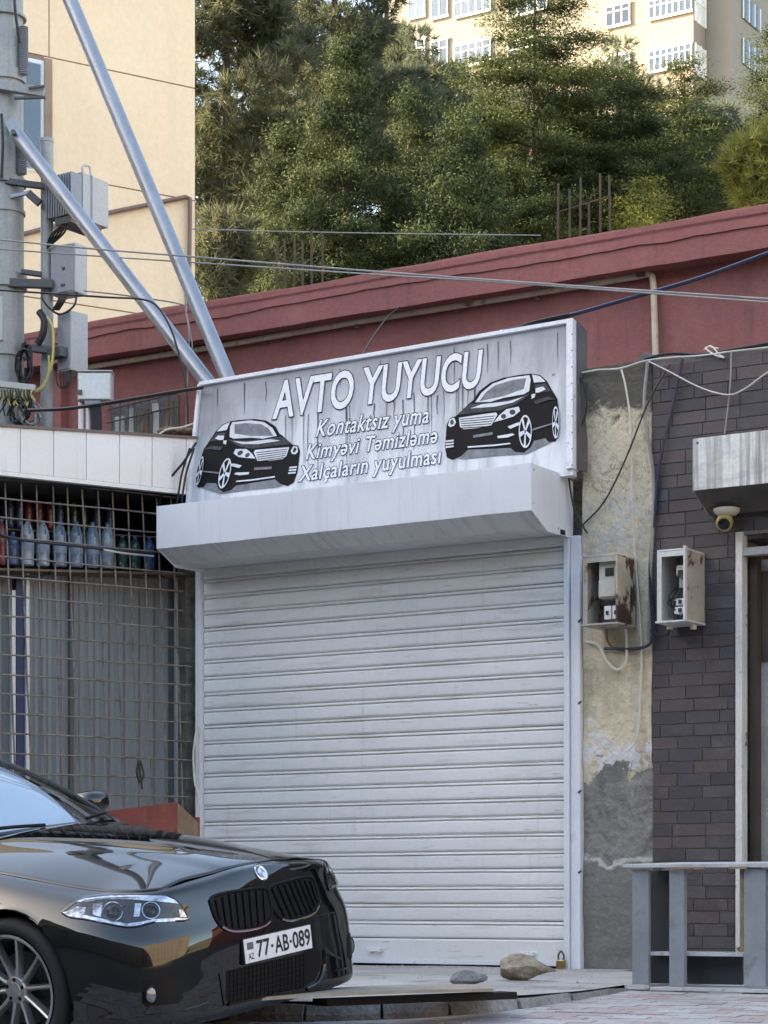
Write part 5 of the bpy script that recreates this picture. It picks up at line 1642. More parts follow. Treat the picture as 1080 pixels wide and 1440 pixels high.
MB().hexa([o + uL * wL * 0.6 + Vector((0, 0, -0.06)), o + Vector((0, 0, -0.06)), o + Vector((0, 0, -0.002)), o + uL * wL * 0.6 + Vector((0, 0, -0.002))],
          [p + uR * wR * 0.8 for p in (o + uL * wL * 0.6 + Vector((0, 0, -0.06)), o + Vector((0, 0, -0.06)), o + Vector((0, 0, -0.002)), o + uL * wL * 0.6 + Vector((0, 0, -0.002)))]).build('connector_block', 'dark_bracket', t)
t, o, uL, uR, wL, wR, h = unit('middle grey radio unit with plain front on the mast', 68, 106, 120, 340, 410, 30, 'unit_grey', 'unit_white')
MB().bar(o + uL * wL * 0.5 + Vector((0, 0, h * 0.5)) - uR * 0.012, o + uL * wL * 0.4 + Vector((0, 0, h * 0.5)) - uR * 0.012, 0.01, 0.02).build('latch', 'dark_bracket', t)
MB().bar(o + uL * wL * 0.55 + Vector((0, 0, h * 0.17)) - uR * 0.012, o + uL * wL * 0.4 + Vector((0, 0, h * 0.17)) - uR * 0.012, 0.01, 0.015).build('badge', 'dark_bracket', t)
t, o, uL, uR, wL, wR, h = unit('lower radio unit with white cover and grey side on the mast', 78, 100, 121, 436, 520, 42, 'unit_grey', 'unit_white')
MB().bar(o + uL * wL * 1.3 + Vector((0, 0, h * 0.30)) - uR * 0.05, o + uL * wL * 0.2 + Vector((0, 0, h * 0.30)) - uR * 0.05, 0.08, 0.08).build('mount', 'dark_bracket', t)
wu = MB()
for i in range(5):
    wu.tube([polep(88 + i * 2.5, 303, -0.2), polep(84 + i * 2.6, 318, -0.22), polep(72 + i * 4, 330, -0.2), polep(66, 345 + i, -0.15)], 0.009, 5, smooth=4)
    wu.tube([polep(84 + i * 3, 412, -0.2), polep(82 + i * 2, 424, -0.22), polep(74 + i * 2, 436, -0.2)], 0.011, 5, smooth=4)
    wu.tube([polep(80 + i * 5, 522, -0.2), polep(80 + i * 5, 538, -0.22), polep(88 + i, 546, -0.22), polep(98 - i, 535, -0.22), polep(99 - i, 520, -0.2)], 0.006, 5, smooth=4)
wu.tube([polep(108, 412, -0.2), polep(104, 430, -0.24), polep(85, 442, -0.24), polep(68, 432, -0.22), polep(58, 418, -0.18)], 0.009, 6, smooth=5)
wu.tube([polep(55, 438, -0.18), polep(62, 450, -0.2), polep(60, 470, -0.2), polep(53, 484, -0.18)], 0.030, 8, smooth=4)
tag(wu.build('jumper_cables', 'cable_black', smooth=True), 'tangle of black jumper cables hanging under the radio units', 'cables', kind='stuff')

# small white cabinet on a post
cb = polep(133, 563, -0.9)
cbx = thing('white_cabinet', 'small white locked cabinet standing on two thin posts', 'cabinet', (cb.x, cb.y, 3.5))
kk = (PD - 0.9) / FPX
MW = basis(cb, SX, SY, Vector((0, 0, 1)))
bx_ = MB().box(-24 * kk, 24 * kk, 0, 0.16, 0, 40 * kk, MW).build('case', 'unit_white', cbx, bevel=0.01)
MB().box(-22 * kk, 22 * kk, -0.012, -0.0005, 1.5 * kk, 38 * kk, MW).build('door', 'white_plastic', cbx, bevel=0.005)
MB().box(-23 * kk, -17 * kk, -0.03, -0.0125, 8 * kk, 14 * kk, MW).build('lock', 'dark_bracket', cbx)
MB().box(-25 * kk, 25 * kk, -0.02, 0.18, 40.3 * kk, 42 * kk, MW).build('lid', 'unit_white', cbx)
MB().tube([MW @ Vector((-21 * kk, 0.08, 0)), MW @ Vector((-21 * kk, 0.08, -2.0))], 0.022, 8).build('post', 'white_plastic', cbx)
MB().tube([MW @ Vector((-11 * kk, 0.08, 0)), MW @ Vector((-11 * kk, 0.08, -2.0))], 0.018, 8).build('post', 'white_plastic', cbx)
MB().box(-14 * kk, 8 * kk, 0.0, 0.14, -5 * kk, -0.3 * kk, MW).build('gland_plate', 'unit_grey', cbx)
tr_ = MB()
for i in range(6):
    tr_.tube([MW @ Vector(((-10 + i * 3) * kk, 0.06, -4 * kk)), MW @ Vector(((-4 + i * 2) * kk, 0.05, -16 * kk)), MW @ Vector(((-3 + i * 2.2) * kk, 0.06, -80 * kk))], 0.016, 6, smooth=3)
tr_.build('cable_trunk', 'cable_black', cbx, smooth=True)
u4 = MB().box(-4 * ps, 5 * ps, 0, 0.06, 0, 60 * ps, basis(polep(-2, 478, -0.5), SX, SY, Vector((0, 0, 1))))
tag(u4.build('notice_plate', 'unit_white'), 'narrow pale plate on the pole at the left frame edge', 'plate')

# diagonal braces down to the roof behind the sign
end1, end2 = at(300, 548, 0.35), at(326, 545, 0.35)
b1 = thing('steel_brace', 'lower diagonal galvanised tube from pole to sign', 'brace', end1)
MB().tube([polep(24, 190, -0.22), end1 + (end1 - polep(24, 190, -0.22)).normalized() * 0.35], 0.062, 14).build('tube', 'galvanised', b1, smooth=True, angle=50)
MB().bar(polep(14, 168, -0.22), polep(28, 197, -0.22), 0.015, 0.10).build('lug', 'galvanised', b1)
MB().lathe([(0.022, -0.05), (0.022, 0.05)], frame_at(polep(20, 188, -0.28), SY), 8).build('bolt', 'dark_bracket', b1)
t2 = dp(9, -215, PD)
b2 = thing('steel_brace', 'steeper galvanised tube crossing the beige block down to the sign', 'brace', end2)
MB().tube([t2, end2 + (end2 - t2).normalized() * 0.35], 0.062, 14).build('tube', 'galvanised', b2, smooth=True, angle=50)

# ================================================================== OVERHEAD WIRES
def wire(label, pts, r, d0, d1, m='cable_black', sm=6):
    n = len(pts)
    x0_, x1_ = pts[0][0], pts[-1][0]
    P = [dp(px, py, d0 + (d1 - d0) * (px - x0_) / (x1_ - x0_)) for px, py in pts]
    return cable('overhead_wire', label, P, r, m, sm=sm, n=6)
wire('upper overhead wire crossing from the pole to the right edge', [(-30, 334), (120, 349), (270, 361), (480, 378), (680, 393), (880, 407), (1120, 423)], 0.007, 19.0, 14.5, 'cable_grey')
wire('second overhead wire just below the upper one, ending mid roof', [(-30, 348), (120, 359), (270, 369), (420, 379), (560, 388), (720, 398), (1120, 428)], 0.006, 19.2, 14.8, 'cable_grey')
wire('thin overhead wire in front of the trees', [(270, 322), (420, 326), (600, 329), (760, 331)], 0.006, 24, 24, 'cable_grey')
wire('thick dark blue cable sagging from the right edge to the sign', [(1130, 338), (1080, 356), (980, 392), (880, 421), (780, 449), (700, 467), (640, 480), (590, 492)], 0.014, 14.9, 16.6, 'cable_blue')
wire('black wire twisted round the dark blue cable', [(800, 442), (750, 453), (700, 469), (650, 474), (600, 490), (560, 500)], 0.010, 15.9, 16.8, 'cable_black')
wire('wire from the pole drooping down between the two braces', [(-30, 406), (60, 412), (150, 418), (200, 421), (222, 432), (240, 462), (252, 500), (262, 545), (264, 600)], 0.008, 18.6, 17.6)
wire('wire running from the mast to the steep brace', [(118, 409), (180, 416), (255, 428), (262, 440), (268, 470), (270, 490), (262, 505)], 0.006, 19, 18.4, 'cable_grey')
wire('black cable slung along above the kiosk roof to the sign', [(40, 577), (90, 575), (150, 567), (210, 557), (250, 550), (285, 545)], 0.014, 18.3, 17.2)
wire('short wire slanting from the parapet to the sign', [(505, 506), (525, 473), (545, 446), (562, 432)], 0.007, 17, 19.2)
wire('thin grey wire dropping beside the lower brace', [(248, 360), (258, 400), (262, 440), (266, 470), (264, 520), (262, 600)], 0.006, 18.5, 18.2, 'cable_grey')

# ================================================================== TREES ON THE HILLSIDE
def tri_mesh(name, P, D, S, L, W, m, parent, quad=True, clump=None):
    """many leaf blades in one mesh: base point, direction, side vector, length, width"""
    n = len(P)
    L, W = L[:, None], W[:, None]
    if quad:
        V = np.stack([P, P + D * L * 0.5 + S * W * 0.5, P + D * L, P + D * L * 0.5 - S * W * 0.5], 1).reshape(-1, 3)
        F = (np.arange(n)[:, None] * 4 + np.array([0, 1, 2, 3])).tolist()
    else:
        V = np.stack([P - S * W * 0.5, P + S * W * 0.5, P + D * L], 1).reshape(-1, 3)
        F = (np.arange(n)[:, None] * 3 + np.array([0, 1, 2])).tolist()
    me = bpy.data.meshes.new(name)
    me.from_pydata(V.tolist(), [], F)
    if clump is not None:
        me.attributes.new('clump', 'FLOAT', 'FACE').data.foreach_set('value', clump.astype(np.float32))
    return finish(name, me, m, parent)

def unitv(a):
    return a / np.maximum(1e-9, np.linalg.norm(a, axis=1))[:, None]

def tree(label, px, top, bot, half, d, style, m, seed, dens=1.0, leaf=0.10):
    r = np.random.default_rng(seed)
    tp_, k = dp(px, top, d), d / FPX
    Hc = (bot - top) * k * 1.12
    Rr = half * k
    gx, gy = tp_.x, tp_.y
    gzv = hill_z(gx, gy)
    t_ = thing({'spruce': 'conifer_tree', 'layered': 'cedar_tree', 'pine': 'pine_tree'}[style], label, 'tree', (gx, gy, gzv))
    top_v = np.array(tp_)
    tr = MB().tube([(gx + 0.1, gy, gzv - 0.3), (gx, gy, (gzv + tp_.z) / 2), (gx, gy, tp_.z - 0.10 * Hc)], [0.24 * Rr ** 0.5, 0.13 * Rr ** 0.5, 0.015], 8)
    P, D, S, Ls, Ws = [], [], [], [], []
    limbs = MB()
    if style in ('spruce', 'layered'):
        NL = int((84 if style == 'spruce' else 96) * dens)
        for i in range(NL):
            per = 6 if style == 'spruce' else 7       # limbs stand in whorls with gaps between the tiers
            nt_ = NL // per + 1
            h = min(1.0, ((i // per + 0.35 + r.normal(0, 0.13)) / nt_)) if i > 3 else (i + 0.5) / NL
            h = max(0.004, h) ** 0.72
            ang = i * 2.39996 + r.uniform(-0.4, 0.4)
            if style == 'spruce':
                ln = Rr * min(1.0, 0.10 + 1.30 * h ** 0.85) * r.uniform(0.6, 1.15)
                droop0, droop1 = -0.05, -0.38
            else:
                ln = Rr * (0.18 + 0.82 * min(1, h * 2.4) ** 0.8) * r.uniform(0.5, 1.15)
                droop0, droop1 = 0.10, -0.18
            o = np.array([gx, gy, tp_.z - h * Hc])
            dirv = np.array([math.cos(ang), math.sin(ang), 0])
            ts = np.linspace(0, 1, 7)
            pts = o + dirv * (ts * ln)[:, None] + np.array([0, 0, 1]) * ((droop0 * ts + droop1 * ts ** 2 + (0.16 * ts ** 4)) * ln)[:, None]
            if ln > 0.5 * Rr and i % 2 == 0:
                limbs.tube([Vector(p) for p in pts[::2]], [0.035, 0.02, 0.01, 0.005], 4, cap=False)
            nc = max(2, int(ln / (0.27 if style == 'spruce' else 0.19)))
            for q_ in range(nc):
                tt = r.uniform(0.22, 1.0) ** 0.75
                cpt = np.array([np.interp(tt, ts, pts[:, a]) for a in range(3)])
                side = np.array([-dirv[1], dirv[0], 0]) * r.normal(0, 0.17 if style == 'spruce' else 0.22) * ln * (0.45 + 0.55 * tt) * 0.7
                cpt = cpt + side
                nl = int((210 if style == 'spruce' else 125) * dens)
                sg_ = np.array([0.155, 0.155, 0.12]) if style == 'spruce' else np.array([0.20, 0.20, 0.04])
                off = r.normal(size=(nl, 3)) * sg_ * (0.7 + 0.5 * r.random())
                if style == 'spruce':
                    off[:, 2] -= np.abs(r.normal(0, 0.09, nl)) * 1.0
                    dd = unitv(off * np.array([1, 1, 0.6]) + dirv * 0.12 + np.array([0, 0, 0.02]) + r.normal(0, 0.08, (nl, 3)))
                else:
                    dd = unitv(off * np.array([1, 1, 0.5]) + dirv * 0.14 + np.array([0, 0, 0.05]) + r.normal(0, 0.06, (nl, 3)))
                N_ = unitv(off / sg_ * (np.array([1, 1, 1.0]) if style == 'spruce' else np.array([0.35, 0.35, 0.8])) + np.array([0, 0, 0.5]) + dirv * 0.4 + r.normal(0, 0.45, (nl, 3)))
                dd = unitv(dd + r.normal(0, 0.25, (nl, 3)) - N_ * np.sum(dd * N_, axis=1)[:, None])
                P.append(cpt + off); D.append(dd)
                S.append(unitv(np.cross(dd, N_)))
                Ls.append(leaf * r.uniform(0.55, 1.15, nl)); Ws.append(leaf * r.uniform(0.16, 0.30, nl))
        quad = True
    else:
        NP = int(46 * dens)
        cz = tp_.z - Hc * 0.5
        for i in range(NP):
            u = unitv(r.normal(size=(1, 3)))[0]
            rad = r.uniform(0.2, 1.0) ** 0.5 * r.uniform(0.8, 1.15)
            c_ = np.array([gx, gy, cz]) + u * rad * np.array([Rr, Rr, Hc * 0.5]) * 0.9
            pr = r.uniform(0.45, 0.95) * (Rr / 2.2) ** 0.75
            if i % 2 == 0:
                limbs.tube([Vector((gx, gy, c_[2] - 0.8)), Vector((gx, gy, c_[2] - 0.7)).lerp(Vector(c_), 0.5) + Vector((0, 0, -0.15)), Vector(c_)], [0.06, 0.035, 0.012], 5, cap=False)
            ntuft = int(46 * dens * pr / 0.7)
            for q_ in range(ntuft):
                v = unitv(r.normal(size=(1, 3)) + np.array([[0, 0, 0.35]]))[0]
                tc = c_ + v * pr * np.array([1, 1, 0.72]) * r.uniform(0.55, 1.0)
                nl = 16
                dd = unitv(r.normal(size=(nl, 3)) + v * 1.1 + np.array([0, 0, 0.25]))
                P.append(np.repeat(tc[None], nl, 0) + r.normal(0, 0.03, (nl, 3))); D.append(dd)
                S.append(unitv(np.cross(dd, v[None] * 0.9 + np.array([[0, 0, 0.3]]) + r.normal(0, 0.55, (nl, 3)))))
                Ls.append(leaf * 2.2 * r.uniform(0.7, 1.3, nl)); Ws.append(leaf * r.uniform(0.17, 0.30, nl))
        quad = False
    tr.v += [] 
    o_ = len(tr.v)
    tr.v += limbs.v
    tr.f += [tuple(i + o_ for i in f) for f in limbs.f]
    tr.build('trunk', 'bark', t_, smooth=True)
    tri_mesh('crown', np.concatenate(P), np.concatenate(D), np.concatenate(S), np.concatenate(Ls), np.concatenate(Ws), m, t_, quad, np.concatenate([np.full(len(p), r.random() ** 1.6) for p in P]))

tree('dense dark conifer with a pointed clumped top, left of centre', 487, 48, 425, 122, 44, 'spruce', 'leaf_spruce', 1, 1.3, 0.10)
tree('dense low conifer with a pale leaning tip right of the pointed one', 648, 160, 420, 100, 43, 'spruce', 'leaf_spruce', 2, 1.0, 0.10)
tree('bushy conifer at the left with a broad drooping side', 400, 172, 425, 70, 45, 'spruce', 'leaf_spruce', 3, 0.9, 0.10)
tree('small conifer filling the gap between the two pointed ones', 575, 120, 400, 62, 47, 'spruce', 'leaf_spruce', 14, 0.8, 0.10)
tree('tall cedar with flat layered branches right of centre', 752, -50, 350, 132, 47, 'layered', 'leaf_layered', 4, 1.25, 0.10)
tree('second layered cedar sloping down to the right', 872, 92, 330, 108, 48, 'layered', 'leaf_layered', 5, 1.0, 0.10)
tree('third layered cedar with ragged tip before the far flats', 962, 80, 330, 74, 50, 'layered', 'leaf_layered', 6, 0.9, 0.10)
tree('young cedar sprig just above the red parapet at right', 905, 252, 330, 42, 46, 'layered', 'leaf_bright', 7, 0.5, 0.09)
tree('broad olive pine behind the beige block corner', 318, -140, 330, 130, 54, 'pine', 'leaf_pine', 8, 1.3, 0.13)
tree('tall olive pine behind the pointed conifer', 470, -150, 240, 110, 60, 'pine', 'leaf_pine', 9, 1.2, 0.13)
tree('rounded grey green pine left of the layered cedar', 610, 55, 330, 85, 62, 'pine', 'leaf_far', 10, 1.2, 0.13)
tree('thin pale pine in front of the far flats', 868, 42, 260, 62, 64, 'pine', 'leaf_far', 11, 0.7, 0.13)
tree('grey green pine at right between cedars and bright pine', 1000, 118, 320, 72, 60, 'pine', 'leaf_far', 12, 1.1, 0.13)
tree('bright yellow green pine at the right edge above the parapet', 1082, 150, 310, 62, 46, 'pine', 'leaf_bright', 13, 1.1, 0.10)
tree('dark layered cedar cut off by the right edge of the picture', 1092, 30, 260, 52, 55, 'layered', 'leaf_layered', 15, 0.8, 0.10)
tree('low yellowish pine behind the parapet at the left', 318, 300, 430, 66, 41, 'pine', 'leaf_pine', 16, 0.8, 0.11)
tree('hazy pine filling the slope behind the left conifers', 400, 60, 420, 120, 66, 'pine', 'leaf_pine', 17, 1.3, 0.15)
tree('tall dim pine closing the gap beside the far flats', 545, -60, 330, 90, 70, 'pine', 'leaf_pine', 20, 1.2, 0.15)
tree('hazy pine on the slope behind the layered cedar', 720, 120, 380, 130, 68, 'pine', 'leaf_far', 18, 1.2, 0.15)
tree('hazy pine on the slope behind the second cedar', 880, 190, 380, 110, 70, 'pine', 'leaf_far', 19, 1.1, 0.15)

# ================================================================== FAR FLATS
FD = 125.0
fcn = dp(1027, 60, FD)
FYp = fcn.y
ft = thing('far_apartments', 'pale cream apartment block on the hilltop behind the trees', 'building', (fcn.x - 12, FYp, 30))
def fat(px, py, dy=0.0):
    return at(px, py, FYp + dy)
xl_ = fat(540, 50).x
zlo, zhi = 24.0, fcn.z + 12
MB().box(xl_, fcn.x, FYp, FYp + 14, zlo, zhi).build('wall', 'pale_block', ft)
def fwin(px0, px1, py0, py1, nv, dy=0.0, bars=(), m='curtain', nm='window'):
    a, b = fat(px0, py1, dy), fat(px1, py0, dy)
    x0_, x1_, z0_, z1_ = a.x, b.x, a.z, b.z
    y = FYp + dy
    w_ = MB().box(x0_, x1_, y - 0.06, y - 0.01, z0_, z1_).build(nm, m, ft)
    T_ = 0.075
    MB().box(x0_ - T_, x1_ + T_, y - 0.12, y - 0.061, z0_ - T_, z0_ + T_).build('sill', 'white_plastic', w_)
    MB().box(x0_ - T_, x1_ + T_, y - 0.12, y - 0.061, z1_ - T_, z1_ + T_).build('head', 'white_plastic', w_)
    for i in range(nv + 1):
        xx = x0_ + (x1_ - x0_) * i / nv
        MB().box(xx - T_ / 2, xx + T_ / 2, y - 0.115, y - 0.062, z0_ + T_ + 0.002, z1_ - T_ - 0.002).build('mullion', 'white_plastic', w_)
    for bz_ in bars:
        zz = z0_ + (z1_ - z0_) * bz_
        MB().box(x0_, x1_, y - 0.10, y - 0.063, zz - T_ / 2, zz + T_ / 2).build('transom', 'white_plastic', w_)
    MB().box(x0_, x1_, y - 0.080, y - 0.0705, z0_, z1_).build('glass', 'window_glass', w_)
    return w_
# projecting bay with glazed loggias
by = -1.6
ba, bb2 = fat(910, 60, by).x, fat(975, 60, by).x
MB().box(ba, bb2, FYp + by, FYp - 0.001, zlo, zhi).build('bay', 'pink_block', ft)
for py0, py1 in ((-85, -40), (-12, 29), (60, 103)):
    fwin(913, 973, py0, py1, 7, by, (0.68,))
    z0_, z1_ = fat(970, py1, by).z, fat(970, py0, by).z
    sw = MB().box(bb2 + 0.002, bb2 + 0.05, FYp + by + 0.1, FYp - 0.1, z0_, z1_).build('window', 'curtain', ft)
    for q_ in range(3):
        yy = FYp + by + 0.1 + q_ * 0.68
        MB().box(bb2 + 0.051, bb2 + 0.11, yy, yy + 0.08, z0_, z1_).build('mullion', 'white_plastic', sw)
    MB().box(bb2 + 0.052, bb2 + 0.10, FYp + by + 0.1, FYp - 0.1, z0_ + (z1_ - z0_) * 0.66, z0_ + (z1_ - z0_) * 0.70).build('transom', 'white_plastic', sw)
for py0, py1 in ((-68, -28), (3, 40), (74, 112)):
    fwin(853, 886, py0, py1, 3, 0, (0.7,), 'room_dark' if py0 == 3 else 'curtain')
    fwin(607, 630, py0 - 20, py1 - 12, 2, 0, (0.7,), 'room_dark')
    fwin(640, 690, py0 - 30 + 10, py1 - 18 + 4, 5, 0, (0.68,))
    fwin(575, 598, py0 - 20, py1 - 12, 2, 0, (0.7,))
    fwin(715, 770, py0 - 26, py1 - 14, 4, 0, (0.68,))
# right-hand gable: windows on the side wall
for py0, py1 in ((-60, -25), (0, 32), (60, 95)):
    for yy in (1.6, 6.6):
        zc0 = dp(1045, py1, FD + 2).z; zc1 = dp(1045, py0, FD + 2).z
        w_ = MB().box(fcn.x + 0.01, fcn.x + 0.06, FYp + yy, FYp + yy + 2.4, zc0, zc1).build('window', 'room_dark', ft)
        for q_ in range(4):
            MB().box(fcn.x + 0.061, fcn.x + 0.12, FYp + yy + q_ * 0.8 - 0.04, FYp + yy + q_ * 0.8 + 0.04, zc0, zc1).build('mullion', 'white_plastic', w_)
        MB().box(fcn.x + 0.062, fcn.x + 0.10, FYp + yy, FYp + yy + 2.4, zc0, zc1).build('glass', 'window_glass', w_)

# ================================================================== BUILDING ACROSS THE STREET (mirrored in the car)
oz = street_z(-30)
ob = thing('opposite_building', 'brown apartment block across the street, mirrored in the side of the black car', 'building', (-8, -34, oz))
OH = 14.5
MB().box(-29, 62, -48, -34, oz - 0.2, oz + OH).build('wall', 'opposite_render', ob)
MB().box(-29.3, 62.3, -48.2, -33.7, oz + OH + 0.002, oz + OH + 0.5).build('cornice', 'pale_block', ob)
win_me = sill_me = None
for fl_ in range(4):
    for i in range(19):
        xw, zw = -27 + i * 4.2, oz + 1.3 + fl_ * 3.25
        if win_me is None:
            w_ = MB().box(xw, xw + 1.6, -33.998, -33.94, zw, zw + 1.6).build('window', 'room_dark', ob)
            win_me, wx, wz = w_.data, xw, zw
            q_ = MB().box(xw - 0.1, xw + 1.7, -33.995, -33.85, zw - 0.12, zw - 0.02).build('sill', 'pale_block', w_)
            sill_me = q_.data
        else:
            w_ = bpy.data.objects.new('window', win_me)
            C.objects.link(w_)
            w_.parent = ob
            w_.matrix_parent_inverse = WM[ob].inverted()
            w_.location = (xw - wx, 0, zw - wz)
            q_ = bpy.data.objects.new('sill', sill_me)
            C.objects.link(q_)
            q_.parent = w_

# unseen block added at left to keep low sun off the shop fronts
lb = thing('sun_blocker_block', 'tall plain block added out of frame at left to stop the low sun', 'building', (-38, -16, -1.5))
MB().box(-46, -30, -70, 2, -2, 27).build('wall', 'opposite_render', lb)
MB().box(-46.3, -29.7, -70.3, 2.3, 27.002, 27.5).build('cornice', 'pale_block', lb)
for fl_ in range(8):
    for i in range(9):
        yw, zw = -36 + i * 4.2, 0.3 + fl_ * 3.2
        w_ = MB().box(-29.998, -29.94, yw, yw + 1.6, zw, zw + 1.6).build('window', 'room_dark', lb)
        MB().box(-29.995, -29.85, yw - 0.1, yw + 1.7, zw - 0.12, zw - 0.02).build('sill', 'pale_block', w_)

# unseen block added at right so the car reflects something dark
rbk = thing('reflection_block', 'brown block added out of frame at right for dark car reflections', 'building', (46, -14, -1))
MB().box(40, 54, -33.6, 6, -2, 17).build('wall', 'opposite_render', rbk)
MB().box(39.7, 54.3, -33.6, 6.3, 17.002, 17.5).build('cornice', 'pale_block', rbk)
for fl_ in range(5):
    for i in range(9):
        yw, zw = -32 + i * 4.2, 0.6 + fl_ * 3.2
        w_ = MB().box(39.94, 39.998, yw, yw + 1.6, zw, zw + 1.6).build('window', 'room_dark', rbk)
        MB().box(39.85, 39.995, yw - 0.1, yw + 1.7, zw - 0.12, zw - 0.02).build('sill', 'pale_block', w_)

# ================================================================== BLACK SALOON
# car frame: x forward, y to its left, z up, origin on the ground under the front axle
CM = basis(Vector((0.343, -5.147, 0.076)), Vector((0.9992, -0.0387, -0.0133)), Vector((0.0400, 0.9914, 0.1252)), Vector((0.0084, -0.1256, 0.9920)))
CMi = CM.inverted()
car = thing('parked_car', 'glossy black saloon with open spoke silver wheels parked before the shutter', 'car', M=CM)
def cbuild(name, V, F, m, parent=None, smooth=True, angle=40, label=None):
    """verts in the car frame"""
    me = bpy.data.meshes.new(name)
    me.from_pydata([tuple(v) for v in V], [], [tuple(f) for f in F])
    bm = bmesh.new(); bm.from_mesh(me)
    bmesh.ops.recalc_face_normals(bm, faces=bm.faces)
    bm.to_mesh(me); bm.free()
    me.materials.append(MATS[m])
    if smooth:
        me.shade_smooth()
        if angle < 180:
            me.set_sharp_from_angle(angle=R_(angle))
    o = bpy.data.objects.new(name, me)
    C.objects.link(o)
    o.parent = parent or car
    if label:
        o['label'] = label
    return o
def cmb(mb, name, m, parent=None, smooth=True, angle=40, bevel=0):
    o = cbuild(name, mb.v, mb.f, m, parent, smooth, angle)
    if bevel:
        b = o.modifiers.new('bevel', 'BEVEL'); b.width = bevel; b.segments = 2; b.limit_method = 'ANGLE'; b.angle_limit = R_(40)
    return o

def pchip(xk, yk):
    xk, yk = np.array(xk, float), np.array(yk, float)
    h = np.diff(xk); dlt = np.diff(yk) / h
    m = np.zeros_like(yk)
    for i in range(1, len(xk) - 1):
        if dlt[i - 1] * dlt[i] > 0:
            w1, w2 = 2 * h[i] + h[i - 1], h[i] + 2 * h[i - 1]
            m[i] = (w1 + w2) / (w1 / dlt[i - 1] + w2 / dlt[i])
    m[0], m[-1] = dlt[0], dlt[-1]
    def f(x):
        x = min(max(x, xk[0]), xk[-1])
        i = min(int(np.searchsorted(xk, x, side='right') - 1), len(h) - 1)
        t = (x - xk[i]) / h[i]
        return float((1 + 2 * t) * (1 - t) ** 2 * yk[i] + t * (1 - t) ** 2 * h[i] * m[i] + t * t * (3 - 2 * t) * yk[i + 1] + t * t * (t - 1) * h[i] * m[i + 1])
    return f
zc_f = pchip([-1.0, -0.6, -0.5, -0.2, 0.1, 0.4, 0.6, 0.735, 0.80], [1.02, 1.005, 1.0, 0.975, 0.942, 0.897, 0.855, 0.812, 0.775])
edge_drop = pchip([-1.0, -0.5, -0.1, 0.36, 0.69, 0.8], [0.085, 0.09, 0.105, 0.125, 0.085, 0.07])
def sstep(a, b, x):
    t = min(1, max(0, (x - a) / (b - a)))
    return t * t * (3 - 2 * t)
def hood_z(x, y):
    a = abs(y)
    z = zc_f(x) - edge_drop(x) * (a / 0.71) ** 2.1
    yc = 0.20 + 0.26 * (0.75 - x) / 1.3             # pair of bonnet creases spreading towards the screen
    z += 0.007 * (1 - sstep(yc - 0.06, yc + 0.06, a))
    return z
# bonnet edge, front centre -> corner -> screen
EU = [(0.735, 0.0), (0.735, 0.15), (0.728, 0.30), (0.714, 0.45), (0.690, 0.58), (0.635, 0.655), (0.50, 0.692), (0.36, 0.712), (0.10, 0.738), (-0.20, 0.755), (-0.50, 0.768), (-0.66, 0.772)]
REAR = [(-1.4, 0.80, 0.925), (-2.2, 0.81, 0.945), (-3.0, 0.79, 0.985), (-3.5, 0.735, 1.02), (-3.88, 0.60, 1.04), (-4.02, 0.35, 1.05), (-4.05, 0.0, 1.055)]
L0 = [(x, a, hood_z(x, a)) for x, a in EU] + REAR
def mk(front, rear_a, rear_x, rear_z, fz):
    out = [(x, a, z) for (x, a), z in zip(front, fz)]
    for (x, a, z), i in zip(REAR, range(7)):
        s_ = rear_a / 0.80
        xx = x if x > -3.6 else -4.05 + (x + 4.05) * 1.0 - rear_x * (1 if x < -3.6 else 0)
        out.append((xx, a * s_, rear_z if not callable(rear_z) else rear_z(x)))
    return out
L1 = []
for i, (x, a, z) in enumerate(L0[:12]):
    f = [1, 1, 1, 1, 0.8, 0.5, 0.22, 0.1, 0, 0, 0, 0][i]
    L1.append((x + 0.040 * f, a + 0.035 * (1 - f), z - 0.020 * f - 0.012 * (1 - f)))
L1 += [(x - (0.01 if x < -3.6 else 0), a * 1.03, z - 0.01) for x, a, z in REAR]
L2 = mk([(.812, 0), (.810, .15), (.798, .30), (.778, .45), (.742, .59), (.688, .69), (.56, .770), (.40, .815), (.10, .845), (-.20, .858), (-.50, .866), (-.66, .868)], 0.868, 0.02, lambda x: 0.875 if x > -3.2 else 0.93,
        [.722, .722, .720, .715, .703, .700, .712, .728, .765, .805, .835, .84])
L3 = mk([(.832, 0), (.830, .15), (.822, .30), (.803, .45), (.768, .60), (.716, .715), (.605, .822), (.45, .878), (.15, .905), (-.20, .912), (-.50, .914), (-.66, .914)], 0.914, 0.03, 0.70,
        [.635, .635, .632, .625, .612, .608, .615, .635, .66, .69, .705, .705])
L4 = mk([(.855, 0), (.853, .15), (.846, .30), (.829, .45), (.796, .60), (.746, .725), (.640, .838), (.48, .900), (.15, .922), (-.20, .925), (-.50, .925), (-.66, .925)], 0.925, 0.05, 0.56,
        [.535, .535, .533, .530, .525, .525, .53, .54, .55, .56, .56, .56])
L5 = mk([(.852, 0), (.850, .15), (.844, .30), (.830, .45), (.802, .60), (.758, .728), (.655, .842), (.48, .902), (.15, .920), (-.20, .920), (-.50, .918), (-.66, .916)], 0.915, 0.05, 0.40,
        [.395] * 12)
L6 = mk([(.850, 0), (.848, .15), (.842, .30), (.830, .45), (.806, .60), (.766, .722), (.662, .830), (.48, .885), (.15, .900), (-.20, .900), (-.50, .900), (-.66, .90)], 0.90, 0.03, 0.27,
        [.25] * 12)
L7 = mk([(.842, 0), (.840, .15), (.834, .30), (.822, .45), (.798, .60), (.757, .715), (.652, .815), (.47, .868), (.15, .880), (-.20, .88), (-.50, .88), (-.66, .88)], 0.88, 0.0, 0.20,
        [.163] * 12)
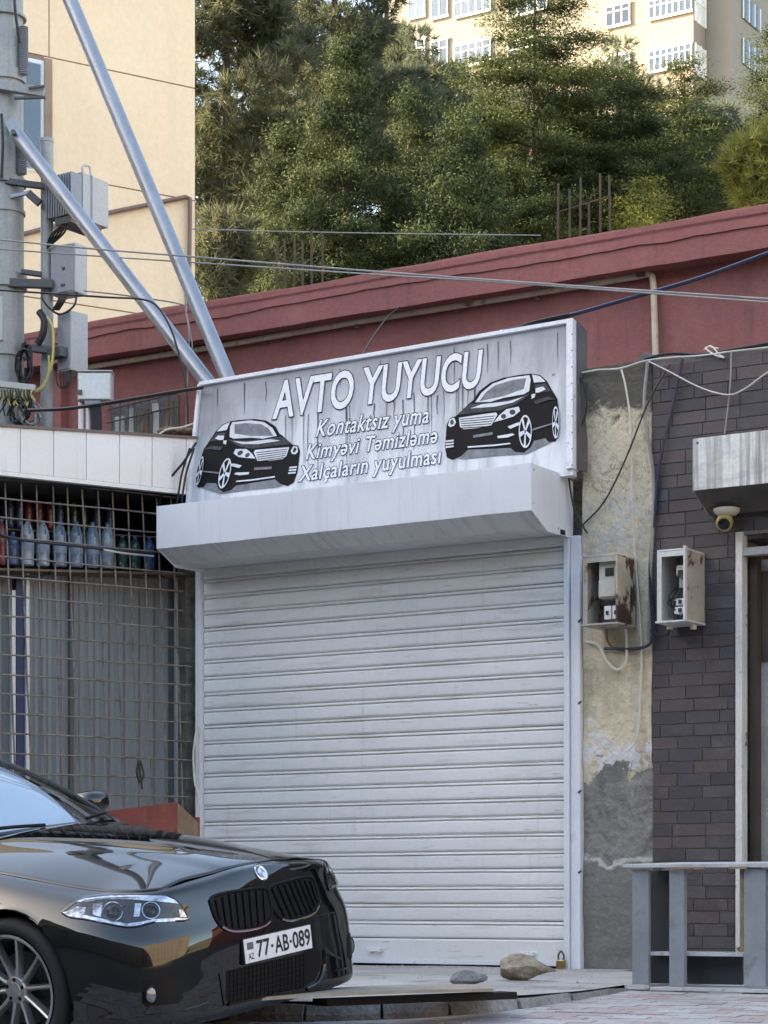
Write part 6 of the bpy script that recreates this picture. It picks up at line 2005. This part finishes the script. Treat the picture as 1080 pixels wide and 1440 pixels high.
L8 = [(x * 0.9 if x > 0 else x * 0.985, a * 0.88, 0.16) for x, a, z in L7]
grid = np.array([L0, L1, L2, L3, L4, L5, L6, L7, L8])
def crom(A, axis, n):
    A = np.moveaxis(A, axis, 0)
    m = len(A)
    out = []
    for i in range(m - 1):
        p0 = A[i - 1] if i else 2 * A[0] - A[1]
        p1, p2 = A[i], A[i + 1]
        p3 = A[i + 2] if i + 2 < m else 2 * A[-1] - A[-2]
        for k in range(n):
            t = k / n
            out.append(0.5 * (2 * p1 + (p2 - p0) * t + (2 * p0 - 5 * p1 + 4 * p2 - p3) * t * t + (3 * p1 - p0 - 3 * p2 + p3) * t ** 3))
    out.append(A[-1])
    return np.moveaxis(np.array(out), 0, axis)
# mirror the stations at the centre so that the surface runs smoothly over the nose and tail
full = np.concatenate([grid[:, ::-1][:, :-1] * np.array([1, -1, 1]), grid], 1)
G = crom(crom(full, 1, 8), 0, 6)
for q_ in range(2):                              # soften the station kinks
    Gs = G.copy()
    Gs[:, 1:-1] = 0.25 * G[:, :-2] + 0.5 * G[:, 1:-1] + 0.25 * G[:, 2:]
    Gs[1:-1] = 0.25 * Gs[:-2] + 0.5 * Gs[1:-1] + 0.25 * Gs[2:]
    Gs[0] = G[0]
    G = Gs
nr, ncn = G.shape[:2]
V = G.reshape(-1, 3)
F = [(i * ncn + j, i * ncn + j + 1, (i + 1) * ncn + j + 1, (i + 1) * ncn + j) for i in range(nr - 1) for j in range(ncn - 1)]
WR, AR = 0.335, 0.372
# cut the wheel arches: drop faces inside, pull the rim verts onto the circle
V = V.copy()
def inarch(p):
    for ax in (0.0, -2.97):
        if math.hypot(p[0] - ax, p[2] - WR) < AR and abs(p[1]) > 0.6:
            return ax
    return None
keepF, used = [], set()
for f in F:
    if sum(inarch(V[i]) is not None for i in f) >= 3:
        continue
    keepF.append(f)
cnt = {}
for f in keepF:
    for i in f:
        cnt[i] = cnt.get(i, 0) + 1
for i in cnt:
    a = None
    p = V[i]
    for ax in (0.0, -2.97):
        d = math.hypot(p[0] - ax, p[2] - WR)
        if abs(d - AR) < 0.045 and abs(p[1]) > 0.6 and (cnt[i] < 4 or d < AR):
            ca = math.atan2(p[2] - WR, p[0] - ax)
            V[i][0], V[i][2] = ax + AR * math.cos(ca), WR + AR * math.sin(ca)
remap = {i: k for k, i in enumerate(sorted(cnt))}
BV = [tuple(V[i]) for i in sorted(cnt)]
BF = [tuple(remap[i] for i in f) for f in keepF]
body = cbuild('body', BV, BF, 'car_paint', smooth=True, angle=180)
bvh = BVHTree.FromPolygons([Vector(v) for v in BV], BF)
camL = CMi @ CAM
def chit(px, py, off=0.0):
    d = (CMi.to_3x3() @ ray(px, py)).normalized()
    h = bvh.ray_cast(camL, d)
    if h[0] is None:
        n_ = bvh.find_nearest(camL + d * ((Vector((0.75, 0, 0.5)) - camL).length))
        loc, nrm = n_[0], n_[1]
    else:
        loc, nrm = h[0], h[1]
    if nrm.dot(d) > 0:
        nrm = -nrm
    return loc + nrm * off, nrm
def z8(x, y):                                     # tracing sheet of the car -> photo pixels
    return (x / 2.0, 1040 + y / 2.0)
def patch(outline, off, name, m, parent=None, step=3.0, both=True, smooth=True, label=None):
    """piece that lies on the body: outline in tracing units, laid on the surface"""
    pts = [Vector(z8(*p)) for p in outline]
    dense = []
    for a, b in zip(pts, pts[1:] + pts[:1]):
        n_ = max(1, int((b - a).length / step))
        dense += [a.lerp(b, k / n_) for k in range(n_)]
    nb_ = len(dense)
    xs_ = [p.x for p in dense]; ys_ = [p.y for p in dense]
    inner = []
    def inside(p):
        c_ = False
        j = nb_ - 1
        for i in range(nb_):
            if (dense[i].y > p.y) != (dense[j].y > p.y) and p.x < (dense[j].x - dense[i].x) * (p.y - dense[i].y) / (dense[j].y - dense[i].y) + dense[i].x:
                c_ = not c_
            j = i
        return c_
    yy = min(ys_) + step / 2
    while yy < max(ys_):
        xx = min(xs_) + step / 2
        while xx < max(xs_):
            p = Vector((xx, yy))
            if inside(p) and min((p - q).length for q in dense) > step * 0.5:
                inner.append(p)
            xx += step
        yy += step
    res = delaunay_2d_cdt(dense + inner, [], [list(range(nb_))], 1, 1e-5)
    Vp = [chit(p.x, p.y, off)[0] for p in res[0]]
    objs = []
    for s_ in ((1, -1) if both else (1,)):
        objs.append(cbuild(name, [Vector((v.x, v.y * s_, v.z)) for v in Vp], [tuple(f) for f in res[2]], m, parent[0 if s_ == 1 else 1] if isinstance(parent, list) else parent, smooth, 180, label))
    return objs
def line(pts, r, name, m, off=0.003, parent=None, both=True, closed=False, n=6, sm=4, flat=1.0):
    P_ = [chit(*z8(*p), off)[0] for p in pts]
    if closed:
        P_ = P_ + [P_[0]]
    out = []
    for s_ in ((1, -1) if both else (1,)):
        mb = MB().tube([Vector((p.x, p.y * s_, p.z)) for p in P_], r, n, smooth=sm)
        out.append(cmb(mb, name, m, parent[0 if s_ == 1 else 1] if isinstance(parent, list) else parent))
    return out

# bonnet panel with a shut line all round
HN, HMm = 60, 56
HV, HF = [], []
ex = np.array([e[0] for e in EU]); ey = np.array([e[1] for e in EU])
side_y = pchip(list(ex[5:][::-1]), list(ey[5:][::-1]))
def half_w(x):
    if x > 0.635:
        return float(np.interp(x, ex[:6][::-1], ey[:6][::-1]))
    return side_y(x)
for i in range(HN + 1):
    u = i / HN
    for j in range(HMm + 1):
        v = -1 + 2 * j / HMm
        av = abs(v)
        y = v * 0.772
        # front edge and rear edge at this lateral position
        yy = av * 0.766
        xf = 0.735 - 0.045 * (min(yy, 0.58) / 0.58) ** 2.4 - 0.004
        xr = -0.47 - 0.20 * (av) ** 2
        x = xf + (xr - xf) * u
        w_ = half_w(min(x, 0.69)) - 0.004
        y = v * w_
        if x > 0.60:
            # round the front corner
            y = v * min(w_, 0.655 - 0.075 * sstep(0.60, 0.70, x))
        HV.append((x, y, hood_z(x, y) + 0.001))
for i in range(HN):
    for j in range(HMm):
        a = i * (HMm + 1) + j
        HF.append((a, a + 1, a + HMm + 2, a + HMm + 1))
hood = cbuild('bonnet', HV, HF, 'car_paint', smooth=True, angle=180)
so = hood.modifiers.new('thick', 'SOLIDIFY'); so.thickness = 0.012; so.offset = -1
# plate under the shut lines so that no light shows through
UV_ = [(x, y, z - 0.016) for x, y, z in HV]
cbuild('inner_panel', [(x * 1.0 + 0.0, y * 1.012, z) for x, y, z in UV_], HF, 'car_trim', smooth=True, angle=180)

# scuttle, windscreen, pillars, roof, side glass
def ws(u, v):
    """u 0..1 from base to roof, v -1..1 across"""
    a = abs(v)
    b = Vector((-0.52 - 0.20 * a ** 2, v * 0.735, 0.998 - 0.030 * a ** 2))
    t_ = Vector((-1.46 - 0.13 * a ** 2, v * 0.575, 1.418 - 0.045 * a ** 2))
    p = b.lerp(t_, u)
    p.z += 0.045 * math.sin(math.pi * min(1, u)) * (1 - 0.35 * a * a)
    p.x += 0.02 * math.sin(math.pi * u)
    return p
def surf(fn, nu, nv, u0=0, u1=1, v0=-1, v1=1):
    Vv = [fn(u0 + (u1 - u0) * i / nu, v0 + (v1 - v0) * j / nv) for i in range(nu + 1) for j in range(nv + 1)]
    Ff = [(i * (nv + 1) + j, i * (nv + 1) + j + 1, (i + 1) * (nv + 1) + j + 1, (i + 1) * (nv + 1) + j) for i in range(nu) for j in range(nv)]
    return Vv, Ff
Vv, Ff = surf(ws, 24, 32, 0.0, 0.985, -0.965, 0.965)
wsc = cbuild('windscreen', Vv, Ff, 'windshield_glass', smooth=True, angle=180)
# pale panel added behind the glass to brighten the windscreen
def pale_panel(u, v):
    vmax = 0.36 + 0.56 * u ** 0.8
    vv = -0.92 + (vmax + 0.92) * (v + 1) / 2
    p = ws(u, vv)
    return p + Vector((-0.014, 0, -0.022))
Vv, Ff = surf(pale_panel, 20, 24, 0.05, 0.93)
cbuild('added_pale_panel', Vv, Ff, 'pale_panel_silver', smooth=True, angle=180)
for s_ in (-1, 1):
    Vv, Ff = surf(lambda u, v: ws(u, s_ * (0.955 + 0.06 * v)) + Vector((0, s_ * 0.004, 0.006)), 24, 4, -0.02, 1.0, 0, 1)
    pil_ = cbuild('pillar', Vv, Ff, 'car_paint', smooth=True, angle=180)
    so = pil_.modifiers.new('thick', 'SOLIDIFY'); so.thickness = 0.03; so.offset = -1
Vv, Ff = surf(lambda u, v: Vector((-0.455 - 0.20 * v * v - 0.12 * u, v * (0.765 - 0.02 * u), hood_z(-0.47 - 0.20 * v * v, v * 0.76) - 0.012 + 0.010 * u)), 3, 28)
cbuild('scuttle', Vv, Ff, 'car_trim', smooth=True, angle=60)
for s_, (xa, ya, xb, yb) in ((1, (-0.55, 0.30, -0.80, 0.62)), (-1, (-0.53, -0.05, -0.72, -0.56))):
    zf = lambda x, y: 1.035
    mb = MB().tube([(-0.50 - 0.2 * (ya / 0.74) ** 2, ya, 1.015), (-0.535 - 0.2 * (ya / .74) ** 2, (ya + yb) / 2, 1.026), (-0.545 - 0.2 * (yb / .74) ** 2, yb, 1.015)], 0.009, 6, smooth=4)
    cmb(mb, 'wiper', 'car_trim')
def roof(u, v):
    a = abs(v)
    x = -1.46 - 0.13 * a ** 2 + (-3.05 + 1.46 + 0.10 * a ** 2) * u
    z = 1.418 - 0.045 * a ** 2 + 0.055 * math.sin(math.pi * (u * 0.8 + 0.12)) - 0.02 - 0.03 * u
    return Vector((x, v * (0.60 + 0.01 * math.sin(math.pi * u) - 0.03 * u), z))
Vv, Ff = surf(roof, 20, 20)
rf = cbuild('roof', Vv, Ff, 'car_paint', smooth=True, angle=180)
so = rf.modifiers.new('thick', 'SOLIDIFY'); so.thickness = 0.03; so.offset = -1
Vv, Ff = surf(lambda u, v: Vector((-3.03 - 0.03 * v * v - 0.55 * u, v * (0.57 + 0.10 * u), 1.385 - 0.045 * v * v - 0.335 * u)), 10, 16)
cbuild('rear_window', Vv, Ff, 'side_glass', smooth=True, angle=180)
for s_ in (-1, 1):
    def sidew(u, v, s_=s_):
        # u along, v up
        xb = -0.74 - 2.85 * u; xt = -1.60 - 1.45 * u
        zb_, ztp = 0.915 + 0.06 * u, 1.36 - 0.02 * u
        p = Vector((xb + (xt - xb) * v, s_ * (0.815 - 0.03 * u - (0.215 - 0.02 * u) * v ** 1.15), zb_ + (ztp - zb_) * v))
        return p
    Vv, Ff = surf(sidew, 16, 8, 0, 1, 0, 1)
    sgl = cbuild('side_window', Vv, Ff, 'side_glass', smooth=True, angle=180)
    mb = MB()
    for uu in (0.36, 0.72):
        mb.tube([sidew(uu, 0) + Vector((0, s_ * 0.006, 0)), sidew(uu, 0.5) + Vector((0, s_ * 0.006, 0)), sidew(uu, 1) + Vector((0, s_ * 0.004, 0))], 0.028, 6)
    cmb(mb, 'door_pillar', 'car_gloss_black')
    mb = MB().tube([sidew(u / 12, 0) + Vector((0, s_ * 0.012, -0.005)) for u in range(13)], 0.014, 6)
    cmb(mb, 'belt_trim', 'car_gloss_black')
    # door mirror
    mM = Matrix.Translation((-0.86, s_ * 0.985, 1.055))
    mb = MB()
    prof_n = 14
    Vm, Fm = [], []
    for i in range(9):
        u = i / 8
        xx = 0.085 - 0.15 * u
        sc_ = [0.42, 0.74, 0.9, 0.97, 1.0, 1.0, 0.98, 0.95, 0.90][i]
        for k in range(prof_n):
            a = 2 * math.pi * k / prof_n
            ca, sa = math.cos(a), math.sin(a)
            Vm.append((xx - 1.08, s_ * (0.965 + 0.100 * sc_ * abs(ca) ** 0.7 * (1 if ca > 0 else -1)), 1.045 + 0.062 * sc_ * abs(sa) ** 0.7 * (1 if sa > 0 else -1)))
    for i in range(8):
        for k in range(prof_n):
            k2 = (k + 1) % prof_n
            Fm.append((i * prof_n + k, i * prof_n + k2, (i + 1) * prof_n + k2, (i + 1) * prof_n + k))
    Fm += [tuple(range(prof_n)), tuple(8 * prof_n + k for k in reversed(range(prof_n)))]
    mir = cbuild('door_mirror', Vm, Fm, 'car_paint', smooth=True, angle=50)
    cmb(MB().tube([(-1.06, s_ * 0.80, 0.95), (-1.07, s_ * 0.87, 0.985), (-1.07, s_ * 0.92, 1.02)], [0.035, 0.03, 0.025], 8), 'stalk', 'car_trim', mir)
# boot lid and the deck between boot and glass
Vv, Ff = surf(lambda u, v: Vector((-3.50 - 0.54 * u * (1 - 0.12 * v * v), v * (0.735 - 0.22 * u * u), 1.045 + 0.012 * u - 0.03 * v * v * (1 - u))), 10, 16)
cbuild('boot_lid', Vv, Ff, 'car_paint', smooth=True, angle=180)
# shelf of bodywork under the side glass
for s_ in (-1, 1):
    Vv, Ff = surf(lambda u, v: Vector((-0.5 - 3.0 * u, s_ * (0.60 + 0.205 * v), 0.90 + 0.07 * u + (0.03 if u < 0.05 else 0.02))), 12, 3, 0, 1, 0, 1)
    cbuild('sill_shelf', Vv, Ff, 'car_trim', smooth=True)
# cabin: dashboard, seats
cmb(MB().box(-1.05, -0.55, -0.66, 0.66, 0.70, 0.965), 'dashboard', 'seat_dark', smooth=False, bevel=0.03)
for sy_ in (-0.36, 0.36):
    st = cmb(MB().box(-2.25, -2.05, sy_ - 0.25, sy_ + 0.25, 0.5, 1.12), 'seat', 'seat_dark', smooth=False, bevel=0.05)
    cmb(MB().box(-2.24, -2.12, sy_ - 0.13, sy_ + 0.13, 1.14, 1.32), 'headrest', 'seat_dark', st, smooth=False, bevel=0.03)
cmb(MB().box(-3.9, 0.62, -0.70, 0.70, 0.20, 0.24), 'floor_pan', 'car_trim', smooth=False)
cmb(MB().box(0.45, 0.60, -0.60, 0.60, 0.24, 0.66), 'radiator', 'car_trim', smooth=False)

# wheels
def wheel(x, s_):
    yo = s_ * 0.895                                # outer face
    M_ = basis(Vector((x, yo, WR)), Vector((1, 0, 0)), Vector((0, 0, -s_)) if False else Vector((0, 0, 1)), Vector((0, s_, 0)))
    rr = 0.262
    tw = 0.235
    w_ = cmb(MB().lathe([(rr - 0.004, -0.012), (rr + 0.006, 0.004), (rr + 0.030, 0.012), (WR - 0.022, 0.006), (WR - 0.006, -0.012), (WR, -0.035), (WR, -tw + 0.035), (WR - 0.006, -tw + 0.012), (WR - 0.03, -tw), (rr, -tw)], M_, 56, cap=False), 'wheel', 'tyre')
    cmb(MB().lathe([(rr - 0.002, 0.006), (rr - 0.012, 0.009), (rr - 0.020, 0.002), (rr - 0.024, -0.03), (rr - 0.04, -0.12), (rr - 0.03, -tw)], M_, 56, cap=False), 'rim', 'rim_silver', w_)
    cmb(MB().lathe([(0.0, -0.10), (0.17, -0.10), (0.172, -0.115), (0.0, -0.115)], M_, 32), 'brake_disc', 'brake_iron', w_)
    cal = MB().box(-0.18, -0.10, 0.0, 0.12, -0.13, -0.07, M_)
    cmb(cal, 'caliper', 'brake_iron', w_, smooth=False, bevel=0.01)
    for k in range(10):
        a = 2 * math.pi * (k + 0.18) / 10
        ca, sa = math.cos(a), math.sin(a)
        mb = MB()
        ring = []
        for r_, wd, zf_, zb_ in ((0.045, 0.019, -0.030, -0.060), (0.11, 0.014, -0.026, -0.058), (0.18, 0.012, -0.016, -0.050), (0.249, 0.014, -0.001, -0.040)):
            for (t_, zz) in ((-wd, zb_), (-wd * 0.55, zf_), (0, zf_ + 0.004), (wd * 0.55, zf_), (wd, zb_)):
                ring.append(M_ @ Vector((ca * r_ - sa * t_, sa * r_ + ca * t_, zz)))
        fs_ = [(q * 5 + i, q * 5 + (i + 1) % 5, q * 5 + 5 + (i + 1) % 5, q * 5 + 5 + i) for q in range(3) for i in range(5)] + [(0, 1, 2, 3, 4), (19, 18, 17, 16, 15)]
        mb.add(ring, fs_)
        cmb(mb, 'spoke', 'rim_silver', w_, smooth=True, angle=25)
    cmb(MB().lathe([(0.066, -0.06), (0.066, -0.034), (0.058, -0.024), (0.036, -0.022), (0.034, -0.018), (0.0, -0.016)], M_, 28), 'hub', 'rim_silver', w_)
    for k in range(5):
        a = 2 * math.pi * k / 5 + 0.3
        cmb(MB().lathe([(0.010, -0.03), (0.010, -0.0215), (0.006, -0.0205)], M_ @ Matrix.Translation((0.048 * math.cos(a), 0.048 * math.sin(a), 0)), 8), 'wheel_bolt', 'car_trim', w_)
for x in (0.0, -2.97):
    for s_ in (-1, 1):
        wheel(x, s_)
        # liner of the wheel arch
        mb = MB()
        n_ = 22
        for i in range(n_ + 1):
            a = -0.35 + (math.pi + 0.7) * i / n_
            for yy in (0.62, 0.905):
                mb.v.append(Vector((x + (AR + 0.006) * math.cos(a), s_ * yy, WR + (AR + 0.006) * math.sin(a))))
        mb.f = [(i * 2, i * 2 + 1, i * 2 + 3, i * 2 + 2) for i in range(n_)]
        mb.f.append(tuple(i * 2 for i in range(n_ + 1)))
        cmb(mb, 'arch_liner', 'car_trim')

# lamps, kidneys, intakes: traced on the near side, laid on the body, mirrored to the far side
HL = [(175, 488), (205, 466), (240, 448), (300, 441), (400, 439), (466, 440), (496, 452), (516, 478), (528, 506), (500, 510), (430, 514), (395, 524), (355, 528), (300, 518), (240, 506), (195, 500)]
lamps = patch(HL, 0.0015, 'headlight', 'lamp_inner', step=2.5)
patch([(214, 458), (240, 449), (300, 442), (400, 440), (464, 441), (490, 452), (500, 462), (440, 456), (360, 452), (290, 452), (240, 460)], 0.006, 'brow', 'lamp_bright', lamps, 2.0)
patch([(177, 488), (200, 484), (236, 494), (300, 508), (356, 519), (394, 514), (430, 506), (498, 502), (526, 504), (524, 510), (430, 515), (395, 524.5), (355, 528), (300, 519), (240, 507), (195, 501)], 0.006, 'light_strip', 'lamp_bright', lamps, 2.0)
patch([(262, 464), (290, 460), (284, 500), (262, 494)], 0.004, 'reflector', 'lamp_bright', lamps, 2.0)
patch([(188, 487), (215, 470), (243, 474), (238, 494), (205, 494)], 0.004, 'reflector', 'lamp_bright', lamps, 2.0)
patch([(502, 478), (514, 480), (524, 500), (506, 500)], 0.004, 'reflector', 'lamp_bright', lamps, 2.0)
patch([(380, 462), (398, 462), (392, 498), (376, 500)], 0.004, 'reflector', 'lamp_bright', lamps, 2.0)
for cx_, cy_, rx, ry in ((318, 486, 27, 26), (424, 482, 24, 23)):
    ringp = [(cx_ + rx * math.cos(a), cy_ + ry * math.sin(a)) for a in np.linspace(0, 2 * math.pi, 18)[:-1]]
    line(ringp, 0.0035, 'lamp_ring', 'lamp_bright', 0.006, lamps, closed=True, sm=2)
    cpos, cn = chit(*z8(cx_, cy_), 0.004)
    for s_, par_ in ((1, lamps[0]), (-1, lamps[1])):
        cp = Vector((cpos.x, cpos.y * s_, cpos.z)); cnn = Vector((cn.x, cn.y * s_, cn.z))
        cmb(MB().lathe([(0.030, 0), (0.029, 0.004), (0.022, 0.009), (0.012, 0.012), (0.0, 0.013)], frame_at(cp, cnn), 20), 'projector_lens', 'car_gloss_black', par_)
patch(HL, 0.016, 'cover', 'lamp_glass', lamps, 2.5)
line(HL, 0.004, 'seal', 'car_gloss_black', 0.004, lamps, closed=True, sm=2)

KN = [(589, 455), (600, 441), (640, 430), (700, 421), (738, 418), (752, 428), (759, 455), (762, 490), (754, 515), (735, 527), (690, 536), (648, 538), (622, 525), (603, 498)]
kid = patch(KN, 0.0015, 'kidney_grille', 'car_trim', step=3)
line(KN, 0.0075, 'kidney_frame', 'car_trim', 0.003, kid, closed=True, sm=3)
line([(622, 527), (650, 539), (692, 537), (736, 527), (756, 513)], 0.0055, 'chrome_edge', 'car_chrome', 0.008, kid, sm=4)
for i in range(8):
    f = (i + 0.7) / 8.4
    xt, xb_ = 592 + (752 - 592) * f, 606 + (757 - 606) * f
    yt_ = np.interp(xt, [590, 640, 700, 740, 760], [455, 433, 424, 421, 440])
    yb_ = np.interp(xb_, [600, 620, 650, 690, 735, 760], [490, 520, 535, 533, 525, 500])
    line([(xt, yt_ + 3), ((xt + xb_) / 2, (yt_ + yb_) / 2), (xb_, yb_ - 4)], 0.0060, 'grille_slat', 'car_trim', 0.008, kid, sm=3)
# lower intake with mesh, side pockets, fog lamps
INT = [(636, 652), (700, 636), (770, 620), (800, 612), (800, 700), (760, 712), (700, 730), (645, 744), (636, 730)]
inn = patch([(636, 652), (700, 636), (770, 620), (840, 604), (900, 592), (902, 640), (885, 676), (850, 698), (770, 714), (700, 730), (645, 744), (636, 730)], 0.002, 'lower_intake', 'car_trim', step=4, both=False)[0]
line([(640, 746), (700, 732), (770, 716), (850, 700)], 0.007, 'intake_lip', 'car_paint', 0.004, inn, both=False)
line([(618, 655), (625, 700), (632, 748)], 0.008, 'intake_edge', 'car_paint', 0.002, inn, both=False)
line([(912, 592), (910, 640), (895, 682), (862, 702)], 0.009, 'intake_edge', 'car_paint', 0.003, inn, both=False)
for i in range(6):
    yv = 662 + i * 14
    line([(640, yv), (700, yv - 14), (770, yv - 30), (855, yv - 50)], 0.0020, 'mesh_wire', 'car_trim', 0.004, inn, both=False, sm=2, n=4)
for i in range(20):
    xv = 644 + i * 11
    line([(xv, 652 - (xv - 636) * 0.23), (xv, 741 - (xv - 644) * 0.215)], 0.0018, 'mesh_wire', 'car_trim', 0.004, inn, both=False, sm=0, n=4)
pk = patch([(398, 690), (404, 680), (470, 668), (495, 665), (505, 690), (515, 728), (500, 742), (410, 752), (398, 740)], 0.0015, 'fog_pocket', 'car_trim', step=3.5)
cpos, cn = chit(*z8(431, 718), 0.004)
for s_, par_ in ((1, pk[0]), (-1, pk[1])):
    cp = Vector((cpos.x, cpos.y * s_, cpos.z)); cnn = Vector((0.93, cn.y * s_ * 0.45, 0)).normalized()
    Mf = frame_at(cp, cnn)
    fg = cmb(MB().lathe([(0.042, -0.03), (0.042, -0.004), (0.038, 0.0), (0.036, -0.006)], Mf, 24), 'fog_lamp', 'car_gloss_black', par_)
    cmb(MB().lathe([(0.036, -0.012), (0.034, -0.004), (0.024, 0.0), (0.010, 0.002), (0.0, 0.003)], Mf, 24), 'lens', 'fog_glass', fg)
# bumper creases
line([(378, 780), (450, 772), (540, 756), (590, 738)], 0.006, 'splitter', 'car_paint', 0.0)
# badge
bpos, bn = Vector((0.775, 0, 0.795)), Vector((0.75, 0, 0.66)).normalized()
hp = bvh.ray_cast(Vector((1.6, 0, 0.86)), Vector((-1, 0, -0.10)).normalized())
c_, n_ = chit(361, 1229, 0.0)
c_.y = 0; n_.y = 0; n_.normalize()
if n_.x < 0:
    n_ = -n_
xb_v = n_.cross(Vector((0, 1, 0))).normalized()
Mb = basis(c_ + n_ * 0.001, Vector((0, 1, 0)), xb_v, n_) 
bdg = cmb(MB().lathe([(0.041, -0.004), (0.041, 0.004), (0.037, 0.006), (0.033, 0.005)], Mb, 32), 'badge', 'car_chrome')
for k in range(4):
    Vq = [Mb @ Vector((0, 0, 0.0062))] + [Mb @ Vector((0.026 * math.cos(k * math.pi / 2 + i * math.pi / 12), 0.026 * math.sin(k * math.pi / 2 + i * math.pi / 12), 0.0062)) for i in range(7)]
    cbuild('badge_quarter', Vq, [(0, i, i + 1) for i in range(1, 7)], 'roundel_blue' if k % 2 == 0 else 'plate_white', bdg, smooth=False)

# number plate
PC = Vector((0.862, 0.0, 0.445))
pn = Vector((1, 0, 0.045)).normalized()
pu = Vector((-0.045, 0, 1)).normalized()
Mp = basis(PC, Vector((0, 1, 0)), pu, pn)
plate = cmb(MB().box(-0.264, 0.264, -0.060, 0.060, -0.02, 0.0, Mp), 'number_plate', 'plate_black', smooth=False, bevel=0.004)
cmb(MB().box(-0.260, 0.260, -0.056, 0.056, 0.0005, 0.004, Mp), 'plate_face', 'plate_white', plate, smooth=False, bevel=0.003)
def on_plate(u, v, off):
    return Mp @ Vector((u, v, 0.0045 + off))
def ptext(body_, x0_, x1_, y0_, y1_, bold=0.0):
    v0, f0 = text_mesh(body_, 0, 0, 1.0)
    v1, f1 = text_mesh(body_, 0, bold, 1.0)
    a0, a1 = v0[:, 0].min(), v0[:, 0].max()
    b0, b1 = 0.0, text_mesh('H')[0][:, 1].max()
    cbuild('plate_text', [on_plate(x0_ + (p[0] - a0) / (a1 - a0) * (x1_ - x0_), y0_ + (p[1] - b0) / (b1 - b0) * (y1_ - y0_), 0.0008) for p in v1], f1, 'plate_black', plate, smooth=False)
ptext('77', -0.168, -0.072, -0.036, 0.038, 0.018)
ptext('AB', -0.030, 0.075, -0.036, 0.038, 0.018)
ptext('089', 0.110, 0.246, -0.036, 0.038, 0.018)
ptext('AZ', -0.236, -0.195, -0.040, -0.012, 0.008)
for xx in (-0.052, 0.092):
    cmb(MB().box(xx - 0.008, xx + 0.008, -0.007, 0.006, 0.0042, 0.0052, Mp), 'plate_text', 'plate_black', plate, smooth=False)
cmb(MB().box(-0.240, -0.194, 0.006, 0.038, 0.0042, 0.0052, Mp), 'flag', 'plate_grey', plate, smooth=False)
cmb(MB().box(-0.240, -0.194, 0.017, 0.026, 0.0053, 0.0058, Mp), 'flag_band', 'rock_grey', plate, smooth=False)
